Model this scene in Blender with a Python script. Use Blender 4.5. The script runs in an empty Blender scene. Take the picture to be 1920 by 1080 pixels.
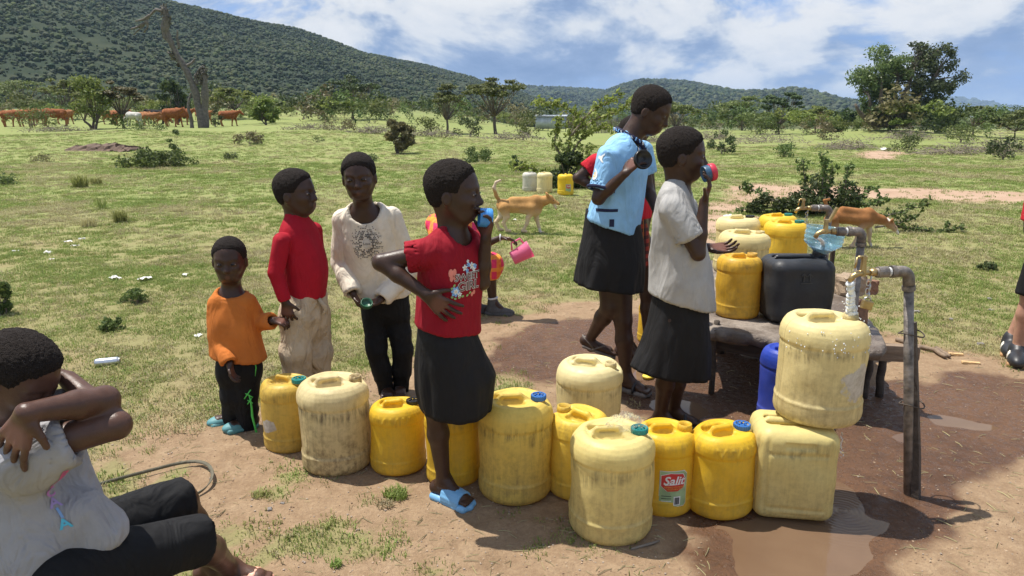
import bpy, bmesh, math, random
import numpy as np
from mathutils import Vector, Matrix
from mathutils.bvhtree import BVHTree

# ------------------------------------------------------------------ camera
SC = bpy.context.scene
COL = SC.collection
FPX, HORIZON, EYE = 1340.0, 215.0, 1.5          # focal length and horizon row for a 1920 px wide frame, eye height
PITCH = math.atan((540 - HORIZON) / FPX)
cam_data = bpy.data.cameras.new('camera')
cam_data.sensor_width = 36.0
cam_data.lens = 36.0 * FPX / 1920.0
cam_data.clip_start = 0.05
cam_data.clip_end = 30000.0
cam = bpy.data.objects.new('camera', cam_data)
COL.objects.link(cam)
cam.location = (0, 0, EYE)
cam.rotation_euler = (math.pi / 2 - PITCH, 0, 0)
SC.camera = cam

# ------------------------------------------------------------------ sun, sky, exposure
SUN_ELEV = math.radians(68)
SHX, SHY = 0.9, -0.43                            # ground direction in which shadows fall
_l = math.hypot(SHX, SHY); SHX /= _l; SHY /= _l
sun_data = bpy.data.lights.new('sun', 'SUN')
sun_data.energy = 5.0
sun_data.angle = math.radians(0.53)
sun_data.color = (1.0, 0.95, 0.87)
sun = bpy.data.objects.new('sun', sun_data)
COL.objects.link(sun)
sun.location = (-20, 10, 40)
_dir = Vector((SHX * math.cos(SUN_ELEV), SHY * math.cos(SUN_ELEV), -math.sin(SUN_ELEV)))
sun.rotation_euler = _dir.to_track_quat('-Z', 'Y').to_euler()

SC.view_settings.view_transform = 'Standard'
SC.view_settings.look = 'None'
SC.view_settings.gamma = 1.0
SC.view_settings.exposure = 0.45
SC.render.engine = 'CYCLES'
SC.cycles.use_denoising = True
SC.cycles.max_bounces = 8
SC.cycles.diffuse_bounces = 3
SC.cycles.glossy_bounces = 3
SC.cycles.transmission_bounces = 6
SC.cycles.transparent_max_bounces = 12
SC.cycles.volume_bounces = 0
SC.cycles.sample_clamp_indirect = 6.0


class NT:
    """small helper round a node tree"""
    def __init__(s, tree):
        s.t = tree; s.n = tree.nodes; s.l = tree.links
    def new(s, typ, **kw):
        n = s.n.new(typ)
        for k, v in kw.items():
            setattr(n, k, v)
        return n
    def set(s, sock, v):
        if v is None:
            return
        if isinstance(v, bpy.types.NodeSocket):
            s.l.new(v, sock)
        elif isinstance(v, (tuple, list)) and sock.type == 'RGBA' and len(v) == 3:
            sock.default_value = (*v, 1)
        else:
            sock.default_value = v
    def math(s, op, a, b=None, c=None, clamp=False):
        n = s.new('ShaderNodeMath', operation=op, use_clamp=clamp)
        s.set(n.inputs[0], a); s.set(n.inputs[1], b); s.set(n.inputs[2], c)
        return n.outputs[0]
    def vmath(s, op, a, b=None):
        n = s.new('ShaderNodeVectorMath', operation=op)
        s.set(n.inputs[0], a); s.set(n.inputs[1], b)
        return n.outputs[0]
    def mix(s, f, a, b, blend='MIX'):
        n = s.new('ShaderNodeMix', data_type='RGBA', blend_type=blend)
        s.set(n.inputs[0], f); s.set(n.inputs[6], a); s.set(n.inputs[7], b)
        return n.outputs[2]
    def noise(s, vec, scale, detail=4, rough=.55, dist=0.0):
        n = s.new('ShaderNodeTexNoise')
        s.set(n.inputs['Vector'], vec)
        n.inputs['Scale'].default_value = scale; n.inputs['Detail'].default_value = detail
        n.inputs['Roughness'].default_value = rough; n.inputs['Distortion'].default_value = dist
        return n.outputs[0]
    def voro(s, vec, scale, feature='F1'):
        n = s.new('ShaderNodeTexVoronoi', feature=feature)
        s.set(n.inputs['Vector'], vec); n.inputs['Scale'].default_value = scale
        return n.outputs[0]
    def ramp(s, f, stops, interp='LINEAR'):
        n = s.new('ShaderNodeValToRGB'); cr = n.color_ramp; cr.interpolation = interp
        while len(cr.elements) < len(stops):
            cr.elements.new(.5)
        for e, (p, c) in zip(cr.elements, stops):
            e.position = p
            e.color = (*c, 1) if isinstance(c, (tuple, list)) else (c, c, c, 1)
        s.set(n.inputs[0], f)
        return n.outputs[0]
    def rng(s, v, a, b, c=0.0, d=1.0, smooth=False):
        n = s.new('ShaderNodeMapRange', interpolation_type='SMOOTHSTEP' if smooth else 'LINEAR')
        s.set(n.inputs[0], v)
        for i, x in enumerate((a, b, c, d)):
            n.inputs[i + 1].default_value = x
        return n.outputs[0]
    def mapping(s, vec, scale=(1, 1, 1), loc=(0, 0, 0), rot=(0, 0, 0)):
        n = s.new('ShaderNodeMapping')
        s.set(n.inputs[0], vec)
        n.inputs['Location'].default_value = loc; n.inputs['Rotation'].default_value = rot; n.inputs['Scale'].default_value = scale
        return n.outputs[0]
    def bump(s, h, strength=.3, dist=.01, normal=None):
        n = s.new('ShaderNodeBump')
        n.inputs['Strength'].default_value = strength; n.inputs['Distance'].default_value = dist
        s.set(n.inputs['Height'], h)
        if normal is not None:
            s.l.new(normal, n.inputs['Normal'])
        return n.outputs[0]


world = bpy.data.worlds.new('World')
SC.world = world
world.use_nodes = True
w = NT(world.node_tree)
w.n.clear()
sky = w.new('ShaderNodeTexSky', sky_type='NISHITA')
sky.sun_disc = False
sky.sun_elevation = SUN_ELEV
sky.sun_rotation = math.atan2(-SHX, -SHY)        # measured from +Y towards +X
sky.air_density = 1.0
sky.dust_density = 1.5
sky.ozone_density = 1.5
tc = w.new('ShaderNodeTexCoord')
sep = w.new('ShaderNodeSeparateXYZ'); w.l.new(tc.outputs['Generated'], sep.inputs[0])
CLOUD_OFF = (44.1, 2.6, 3.9)
gen = tc.outputs['Generated']
m1 = w.mapping(gen, (2.2, 2.2, 4.4), CLOUD_OFF)
m2 = w.mapping(gen, (2.2, 2.2, 4.4), (CLOUD_OFF[0] - .05, CLOUD_OFF[1], CLOUD_OFF[2] + .13))
n1 = w.noise(m1, 1.75, 13, .60, .3)
n2 = w.noise(m2, 1.75, 12, .50, .3)
big = w.noise(w.mapping(gen, (1.5, 1.5, 5.5), (7.3, 2.2, 1.3)), 1.3, 2, .5)
cover = w.math('ADD', n1, w.math('MULTIPLY', w.math('SUBTRACT', big, .5), .5))
mask = w.rng(cover, .34, .48, 0, 1, True)
lightd = w.rng(w.math('SUBTRACT', n1, n2), -.19, .17, 0, 1, False)
wisp = w.rng(w.noise(w.mapping(gen, (1.6, 1.6, 14.0), (1.7, 5.2, .4)), 2.2, 8, .62, .5), .46, .76, 0, .55, True)
cloud_col = w.ramp(lightd, [(0.1, (.17, .28, .52)), (.36, (.30, .42, .66)), (.50, (.56, .65, .80)), (.62, (.84, .875, .92)), (.8, (.96, .97, .98))])
bg_sky = w.new('ShaderNodeBackground')
tint = w.mix(.6, sky.outputs[0], (1.3, 3.4, 8.6))
w.set(bg_sky.inputs[0], tint)
bg_sky.inputs[1].default_value = 0.085
bg_cloud = w.new('ShaderNodeBackground')
w.set(bg_cloud.inputs[0], cloud_col)
bg_cloud.inputs[1].default_value = 0.68
bg_wisp = w.new('ShaderNodeBackground')
w.set(bg_wisp.inputs[0], (.60, .70, .86)); bg_wisp.inputs[1].default_value = 0.70
ms0 = w.new('ShaderNodeMixShader')
w.l.new(wisp, ms0.inputs[0]); w.l.new(bg_sky.outputs[0], ms0.inputs[1]); w.l.new(bg_wisp.outputs[0], ms0.inputs[2])
ms = w.new('ShaderNodeMixShader')
w.l.new(mask, ms.inputs[0]); w.l.new(ms0.outputs[0], ms.inputs[1]); w.l.new(bg_cloud.outputs[0], ms.inputs[2])
wo = w.new('ShaderNodeOutputWorld')
w.l.new(ms.outputs[0], wo.inputs[0])

# ------------------------------------------------------------------ geometry helpers
RNG = np.random.default_rng(7)
random.seed(7)
CP, SP = math.cos(PITCH), math.sin(PITCH)


def _ray(px, py):
    u = (px - 960) / FPX; v = (540 - py) / FPX
    return u, CP + v * SP, -SP + v * CP


def at_ground(px, py, z=0.0):
    """the point of a level plane seen at that place of the photograph"""
    a, b, c = _ray(px, py); t = (z - EYE) / c
    return Vector((a * t, b * t, z))


def at_depth(px, py, Y):
    a, b, c = _ray(px, py); t = Y / b
    return Vector((a * t, Y, EYE + c * t))


def link(name, me, parent=None, mat=None, smooth=True):
    o = bpy.data.objects.new(name, me)
    COL.objects.link(o)
    if mat is not None and not me.materials:
        me.materials.append(mat)
    if parent is not None:
        o.parent = parent
    return o


def tag(o, label=None, cat=None, group=None, kind=None):
    if label: o['label'] = label
    if cat: o['category'] = cat
    if group: o['group'] = group
    if kind: o['kind'] = kind
    return o


def thing(name, loc, label, cat, group=None, rz=0.0):
    o = bpy.data.objects.new(name, None)
    o.empty_display_size = .1
    COL.objects.link(o)
    o.location = loc
    o.rotation_euler = (0, 0, rz)
    return tag(o, label, cat, group)


def copy_tree(o, parent=None):
    c = o.copy()
    COL.objects.link(c)
    c.parent = parent
    for ch in list(o.children):
        copy_tree(ch, c)
    return c


def np_mesh(name, V, F, smooth=True):
    """V (n,3); F (m,3|4) int array or list of arrays/tuples"""
    me = bpy.data.meshes.new(name)
    V = np.asarray(V, dtype=np.float32)
    if isinstance(F, np.ndarray):
        k = F.shape[1]; m = F.shape[0]
        me.vertices.add(len(V)); me.vertices.foreach_set('co', V.ravel())
        me.loops.add(m * k); me.loops.foreach_set('vertex_index', F.astype(np.int32).ravel())
        me.polygons.add(m)
        me.polygons.foreach_set('loop_start', np.arange(0, m * k, k, dtype=np.int32))
        me.update(calc_edges=True)
    else:
        me.from_pydata(V.tolist(), [], [tuple(int(i) for i in f) for f in F])
        me.update()
    if smooth and len(me.polygons):
        me.polygons.foreach_set('use_smooth', np.ones(len(me.polygons), dtype=bool))
    return me


class MB:
    """collects simple pieces into one mesh"""
    def __init__(s):
        s.V = []; s.F = []
    def add(s, V, F):
        b = len(s.V)
        s.V += [tuple(v) for v in V]
        s.F += [tuple(i + b for i in f) for f in F]
        return s
    def box(s, c, size, rz=0.0, rx=0.0, ry=0.0, taper=1.0):
        R = Matrix.Rotation(rz, 3, 'Z') @ Matrix.Rotation(ry, 3, 'Y') @ Matrix.Rotation(rx, 3, 'X')
        hx, hy, hz = (k / 2 for k in size)
        V = []
        for z in (-1, 1):
            t = taper if z > 0 else 1
            for x, y in ((-1, -1), (1, -1), (1, 1), (-1, 1)):
                V.append(Vector(c) + R @ Vector((x * hx * t, y * hy * t, z * hz)))
        return s.add(V, [(3, 2, 1, 0), (4, 5, 6, 7), (0, 1, 5, 4), (1, 2, 6, 5), (2, 3, 7, 6), (3, 0, 4, 7)])
    def tube(s, pts, radii, n=8, caps=True, squash=None):
        pts = [Vector(p) for p in pts]
        if not isinstance(radii, (list, tuple, np.ndarray)):
            radii = [radii] * len(pts)
        V = []; F = []
        ref = None
        for i, p in enumerate(pts):
            a = pts[max(i - 1, 0)]; b = pts[min(i + 1, len(pts) - 1)]
            t = (b - a)
            t = t.normalized() if t.length > 1e-9 else Vector((0, 0, 1))
            if ref is None:
                ref = Vector((0, 0, 1)) if abs(t.z) < .9 else Vector((1, 0, 0))
                ref = (ref - t * ref.dot(t)).normalized()
            else:
                ref = (ref - t * ref.dot(t))
                ref = ref.normalized() if ref.length > 1e-6 else t.orthogonal().normalized()
            q = t.cross(ref)
            for k in range(n):
                an = 2 * math.pi * k / n
                r = radii[i]
                V.append(p + ref * math.cos(an) * r + q * math.sin(an) * r * (squash or 1))
        for i in range(len(pts) - 1):
            for k in range(n):
                k2 = (k + 1) % n
                F.append((i * n + k, i * n + k2, (i + 1) * n + k2, (i + 1) * n + k))
        if caps:
            F.append(tuple(range(n - 1, -1, -1)))
            F.append(tuple((len(pts) - 1) * n + k for k in range(n)))
        return s.add(V, F)
    def lathe(s, prof, n=24, c=(0, 0, 0), M=None, closed=False):
        V = []; F = []
        for r, z in prof:
            for k in range(n):
                an = 2 * math.pi * k / n
                v = Vector((r * math.cos(an), r * math.sin(an), z))
                if M is not None:
                    v = M @ v
                V.append(v + Vector(c))
        m = len(prof)
        for i in range(m - 1 + (1 if closed else 0)):
            j = (i + 1) % m
            for k in range(n):
                k2 = (k + 1) % n
                F.append((i * n + k, i * n + k2, j * n + k2, j * n + k))
        if not closed:
            F.append(tuple(range(n - 1, -1, -1)))
            F.append(tuple((m - 1) * n + k for k in range(n)))
        return s.add(V, F)
    def build(s, name, mat=None, parent=None, smooth=False, loc=None):
        me = np_mesh(name, s.V, s.F, smooth)
        o = link(name, me, parent, mat)
        if loc is not None:
            o.location = loc
        return o


def soften(o, width=.004, seg=2, angle=35):
    m = o.modifiers.new('b', 'BEVEL'); m.width = width; m.segments = seg; m.limit_method = 'ANGLE'; m.angle_limit = math.radians(angle)
    return o


# numpy value noise
def _hash(ix, iy, iz, seed):
    h = (ix.astype(np.int64) * 374761393 + iy.astype(np.int64) * 668265263 + iz.astype(np.int64) * 2147483647 + seed * 974634777) & 0xFFFFFFFF
    h = ((h ^ (h >> 13)) * 1274126177) & 0xFFFFFFFF
    h = (h ^ (h >> 16)) & 0xFFFFFF
    return h.astype(np.float64) / float(0xFFFFFF)


def vnoise(x, y, z=None, seed=0):
    x = np.asarray(x, dtype=np.float64); y = np.asarray(y, dtype=np.float64)
    ix = np.floor(x); iy = np.floor(y); fx = x - ix; fy = y - iy
    fx = fx * fx * (3 - 2 * fx); fy = fy * fy * (3 - 2 * fy)
    if z is None:
        zz = np.zeros_like(ix)
        a = _hash(ix, iy, zz, seed); b = _hash(ix + 1, iy, zz, seed); c = _hash(ix, iy + 1, zz, seed); d = _hash(ix + 1, iy + 1, zz, seed)
        return (a * (1 - fx) + b * fx) * (1 - fy) + (c * (1 - fx) + d * fx) * fy
    z = np.asarray(z, dtype=np.float64); iz = np.floor(z); fz = z - iz; fz = fz * fz * (3 - 2 * fz)
    r = 0
    for dz in (0, 1):
        a = _hash(ix, iy, iz + dz, seed); b = _hash(ix + 1, iy, iz + dz, seed); c = _hash(ix, iy + 1, iz + dz, seed); d = _hash(ix + 1, iy + 1, iz + dz, seed)
        v = (a * (1 - fx) + b * fx) * (1 - fy) + (c * (1 - fx) + d * fx) * fy
        r = r + v * (fz if dz else 1 - fz)
    return r


def fbm(x, y, z=None, seed=0, octv=4, gain=.5):
    t = 0; a = 1; s = 0
    for k in range(octv):
        t = t + a * vnoise(x * 2 ** k, y * 2 ** k, None if z is None else z * 2 ** k, seed + k * 17)
        s += a; a *= gain
    return t / s


def sstep(a, b, x):
    t = np.clip((np.asarray(x, dtype=np.float64) - a) / (b - a), 0, 1)
    return t * t * (3 - 2 * t)


def poly_sd(x, y, poly):
    """signed distance to a polygon, negative inside"""
    P = np.asarray(poly, dtype=np.float64)
    d = np.full(x.shape, 1e18); inside = np.zeros(x.shape, dtype=bool)
    n = len(P)
    for i in range(n):
        ax, ay = P[i]; bx, by = P[(i + 1) % n]
        ex, ey = bx - ax, by - ay
        t = np.clip(((x - ax) * ex + (y - ay) * ey) / (ex * ex + ey * ey + 1e-12), 0, 1)
        d = np.minimum(d, (x - ax - t * ex) ** 2 + (y - ay - t * ey) ** 2)
        c = (ay > y) != (by > y)
        with np.errstate(divide='ignore', invalid='ignore'):
            xi = ax + (y - ay) * ex / (ey if ey != 0 else 1e-12)
        inside ^= c & (x < xi)
    d = np.sqrt(d)
    return np.where(inside, -d, d)


# ------------------------------------------------------------------ materials
def newmat(name):
    m = bpy.data.materials.new(name)
    m.use_nodes = True
    t = NT(m.node_tree)
    b = t.n['Principled BSDF']
    return m, t, b


def simple(name, col, rough=.6, metal=0.0, spec=.5, var=.15, scale=20.0, bump=0.0, bscale=60.0, trans=0.0, sheen=0.0, alpha=None, coat=0.0):
    """plain surface with a little uneven colour and fine relief"""
    m, t, b = newmat(name)
    tcn = t.new('ShaderNodeTexCoord').outputs['Object']
    n = t.noise(tcn, scale, 5, .6)
    lo = tuple(c * (1 - var) for c in col); hi = tuple(min(1, c * (1 + var)) for c in col)
    t.set(b.inputs['Base Color'], t.ramp(n, [(.3, lo), (.7, hi)]))
    b.inputs['Roughness'].default_value = rough
    b.inputs['Metallic'].default_value = metal
    b.inputs['Specular IOR Level'].default_value = spec
    if trans: b.inputs['Transmission Weight'].default_value = trans
    if sheen: b.inputs['Sheen Weight'].default_value = sheen
    if coat: b.inputs['Coat Weight'].default_value = coat
    if alpha is not None: b.inputs['Alpha'].default_value = alpha
    if bump:
        t.set(b.inputs['Normal'], t.bump(t.noise(tcn, bscale, 4, .6), bump, .01))
    return m


def leafmat(name, cols, trans=.3, rough=.55):
    m, t, b = newmat(name)
    g = t.new('ShaderNodeNewGeometry')
    k = len(cols)
    col = t.ramp(g.outputs['Random Per Island'], [(i / max(1, k - 1), c) for i, c in enumerate(cols)])
    oi = t.new('ShaderNodeObjectInfo')
    hsv = t.new('ShaderNodeHueSaturation')
    t.set(hsv.inputs['Color'], col)
    t.set(hsv.inputs['Value'], t.rng(oi.outputs['Random'], 0, 1, .78, 1.22))
    t.set(hsv.inputs['Hue'], t.rng(oi.outputs['Random'], 0, 1, .485, .512))
    t.set(b.inputs['Base Color'], hsv.outputs[0])
    b.inputs['Roughness'].default_value = rough
    b.inputs['Specular IOR Level'].default_value = .25
    tr = t.new('ShaderNodeBsdfTranslucent'); t.set(tr.inputs[0], hsv.outputs[0])
    mx = t.new('ShaderNodeMixShader'); mx.inputs[0].default_value = trans
    t.l.new(b.outputs[0], mx.inputs[1]); t.l.new(tr.outputs[0], mx.inputs[2])
    t.l.new(mx.outputs[0], t.n['Material Output'].inputs[0])
    return m
# ------------------------------------------------------------------ ground: one sheet out to the hills
def gpoly(pts):
    return [tuple(at_ground(x, y)[:2]) for x, y in pts]


SOIL = gpoly([(60, 1180), (330, 900), (430, 800), (560, 720), (760, 650), (900, 590), (1010, 560), (1120, 575), (1230, 560), (1400, 560), (1580, 560), (1640, 610), (1760, 625), (1830, 660), (2100, 720), (2500, 900), (2500, 1500), (700, 1900), (-200, 1500)])
WET = gpoly([(905, 700), (960, 655), (990, 618), (1090, 600), (1180, 590), (1260, 640), (1420, 660), (1640, 700), (1800, 690), (2000, 730), (2050, 850), (1905, 905), (1860, 960), (1840, 1010), (1700, 1055), (1640, 1120), (1330, 1140), (1250, 1050), (1235, 990), (1240, 900), (1250, 800), (1150, 720), (1000, 710)])
PUDDLES = [gpoly([(1255, 1000), (1310, 975), (1400, 958), (1500, 900), (1570, 885), (1632, 915), (1640, 960), (1690, 980), (1650, 1040), (1600, 1100), (1400, 1120), (1345, 1060), (1350, 1000)]),
           gpoly([(1640, 808), (1690, 800), (1740, 815), (1725, 838), (1668, 842)]),
           gpoly([(1215, 745), (1270, 735), (1330, 752), (1350, 778), (1300, 800), (1230, 790)]),
           gpoly([(1095, 670), (1150, 665), (1230, 690), (1220, 715), (1140, 702)]),
           gpoly([(1700, 770), (1760, 765), (1900, 800), (1850, 815), (1740, 800)])]
PATHS = [gpoly([(1380, 345), (1500, 350), (1700, 352), (1930, 362), (2300, 372), (2300, 392), (1930, 384), (1700, 376), (1560, 378), (1400, 385)]),
         gpoly([(1330, 385), (1400, 372), (1420, 400), (1365, 440), (1300, 470), (1280, 440)]),
         gpoly([(1600, 285), (1690, 283), (1700, 296), (1620, 300)])]
WATER_Z = -0.007


def masks(x, y):
    x = np.asarray(x, dtype=np.float64); y = np.asarray(y, dtype=np.float64)
    j = (fbm(x * 1.7, y * 1.7, seed=3, octv=4) - .5)
    j2 = (fbm(x * .45, y * .45, seed=5, octv=3) - .5)
    sd = poly_sd(x, y, SOIL) + j * 1.0 + j2 * .9
    soil = 1 - sstep(-.35, .55, sd)
    patch = fbm(x * 2.6, y * 2.6, seed=21, octv=4)
    patch2 = fbm(x * .33, y * .33, seed=31, octv=3)
    grass = 1 - soil
    # ragged bare spots in the grass, tufts on the soil
    grass = grass * (.5 + .5 * sstep(.36, .56, patch * .62 + patch2 * .40))
    leftish = sstep(.9, -.5, x) * sstep(.5, -.6, poly_sd(x, y, SOIL) * -1 - 1.7)
    tuft = soil * sstep(.50, .66, patch) * .85 * leftish
    grass = np.clip(grass + tuft, 0, 1)
    wet = 1 - sstep(-.28, .22, poly_sd(x, y, WET) + j * .55 + (fbm(x * 7, y * 7, seed=9, octv=3) - .5) * .22)
    path = np.zeros_like(x)
    for p in PATHS:
        path = np.maximum(path, 1 - sstep(-.45, .5, poly_sd(x, y, p) + j * 1.6))
    grass = grass * (1 - path * .92) * (1 - wet)
    pud = np.full(x.shape, 9.0)
    for p in PUDDLES:
        pud = np.minimum(pud, poly_sd(x, y, p) + j * .16)
    return grass, wet, path, pud


def ground_h(x, y, micro=True):
    x = np.asarray(x, dtype=np.float64); y = np.asarray(y, dtype=np.float64)
    h = .85 * sstep(17, 45, y) * sstep(5, -12, x)
    h = h + np.clip(y - 45, 0, 120) * .018 * sstep(8, -25, x)
    h = h + .55 * np.exp(-(((x - 24.5) / 6) ** 2 + ((y - 47) / 4) ** 2))          # mound under the big tree
    h = h + (fbm(x * .11, y * .11, seed=41, octv=3) - .5) * .5 * sstep(12, 40, y)
    h = h - 2.5 * sstep(60, 200, y) * sstep(-25, 20, x)
    if micro:
        amp = .012 * sstep(40, 6, y) + .012
        h = h + (fbm(x * 5.5, y * 5.5, seed=51, octv=4) - .5) * amp * 1.6 + (fbm(x * 1.1, y * 1.1, seed=61, octv=2) - .5) * .02 * sstep(5, 9, y)
    return h


def gz(x, y):
    return float(ground_h(np.array([x]), np.array([y]), False)[0])


def build_ground():
    def axis(lo, hi, step, far, grow):
        a = list(np.arange(lo, hi, step)); s = step; b = a[-1]
        while b < far:
            s *= grow; b += s; a.append(b)
        return a
    xp = axis(0, 4.2, .034, 7000, 1.085)
    xs = np.array([-v for v in xp[:0:-1]] + xp)
    yp = axis(1.2, 6.6, .034, 7000, 1.062)
    yn = [1.2 - d for d in (.3, .9, 2.2, 5, 10, 25, 80, 400)]
    ys = np.array(yn[::-1] + yp)
    X, Y = np.meshgrid(xs, ys)
    x = X.ravel(); y = Y.ravel()
    g, wet, path, pud = masks(x, y)
    z = ground_h(x, y)
    lift = np.exp(-((x - 1.0) ** 2 + (y - 3.2) ** 2) / 14)
    z = np.where(y < 8, z * (1 - .35 * wet), z)
    z = z + .012 * lift * 0
    # the pools lie in shallow hollows, the soil round them stays above the water
    hollow = 1 - sstep(-.14, .03, pud)
    z = np.where(pud < .6, np.maximum(z, WATER_Z + .0035) * (1 - hollow) + hollow * (WATER_Z - .02), z)
    z = np.where((pud >= .6) & (y < 5.5) & (x > -1.5) & (x < 4.5), np.maximum(z, WATER_Z + .003), z)
    # eroded bank at the left
    bank = poly_sd(x, y, gpoly([(125, 276), (180, 268), (245, 272), (240, 290), (140, 290)]))
    path = np.maximum(path, .8 * (1 - sstep(-.3, .3, bank + (fbm(x * 2, y * 2, seed=77) - .5) * 1.2)))
    nx, ny = len(xs), len(ys)
    i = np.arange(nx * ny).reshape(ny, nx)
    F = np.stack([i[:-1, :-1], i[:-1, 1:], i[1:, 1:], i[1:, :-1]], -1).reshape(-1, 4)
    me = np_mesh('ground', np.stack([x, y, z], -1), F)
    at = me.color_attributes.new('cover', 'FLOAT_COLOR', 'POINT')
    at.data.foreach_set('color', np.stack([g, wet, path, np.ones_like(g)], -1).astype(np.float32).ravel())
    o = link('ground', me)
    tag(o, kind='structure')
    m, t, b = newmat('ground')
    a = t.new('ShaderNodeVertexColor', layer_name='cover')
    sp = t.new('ShaderNodeSeparateColor'); t.l.new(a.outputs[0], sp.inputs[0])
    gr, wt, pa = sp.outputs
    co = t.new('ShaderNodeTexCoord').outputs['Object']
    nA = t.noise(co, 1.3, 6, .6); nB = t.noise(co, 9, 6, .65); nC = t.noise(co, 60, 5, .7); nD = t.noise(co, .06, 4, .55)
    soil = t.ramp(nB, [(.25, (.225, .148, .085)), (.5, (.33, .228, .138)), (.78, (.42, .305, .192))])
    soil = t.mix(t.rng(nC, .35, .72, 0, .55), soil, (.17, .105, .065))
    soil = t.mix(t.rng(t.voro(co, 55), .0, .16, .55, 0), soil, (.42, .33, .24))
    pathc = t.ramp(nA, [(.3, (.36, .235, .16)), (.7, (.46, .33, .235))])
    soil = t.mix(pa, soil, pathc)
    # thatch under the blades: straw, olive and green
    th = t.ramp(t.math('ADD', t.math('MULTIPLY', nA, .5), t.math('MULTIPLY', nB, .5)), [(.28, (.27, .222, .115)), (.40, (.27, .265, .108)), (.52, (.225, .265, .085)), (.68, (.175, .235, .066))])
    th = t.mix(t.rng(nC, .40, .72, 0, .35), th, (.14, .125, .055))
    farg = t.ramp(t.math('ADD', t.math('MULTIPLY', nD, .5), t.math('MULTIPLY', nB, .5)), [(.35, (.255, .255, .098)), (.5, (.215, .25, .08)), (.65, (.165, .215, .064))])
    cd = t.new('ShaderNodeSeparateXYZ'); t.l.new(co, cd.inputs[0])
    farf = t.rng(cd.outputs[1], 9, 60, 0, .75, True)
    th = t.mix(t.rng(cd.outputs[1], 3.5, 15, .62, 0), th, t.mix(.5, soil, (.26, .22, .11)))
    grassc = t.mix(farf, th, farg)
    grassc = t.mix(t.rng(cd.outputs[1], 60, 240, 0, .8, True), grassc, (.10, .115, .05))
    gf = t.rng(t.math('ADD', gr, t.math('MULTIPLY', t.math('SUBTRACT', nC, .5), .55)), .22, .62, 0, 1, True)
    col = t.mix(gf, soil, grassc)
    wf = t.rng(t.math('ADD', wt, t.math('MULTIPLY', t.math('SUBTRACT', nB, .5), .5)), .30, .62, 0, 1, True)
    wetc = t.ramp(nB, [(.25, (.066, .030, .014)), (.5, (.118, .055, .026)), (.75, (.185, .092, .045))])
    wetc = t.mix(t.rng(nA, .38, .62, 0, .55), wetc, (.20, .104, .052))
    wetc = t.mix(t.rng(nC, .35, .75, .5, 0), wetc, (.045, .027, .018))
    col = t.mix(wf, col, wetc)
    t.set(b.inputs['Base Color'], col)
    wr = t.rng(t.noise(co, 30, 4, .6), .42, .58, .24, .75)
    rmix = t.math('ADD', t.math('MULTIPLY', wf, wr), t.math('MULTIPLY', t.math('SUBTRACT', 1.0, wf), .95))
    t.set(b.inputs['Roughness'], rmix)
    t.set(b.inputs['Specular IOR Level'], t.rng(wf, 0, 1, .2, .30))
    hgt = t.math('ADD', t.math('MULTIPLY', nC, .6), t.math('ADD', t.math('MULTIPLY', nB, 1.0), t.math('MULTIPLY', t.noise(co, 260, 3, .7), .25)))
    t.set(b.inputs['Normal'], t.bump(hgt, .75, .022))
    me.materials.append(m)
    return o


ground = build_ground()

# muddy pools
def water_mat():
    m, t, b = newmat('muddy_water')
    co = t.new('ShaderNodeTexCoord').outputs['Object']
    n = t.noise(co, 2.2, 4, .5)
    t.set(b.inputs['Base Color'], t.ramp(n, [(.3, (.115, .068, .040)), (.7, (.165, .105, .064))]))
    b.inputs['Roughness'].default_value = .04
    b.inputs['IOR'].default_value = 1.33
    # ripples spreading from where the overflow drips in
    drip = at_ground(1580, 955)
    sepv = t.vmath('SUBTRACT', co, tuple(drip))
    wv = t.new('ShaderNodeTexWave', wave_type='RINGS', rings_direction='Z')
    t.set(wv.inputs['Vector'], sepv)
    wv.inputs['Scale'].default_value = 16; wv.inputs['Distortion'].default_value = 3.5; wv.inputs['Detail'].default_value = 2
    dl = t.new('ShaderNodeVectorMath', operation='LENGTH'); t.set(dl.inputs[0], sepv)
    fall = t.rng(dl.outputs['Value'], .02, .34, 1, 0, True)
    h = t.math('ADD', t.math('MULTIPLY', wv.outputs[1], fall), t.math('MULTIPLY', t.noise(co, 14, 2, .5), .12))
    t.set(b.inputs['Normal'], t.bump(h, .12, .004))
    return m


WM = water_mat()
for k, p in enumerate(PUDDLES):
    P = np.array(p); c = P.mean(0)
    Q = c + (P - c) * 1.16
    n = len(Q)
    o = link('puddle_water', np_mesh('puddle_water', [(*q, WATER_Z) for q in Q] + [(c[0], c[1], WATER_Z)], [(i, (i + 1) % n, n) for i in range(n)], False), None, WM)
    tag(o, kind='structure')

# ------------------------------------------------------------------ hills
def crest(pts, dists):
    out = []
    for (px, py), D in zip(pts, dists):
        a, b, c = _ray(px, py)
        out.append((math.atan2(a, b), math.atan2(c, math.hypot(a, b)), D))
    return np.array(out)


def hill_mat(name, c0, c1, c2, sc):
    m, t, b = newmat(name)
    co = t.new('ShaderNodeTexCoord').outputs['Object']
    n = t.noise(co, sc, 6, .62); n2 = t.noise(co, sc * 9, 4, .6)
    t.set(b.inputs['Base Color'], t.mix(t.rng(n2, .35, .65), t.ramp(n, [(.35, c0), (.6, c1)]), c2))
    b.inputs['Roughness'].default_value = .95
    b.inputs['Specular IOR Level'].default_value = .1
    return m


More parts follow.
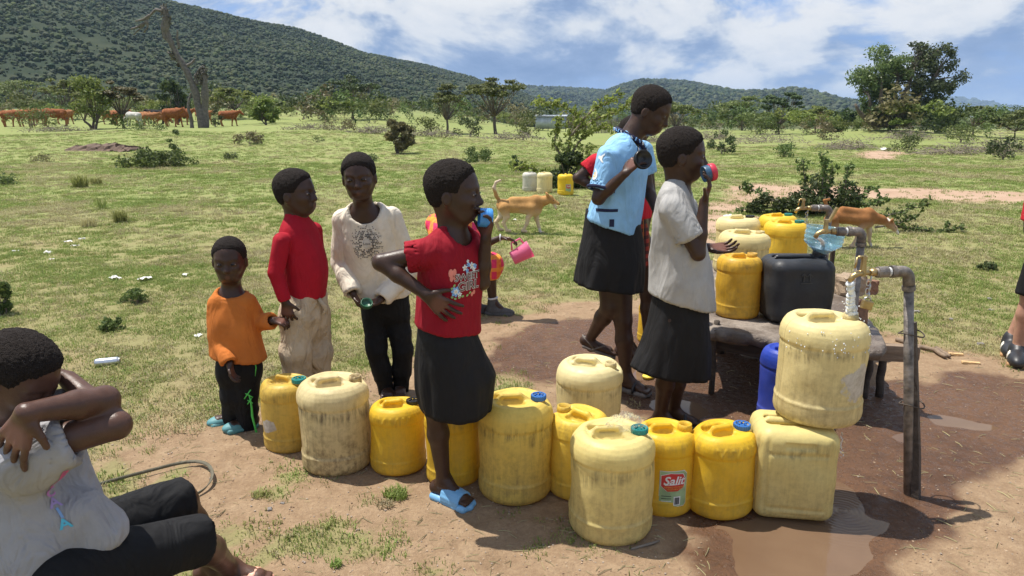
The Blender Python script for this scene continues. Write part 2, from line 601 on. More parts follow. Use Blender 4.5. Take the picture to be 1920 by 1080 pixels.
def hill(cr, base, back, rough, seed, mat, na=150, nr=70, shape=1.15, foot=-3.0):
    az = np.linspace(cr[0, 0], cr[-1, 0], na)
    el = np.interp(az, cr[:, 0], cr[:, 1]); D = np.interp(az, cr[:, 0], cr[:, 2])
    for _ in range(3):
        el[1:-1] = (el[:-2] + 2 * el[1:-1] + el[2:]) / 4
    t = np.concatenate([np.linspace(0, 1, nr), np.linspace(1.06, 1 + back, 14)])
    A, T = np.meshgrid(az, t)
    EL = np.interp(A, az, el); DD = np.interp(A, az, D)
    R = base + (DD - base) * T
    zc = EYE + DD * np.tan(EL)
    up = np.clip(T, 0, 1)
    p = np.sin(np.pi / 2 * up) ** shape
    p = np.where(T > 1, np.cos(np.clip((T - 1) / back, 0, 1) * np.pi / 2), p)
    x = R * np.sin(A); y = R * np.cos(A)
    z = foot + (zc - foot) * p
    z = z + (fbm(x / 60, y / 60, seed=seed, octv=5) - .5) * rough * np.clip(p * 3, 0, 1) * np.clip((1.35 - p), 0, 1)
    ny, nx = A.shape
    i = np.arange(nx * ny).reshape(ny, nx)
    F = np.stack([i[:-1, :-1], i[:-1, 1:], i[1:, 1:], i[1:, :-1]], -1).reshape(-1, 4)
    V = np.stack([x.ravel(), y.ravel(), z.ravel()], -1)
    o = link('hill', np_mesh('hill', V, F), None, mat)
    tag(o, kind='structure')
    return V, F


def points_on(V, F, n, rng, tlim=None):
    a, b, c, d = (V[F[:, k]] for k in range(4))
    ar = np.linalg.norm(np.cross(c - a, d - b), axis=1) / 2
    idx = rng.choice(len(F), n, p=ar / ar.sum())
    u = rng.random(n)[:, None]; v = rng.random(n)[:, None]
    return (a[idx] * (1 - u) + b[idx] * u) * (1 - v) + (d[idx] * (1 - u) + c[idx] * u) * v


def scatter(name, pts, scales, rots, protos):
    """one mass of instances on points"""
    sc = bpy.data.collections.new(name + '_kinds')
    for p in protos:
        sc.objects.link(p)
    me = bpy.data.meshes.new(name)
    me.vertices.add(len(pts)); me.vertices.foreach_set('co', np.asarray(pts, dtype=np.float32).ravel())
    a = me.attributes.new('sc', 'FLOAT', 'POINT'); a.data.foreach_set('value', np.asarray(scales, dtype=np.float32))
    a = me.attributes.new('rz', 'FLOAT', 'POINT'); a.data.foreach_set('value', np.asarray(rots, dtype=np.float32))
    o = link(name, me)
    ng = bpy.data.node_groups.new(name, 'GeometryNodeTree')
    ng.interface.new_socket('Geometry', in_out='INPUT', socket_type='NodeSocketGeometry')
    ng.interface.new_socket('Geometry', in_out='OUTPUT', socket_type='NodeSocketGeometry')
    N = ng.nodes; L = ng.links
    gi = N.new('NodeGroupInput'); go = N.new('NodeGroupOutput')
    ip = N.new('GeometryNodeInstanceOnPoints')
    ci = N.new('GeometryNodeCollectionInfo'); ci.inputs['Collection'].default_value = sc
    ci.inputs['Separate Children'].default_value = True; ci.inputs['Reset Children'].default_value = True
    na1 = N.new('GeometryNodeInputNamedAttribute'); na1.data_type = 'FLOAT'; na1.inputs[0].default_value = 'sc'
    na2 = N.new('GeometryNodeInputNamedAttribute'); na2.data_type = 'FLOAT'; na2.inputs[0].default_value = 'rz'
    cx = N.new('ShaderNodeCombineXYZ'); L.new(na2.outputs[0], cx.inputs[2])
    ip.inputs['Pick Instance'].default_value = True
    L.new(gi.outputs[0], ip.inputs['Points']); L.new(ci.outputs[0], ip.inputs['Instance'])
    L.new(cx.outputs[0], ip.inputs['Rotation'])
    L.new(na1.outputs[0], ip.inputs['Scale'])
    L.new(ip.outputs[0], go.inputs[0])
    md = o.modifiers.new('scatter', 'NODES'); md.node_group = ng
    tag(o, kind='stuff')
    return o


def loose(name, me):
    return bpy.data.objects.new(name, me)


def lump(seed, n=2):
    """a rounded uneven shrub, unit size, for slopes hundreds of metres off"""
    bm = bmesh.new()
    bmesh.ops.create_icosphere(bm, subdivisions=n, radius=.5)
    r = np.random.default_rng(seed)
    for v in bm.verts:
        k = 1 + (r.random() - .5) * .55
        v.co = Vector((v.co.x * k, v.co.y * k, max(-.15, v.co.z * .95 * k + .22)))
    me = bpy.data.meshes.new('shrub_lump')
    bm.to_mesh(me); bm.free()
    return me


HM1 = hill_mat('hill_slope', (.030, .044, .025), (.058, .068, .038), (.025, .038, .021), .02)
HM2 = hill_mat('far_hill_slope', (.03, .046, .028), (.06, .072, .04), (.026, .04, .024), .012)
HM3 = hill_mat('blue_hill_slope', (.055, .075, .05), (.09, .105, .06), (.045, .06, .035), .006)
c1 = crest([(-500, -165), (-250, -115), (0, -52), (150, -16), (300, 20), (420, 44), (560, 80), (640, 99), (720, 119), (800, 139), (890, 160), (950, 174), (1010, 192), (1080, 222)],
           [430, 440, 460, 480, 500, 520, 560, 590, 640, 690, 760, 830, 900, 950])
V1, F1 = hill(c1, 150, .5, 16, 3, HM1, 170, 90, 1.25, 0.0)
c2 = crest([(840, 217), (900, 177), (985, 167), (1060, 168), (1110, 170), (1140, 175), (1180, 186), (1280, 222)], [1300] * 8)
V2, F2 = hill(c2, 700, .4, 22, 9, HM2, 90, 50, 1.2, -3)
c3 = crest([(1060, 222), (1120, 186), (1160, 168), (1200, 157), (1280, 160), (1330, 168), (1380, 176), (1430, 178), (1490, 173), (1530, 179), (1590, 194), (1650, 206), (1740, 224)], [1050] * 13)
V3, F3 = hill(c3, 420, .4, 22, 15, HM2, 130, 60, 1.2, -3)
c4 = crest([(1500, 222), (1600, 197), (1700, 190), (1780, 191), (1830, 195), (1870, 204), (1910, 213), (2050, 221)], [4200] * 8)
V4, F4 = hill(c4, 3000, .3, 40, 25, HM3, 60, 30, 1.1, -3)

def slope_leaf(name, cols):
    m = leafmat(name, cols, 0, .9); t = NT(m.node_tree)
    b = t.n['Principled BSDF']; src = b.inputs['Base Color'].links[0].from_socket
    g = t.new('ShaderNodeNewGeometry')
    n = t.noise(t.mapping(g.outputs['Position'], (.02, .02, .02)), 1.0, 5, .6)
    t.set(b.inputs['Base Color'], t.mix(t.rng(n, .42, .62), t.mix(1.0, src, (.62, .70, .72), 'MULTIPLY'), t.mix(1.0, src, (1.12, 1.1, 1.0), 'MULTIPLY')))
    return m


SH = [slope_leaf('slope_shrub_dark', [(.018, .034, .016), (.034, .054, .024)]), slope_leaf('slope_shrub_olive', [(.034, .052, .022), (.062, .078, .03)]),
      slope_leaf('slope_shrub_grey', [(.042, .058, .034), (.072, .084, .046)])]
lumps = []
for k in range(6):
    me = lump(100 + k)
    me.materials.append(SH[k % 3])
    lumps.append(loose('shrub_lump', me))
r = np.random.default_rng(5)
for nm, V, F, n, s0, s1 in (('hillside_scrub', V1, F1, 170000, .4, 1.8), ('hillside_scrub', V2, F2, 14000, 3, 7), ('hillside_scrub', V3, F3, 22000, 2.4, 6), ('hillside_scrub', V4, F4, 2500, 18, 40)):
    p = points_on(V, F, n, r)
    dens = fbm(p[:, 0] / 45, p[:, 1] / 45, seed=88, octv=4)
    dens = dens * .6 + .4 * fbm(p[:, 0] / 11, p[:, 1] / 11, seed=89, octv=3)
    keep = dens + (r.random(n) - .5) * .22 > .36
    p = p[keep]
    sz = s0 + (s1 - s0) * r.random(len(p)) ** 2.6
    o = scatter(nm, p, sz, r.random(len(p)) * 6.28, [loose('shrub_lump', q.data) for q in lumps])
    tag(o, 'dense green bushes and small trees covering a hillside', kind='stuff')
# ------------------------------------------------------------------ vegetation
BARK = simple('bark', (.12, .095, .075), .9, var=.45, scale=14, bump=.6, bscale=40)
DEADWOOD = simple('bleached_wood', (.135, .118, .102), .9, var=.4, scale=9, bump=.7, bscale=30)
TWIG = simple('dry_twigs', (.20, .165, .13), .95, var=.4, scale=8)
L_ACACIA = leafmat('acacia_leaf', [(.075, .105, .03), (.13, .16, .048), (.20, .225, .075)], .35)
L_ACACIA2 = leafmat('acacia_leaf_bright', [(.10, .145, .03), (.17, .215, .05), (.27, .30, .085)], .4)
L_DARK = leafmat('bush_leaf_dark', [(.032, .05, .02), (.065, .095, .032), (.11, .145, .05)], .28)
L_BUSH = leafmat('bush_leaf', [(.05, .08, .024), (.10, .145, .04), (.165, .215, .065)], .32)
L_DRY = leafmat('bush_leaf_dry', [(.10, .095, .045), (.17, .155, .07), (.24, .205, .10)], .25)
L_FIG = leafmat('tree_leaf', [(.08, .125, .045), (.15, .21, .075), (.24, .30, .125)], .4, .4)
L_FIGD = leafmat('tree_leaf_dark', [(.06, .08, .042), (.11, .14, .066), (.17, .20, .10)], .35, .4)


def leaf_quads(C, R, n, size, r, flat=.35, aspect=1.8, shell=.35):
    """n small leaf faces spread through ellipsoids with centres C (k,3), radii R (k,3)"""
    C = np.asarray(C); R = np.asarray(R)
    w_ = (R[:, 0] * R[:, 1] + R[:, 0] * R[:, 2]); w_ = w_ / w_.sum()
    k = r.choice(len(C), n, p=w_)
    d = r.normal(size=(n, 3)); d /= np.linalg.norm(d, axis=1)[:, None]
    rad = (shell + (1 - shell) * r.random(n)) ** .6
    # ragged outline
    rad *= .72 + .5 * r.random(n)
    p = C[k] + d * R[k] * rad[:, None]
    nrm = r.normal(size=(n, 3)) * (1 - flat) + np.array([0, 0, 1.2]) * flat + d * .3
    nrm /= np.linalg.norm(nrm, axis=1)[:, None]
    t = np.cross(nrm, r.normal(size=(n, 3))); t /= np.linalg.norm(t, axis=1)[:, None]
    b = np.cross(nrm, t)
    s = size * (.6 + .8 * r.random(n))[:, None]
    t = t * s * aspect / 2; b = b * s / 2
    V = np.stack([p - t, p - b * .9 + t * .1, p + t, p + b * .9 + t * .1], 1).reshape(-1, 3)
    F = np.arange(4 * n).reshape(n, 4)
    return V, F


def bez(a, b, c, n):
    return [a * (1 - t) ** 2 + b * 2 * t * (1 - t) + c * t * t for t in [i / (n - 1) for i in range(n)]]


def plant_parts(kind, Hh, Rr, seed, leaf, nleaf, lsize, npads=14, padr=.3, stems=1, trunk_r=.12, lean=(0, 0), low=.5, thick=.35, flat=.5):
    """(trunk mesh, crown mesh) of an acacia-like tree or a dome-shaped shrub, base at the origin"""
    r = np.random.default_rng(seed); rd = random.Random(seed)
    mb = MB()
    C = []; R = []
    for i in range(npads):
        a = rd.random() * 6.283; q = math.sqrt(rd.random())
        if kind == 'acacia':
            z = Hh * (low + (1 - low) * (1 - q * q * .45) * (.45 + .55 * rd.random())) * .97
            x = Rr * q * math.cos(a); y = Rr * q * math.sin(a)
        else:
            el = rd.random()
            z = Hh * (.15 + .75 * el); k = math.sqrt(max(.08, 1 - (el * .95) ** 2))
            x = Rr * q * k * math.cos(a); y = Rr * q * k * math.sin(a)
        x += lean[0] * z / Hh; y += lean[1] * z / Hh
        pr_ = Rr * padr * (.65 + .7 * rd.random())
        C.append((x, y, z)); R.append((pr_, pr_, pr_ * thick * (.7 + .6 * rd.random())))
    bases = []
    for s_ in range(stems):
        a = rd.random() * 6.283
        off = Vector((math.cos(a), math.sin(a), 0)) * (trunk_r * 1.6 if stems > 1 else 0)
        ft = Vector((lean[0] * .35 + off.x * 3 + (rd.random() - .5) * Rr * .15, lean[1] * .35 + off.y * 3, Hh * low * (.5 + .25 * rd.random())))
        pts = bez(off + Vector((0, 0, -.05)), off * 1.2 + Vector((rd.uniform(-.1, .1) * Rr, rd.uniform(-.1, .1) * Rr, ft.z * .5)), ft, 6)
        mb.tube(pts, [trunk_r * (1.25, 1, .92, .86, .8, .72)[i] for i in range(6)], 7)
        bases.append(ft)
    for c in C:
        c = Vector(c)
        b = min(bases, key=lambda q: (q - c).length * (.7 + .6 * rd.random()))
        mid = (b + c) / 2 + Vector((rd.uniform(-1, 1) * Rr * .12, rd.uniform(-1, 1) * Rr * .12, (c.z - b.z) * (-.12 if kind == 'acacia' else .1)))
        pts = bez(b, mid, c, 5)
        r0 = trunk_r * .5
        mb.tube(pts, [r0, r0 * .72, r0 * .5, r0 * .34, r0 * .16], 5, caps=False)
        for _ in range(3):
            e = c + Vector((rd.uniform(-1, 1), rd.uniform(-1, 1), rd.uniform(-.1, .5))) * Rr * padr * .9
            mb.tube([pts[3], (pts[3] + e) / 2 + Vector((0, 0, .03 * Hh)), e], [r0 * .3, r0 * .2, r0 * .08], 4, caps=False)
    V, F = leaf_quads(C, R, nleaf, lsize, r, flat)
    return np_mesh('trunk', mb.V, mb.F, True), np_mesh('crown', V, F, False)


def plant(name, loc, parts, leaf, wood, label, cat, group=None, rz=0.0, scale=1.0, trunk='trunk', crown='crown'):
    t_ = thing(name, loc, label, cat, group, rz)
    t_.scale = (scale,) * 3 if not isinstance(scale, tuple) else scale
    a = link(trunk, parts[0], t_); b = link(crown, parts[1], t_)
    if not parts[0].materials: parts[0].materials.append(wood)
    if not parts[1].materials: parts[1].materials.append(leaf)
    return t_


def far_at(px, py_base, dist):
    """ground point in that direction, that far away; the terrain sets its height"""
    a, b, c = _ray(px, py_base)
    x = a / b * dist
    return Vector((x, dist, gz(x, dist) - .05))


# --- trees that stand out one by one beyond the pasture
# (px, base row, distance, height m, radius m, kind, leaf, label)
TREES = [
    ('acacia_tree', 52, 72, 4.2, 2.9, 'a', L_ACACIA, 'wide grey-green acacia tree behind the brown cattle at the far end of the herd'),
    ('acacia_tree', 128, 62, 3.6, 1.7, 'a', L_ACACIA2, 'pale green young acacia between the wide acacia and a bushy tree by the cattle'),
    ('bushy_tree', 176, 40, 2.9, 1.25, 'b', L_ACACIA2, 'broad bright green bushy tree hiding part of the cattle herd'),
    ('small_tree', 232, 41, 2.8, .95, 'a', L_DRY, 'small crooked tree with thin dark trunk and sparse crown amid the cattle'),
    ('round_tree', 330, 52, 3.1, 1.1, 'b', L_DARK, 'dark dense round tree just behind the tall dead tree'),
    ('acacia_tree', 442, 60, 2.6, 1.8, 'a', L_ACACIA2, 'low spreading green acacia above the last brown cow of the herd'),
    ('bushy_tree', 502, 46, 1.75, .8, 'b', L_ACACIA2, 'small bright green bush tree right of the last brown cow'),
    ('umbrella_acacia', 665, 60, 3.7, 2.3, 'a', L_DARK, 'dark flat-topped umbrella acacia against the foot of the big hill'),
    ('dry_shrub', 746, 27, 1.35, .52, 'b', L_DRY, 'yellowish half-dry upright shrub on the pasture edge below the big hill'),
    ('acacia_tree', 838, 42, 2.8, 1.35, 'a', L_ACACIA, 'medium acacia with feathery branches left of the tall layered acacia'),
    ('layered_acacia', 930, 46, 4.05, 1.85, 'a', L_ACACIA, 'tall layered acacia standing left of the tin shed'),
    ('umbrella_acacia', 1268, 55, 2.6, 1.7, 'a', L_ACACIA, 'umbrella acacia showing behind the head of the girl in light blue'),
    ('acacia_tree', 1392, 66, 3.3, 2.2, 'a', L_ACACIA, 'grey-green acacia left of the dark layered acacia before the round hill'),
    ('layered_acacia', 1462, 58, 3.5, 1.6, 'a', L_DARK, 'dark layered acacia before the second hill'),
    ('acacia_tree', 1530, 60, 2.5, 1.55, 'a', L_ACACIA2, 'yellow-green low acacia left of the red-roofed house'),
    ('dark_thicket', 1583, 58, 2.1, 1.2, 'b', L_DARK, 'dark leafless-looking thicket right of the red-roofed house'),
    ('acacia_tree', 1826, 50, 2.2, 1.1, 'a', L_ACACIA, 'small green acacia right of the big spreading tree'),
    ('acacia_tree', 1905, 44, 1.7, 1.3, 'a', L_ACACIA, 'low acacia at the right edge before the blue hill'),
    ('acacia_tree', 1768, 62, 2.2, 1.6, 'b', L_DARK, 'dark low tree half hidden behind the big spreading tree'),
]
for k, (nm, px, dist, hh, rr, kd, lf, lab) in enumerate(TREES):
    parts = plant_parts('acacia' if kd == 'a' else 'bush', hh, rr, 300 + k, lf, 2600 if kd == 'a' else 2800, .085 if dist < 45 else .12,
                        npads=20 if kd == 'a' else 22, padr=.26 if kd == 'a' else .32, stems=1 if kd == 'a' else 3, trunk_r=.028 * hh, low=.42 if kd == 'a' else .25,
                        thick=.30 if kd == 'a' else .8, flat=.6 if kd == 'a' else .2)
    plant(nm, far_at(px, 240, dist), parts, lf, BARK, lab, 'tree', 'trees beyond the pasture', rz=0)

# --- the big spreading tree on its mound
def big_tree():
    base = far_at(1655, 250, 47); base.z += .25
    t_ = thing('spreading_tree', base, 'large spreading tree with twin crowns and twisted trunks on a low mound', 'tree')
    rd = random.Random(4); r = np.random.default_rng(4)
    s = 47 / FPX * .86
    def q(px, py, dy=0.0):
        return Vector(((px - 1655) * s, dy, (252 - py) * s))
    mb = MB()
    stems = [((1640, 252), (1622, 225), (1612, 190)), ((1648, 252), (1640, 215), (1632, 165)), ((1655, 252), (1668, 215), (1672, 150)), ((1676, 250), (1682, 205), (1700, 130)), ((1668, 252), (1700, 215), (1735, 160)), ((1645, 252), (1600, 232), (1588, 205))]
    tips = []
    for a, b, c in stems:
        d = rd.uniform(-.6, .6)
        pts = bez(q(*a, d * .2), q(*b, d * .5), q(*c, d), 7)
        mb.tube(pts, [.26, .21, .18, .16, .13, .10, .07], 8)
        tips.append(pts[-1]); tips.append(pts[4])
    lobesL = [(1632, 140, 52, 46), (1612, 165, 40, 32), (1650, 125, 36, 26), (1600, 178, 24, 16), (1640, 180, 46, 32), (1625, 205, 32, 16), (1660, 165, 42, 40)]
    lobesR = [(1720, 120, 46, 40), (1745, 140, 42, 34), (1700, 150, 40, 40), (1755, 175, 42, 32), (1710, 190, 44, 32), (1738, 100, 30, 18), (1712, 95, 26, 16), (1785, 172, 22, 12), (1690, 205, 36, 20), (1745, 205, 30, 18)]
    for lobes, lf, n in ((lobesL, L_FIG, 9500), (lobesR, L_FIGD, 11500)):
        C = []; R = []
        for (px, py, rx, rz_) in lobes:
            for _ in range(7):
                dx, dz, dy = rd.gauss(0, .42) * rx, rd.gauss(0, .42) * rz_, rd.gauss(0, .4) * rx
                c = q(px + dx, py + dz, dy * s)
                pr_ = s * (rx + rz_) / 2 * rd.uniform(.34, .62)
                C.append(tuple(c)); R.append((pr_, pr_, pr_ * .8))
                b = min(tips, key=lambda u: (u - c).length)
                mb.tube(bez(b, (b + c) / 2 + Vector((0, 0, .2)), c, 4), [.05, .04, .025, .01], 4, caps=False)
        V, F = leaf_quads(C, R, n, .105, r, .25, 1.5, .1)
        link('crown', np_mesh('crown', V, F, False), t_, lf)
    mb.build('trunk', BARK, t_, True)
    return t_


big_tree()

# --- the tall dead tree
def dead_tree():
    base = far_at(378, 236, 42)
    s = 42 / FPX * .96
    t_ = thing('dead_tree', base, 'tall bare grey dead tree with forked trunk and broken crooked top', 'tree')
    rd = random.Random(9)
    def q(px, py, dy=0.0):
        return Vector(((px - 365) * s, dy, (236 - py) * s))
    def limb(P, R, n=9, name='trunk', wob=.035):
        pts = []; rr = []
        for i in range(len(P) - 1):
            a = q(*P[i]); b = q(*P[i + 1])
            for j in range(4):
                f = j / 4
                pts.append(a * (1 - f) + b * f + Vector((rd.uniform(-1, 1), rd.uniform(-1, 1), 0)) * wob)
                rr.append((R[i] * (1 - f) + R[i + 1] * f) * s * rd.uniform(.88, 1.12))
        pts.append(q(*P[-1])); rr.append(R[-1] * s)
        return MB().tube(pts, rr, n)
    limb([(368, 240), (364, 200), (358, 160), (346, 128), (335, 105), (325, 85), (317, 60), (320, 38), (317, 18)], [9.5, 7, 6.2, 5.8, 5.4, 5, 5.6, 6.4, 5]).build('trunk', DEADWOOD, t_, True)
    limb([(371, 240), (375, 195), (379, 165), (380, 140), (374, 122)], [7.5, 6.5, 6, 4.5, 2.5]).build('trunk', DEADWOOD, t_, True)
    limb([(326, 85), (314, 70), (312, 50), (318, 35)], [3, 4, 5, 4]).build('trunk', DEADWOOD, t_, True)
    limb([(347, 238), (346, 215), (344, 190), (350, 170)], [4, 3.2, 2.6, 1.5]).build('trunk', DEADWOOD, t_, True)
    br = [[(316, 26), (302, 22), (290, 32), (275, 50), (256, 66)], [(290, 32), (278, 39), (262, 42)], [(283, 41), (284, 52), (275, 62)], [(278, 46), (266, 52), (252, 56)], [(335, 105), (322, 100), (315, 97)], [(346, 122), (358, 116), (366, 108)], [(366, 155), (362, 140), (368, 130), (380, 120)], [(378, 150), (384, 142), (388, 138)], [(338, 90), (336, 70), (338, 58)]]
    for b in br:
        R = [2.6 * (1 - i / len(b)) + .5 for i in range(len(b))]
        limb(b, R, 5, wob=.02).build('branch', DEADWOOD, t_, True)
    # clumps of dead creeper on the top, the flank and the side fork
    r = np.random.default_rng(2)
    C = [q(318, 25), q(322, 40), q(328, 105), q(322, 98), q(334, 116), q(372, 140), q(380, 132), q(376, 150)]
    V, F = leaf_quads([tuple(c) for c in C], [(.25, .22, .42), (.22, .2, .4), (.2, .2, .28), (.15, .15, .2), (.16, .16, .25), (.25, .25, .3), (.22, .2, .35), (.2, .2, .3)], 700, .085, r, .1)
    link('dead_creeper', np_mesh('dead_creeper', V, F, False), t_, leafmat('dead_creeper', [(.07, .065, .045), (.15, .14, .10), (.24, .22, .17)], .1))
    return t_


dead_tree()

# --- shrubs and weeds on the pasture, each with its own place
def shrub_at(px, py, width_px, height_px, label, leaf, seed, name='thorn_shrub', n=1400, ls=.03, pads=16, thick=.8, stems=4, rad=.3, group='shrubs on the pasture'):
    g = at_ground(px, py)
    z = gz(g.x, g.y)
    if g.y > 16:                                  # rising ground: walk the view line to the terrain
        a, b, c = _ray(px, py)
        Y = 16.0
        while Y < 90 and EYE + c / b * Y > gz(a / b * Y, Y):
            Y += .1
        g = Vector((a / b * Y, Y, 0)); z = gz(g.x, g.y)
    sc = g.y / FPX
    parts = plant_parts('bush', height_px * sc, width_px * sc / 2, seed, leaf, n, ls, npads=pads, padr=rad, stems=stems, trunk_r=max(.006, height_px * sc * .018), low=.2, thick=thick, flat=.2)
    return plant(name, (g.x, g.y, z - .01), parts, leaf, TWIG, label, 'shrub', group, trunk='stems', crown='foliage')


shrub_at(290, 311, 145, 26, 'low wide dark green shrub on the grass before the dead tree', L_BUSH, 501, n=2600, ls=.05, pads=26, rad=.2)
shrub_at(332, 300, 26, 60, 'thin upright twig of leaves rising from the low wide shrub', L_BUSH, 502, n=350, ls=.045, pads=7, rad=.45)
shrub_at(470, 271, 52, 22, 'small grey dry thorn heap right of the low wide shrub', L_DRY, 503, n=700, ls=.05, name='dry_shrub')
shrub_at(434, 299, 28, 13, 'tiny dark weed between the low shrub and the boy in red', L_DARK, 504, n=300, ls=.03)
shrub_at(596, 266, 26, 11, 'tiny green weed on the pasture below the umbrella acacia', L_BUSH, 505, n=260, ls=.03)
shrub_at(78, 303, 40, 14, 'low dry weed left of the low wide shrub below the eroded bank', L_DRY, 506, n=300, ls=.035)
shrub_at(898, 303, 78, 27, 'low green thorn shrub right of the girl in the red shirt on the far grass', L_BUSH, 507, n=1500, ls=.04, rad=.22, pads=20)
shrub_at(968, 322, 30, 34, 'small dark green shrub just left of the tall thorn bush', L_DARK, 508, n=600, ls=.035)
shrub_at(700, 302, 30, 14, 'dark little weed between the cream-shirt boy and the dry upright shrub', L_DARK, 509, n=300, ls=.03)
shrub_at(4, 590, 40, 70, 'dark leafy shrub cut by the left edge of the picture', L_BUSH, 510, n=1100, ls=.028, rad=.4)
shrub_at(2, 347, 50, 26, 'green tussock shrub at the left edge in the middle distance', L_BUSH, 511, n=500, ls=.03)
shrub_at(255, 566, 60, 28, 'flat green weed left of the toddler beside the scattered paper', L_BUSH, 512, n=700, ls=.014, pads=22, rad=.2)
shrub_at(212, 618, 56, 26, 'flat green weed on thin grass above the silver can', L_BUSH, 513, n=700, ls=.013, pads=22, rad=.2)
shrub_at(1850, 505, 34, 18, 'small dark weed on the sunny grass near the person at the right edge', L_DARK, 514, n=400, ls=.014)
shrub_at(1470, 295, 44, 26, 'small round green shrub before the brush heaps left of the big tree', L_BUSH, 515, n=600, ls=.045)
shrub_at(1355, 290, 50, 46, 'dark green upright shrub right of the grey-shirt child head', L_DARK, 516, n=900, ls=.05)
shrub_at(1700, 285, 70, 28, 'low green shrub in front of the brush right of the big tree', L_BUSH, 517, n=800, ls=.05)
shrub_at(1880, 300, 60, 46, 'dark shrub at the right edge before the brush heaps', L_DARK, 518, n=900, ls=.05)
shrub_at(1800, 268, 66, 40, 'grey-green shrub amid brush heaps right of the big tree', L_ACACIA, 519, n=900, ls=.06)
shrub_at(1545, 262, 60, 34, 'yellowish shrub below the red-roofed house', L_DRY, 520, n=900, ls=.06, name='dry_shrub')
shrub_at(1420, 252, 56, 30, 'pale shrub beside the brush heap before the second hill', L_ACACIA, 521, n=700, ls=.06)
shrub_at(800, 252, 56, 30, 'grey-green bush at the foot of the medium acacia', L_ACACIA, 522, n=700, ls=.06)
shrub_at(880, 256, 50, 40, 'dark bush under the tall layered acacia', L_DARK, 523, n=900, ls=.06)
shrub_at(990, 258, 60, 40, 'grey bush left of the tin shed', L_ACACIA, 524, n=800, ls=.06)
shrub_at(60, 240, 90, 34, 'grey-green low bushes before the first brown cattle', L_ACACIA, 525, n=1200, ls=.06, pads=24, rad=.22)
shrub_at(405, 238, 28, 34, 'dark spiky bush right at the foot of the dead tree', L_DARK, 526, n=600, ls=.05)
shrub_at(640, 246, 60, 26, 'grey dry bush below the umbrella acacia', L_DRY, 527, n=700, ls=.05, name='dry_shrub')
shrub_at(270, 243, 70, 20, 'low green bush below the small crooked tree', L_BUSH, 528, n=700, ls=.05)

# --- the tall thorn bush with arching branches, and the thorn bush by the brown dog
def thorn_bush(name, base_px, label, arms, dome, seed, leaf, n, ls, cut_y=None):
    g = at_ground(*base_px); sc = g.y / FPX
    t_ = thing(name, (g.x, g.y, gz(g.x, g.y) - .01), label, 'shrub')
    rd = random.Random(seed); r = np.random.default_rng(seed)
    def q(px, py, dy=0.0):
        p = at_depth(px, py, g.y + dy); return p - Vector((g.x, g.y, 0))
    mb = MB(); C = []; R = []
    for arm in arms:
        P = [q(x, y, d) for x, y, d in arm]
        k = len(P)
        fine = []
        for i in range(k - 1):
            for j in range(5):
                fine.append(P[i].lerp(P[i + 1], j / 5) + Vector((rd.uniform(-1, 1), rd.uniform(-1, 1), rd.uniform(-1, 1))) * .012)
        fine.append(P[-1])
        rr = [(.020 * (1 - i / len(fine)) + .004) * (g.y / 14) for i in range(len(fine))]
        mb.tube(fine, rr, 5)
        for i, p in enumerate(fine[2:]):
            for _ in range(2):
                e = p + Vector((rd.uniform(-1, 1), rd.uniform(-1, 1), rd.uniform(-.4, 1))).normalized() * rd.uniform(.05, .16) * (g.y / 14)
                mb.tube([p, e], [rr[i] * .4, .002], 3, caps=False)
                C.append(tuple(e)); R.append((.06 * g.y / 14,) * 3)
            C.append(tuple(p)); R.append((.07 * g.y / 14, .07 * g.y / 14, .05 * g.y / 14))
    V, F = leaf_quads(C, [tuple(k * .8 for k in q_) for q_ in R], n if not dome else int(n * .55), ls, r, .3)
    if dome:
        C2 = []; R2 = []
        for (px, py, rx, rz_) in dome:
            for _ in range(5):
                c = q(px + rd.gauss(0, .4) * rx, py + rd.gauss(0, .4) * rz_, rd.gauss(0, .4) * rx * sc)
                c.z = max(.05, c.z)
                pr_ = rx * sc * rd.uniform(.25, .5)
                C2.append(tuple(c)); R2.append((pr_, pr_, pr_ * .8))
                mb.tube([Vector((rd.uniform(-.06, .06), rd.uniform(-.06, .06), 0)), c * .55 + Vector((0, 0, .05)), c], [.012, .009, .004], 4, caps=False)
        V2, F2 = leaf_quads(C2, R2, n, ls, r, .2)
        link('inner_foliage', np_mesh('inner_foliage', V2, F2, False), t_, L_DARK)
    mb.build('stems', TWIG, t_, True)
    link('foliage', np_mesh('foliage', V, F, False), t_, leaf)
    return t_


thorn_bush('tall_thorn_bush', (1062, 351), 'tall thorn bush with arching yellow-green branches beside the three distant jerrycans',
           [[(1062, 362, 0), (1062, 300, 0), (1070, 250, 0), (1085, 215, .2), (1060, 200, .3), (1030, 192, .3), (1005, 190, .3)],
            [(1070, 255, 0), (1100, 215, -.2), (1130, 195, -.2), (1165, 180, -.2)],
            [(1072, 250, 0), (1110, 225, .1), (1150, 212, .1), (1185, 190, .1), (1200, 185, .1)],
            [(1062, 300, 0), (1090, 260, .2), (1120, 240, .2), (1140, 236, .2)],
            [(1062, 310, 0), (1040, 270, .1), (1045, 235, .1), (1052, 222, .1)],
            [(1062, 330, 0), (1100, 300, -.2), (1105, 270, -.2)],
            [(1062, 340, 0), (1020, 322, -.2), (985, 312, -.2), (962, 316, -.2)]],
           [(1062, 330, 42, 28), (1060, 298, 34, 26), (1074, 315, 36, 26), (1048, 342, 44, 14)], 71, leafmat('thorn_leaf_yellow', [(.13, .16, .03), (.22, .26, .06), (.36, .38, .12)], .45), 4600, .05)
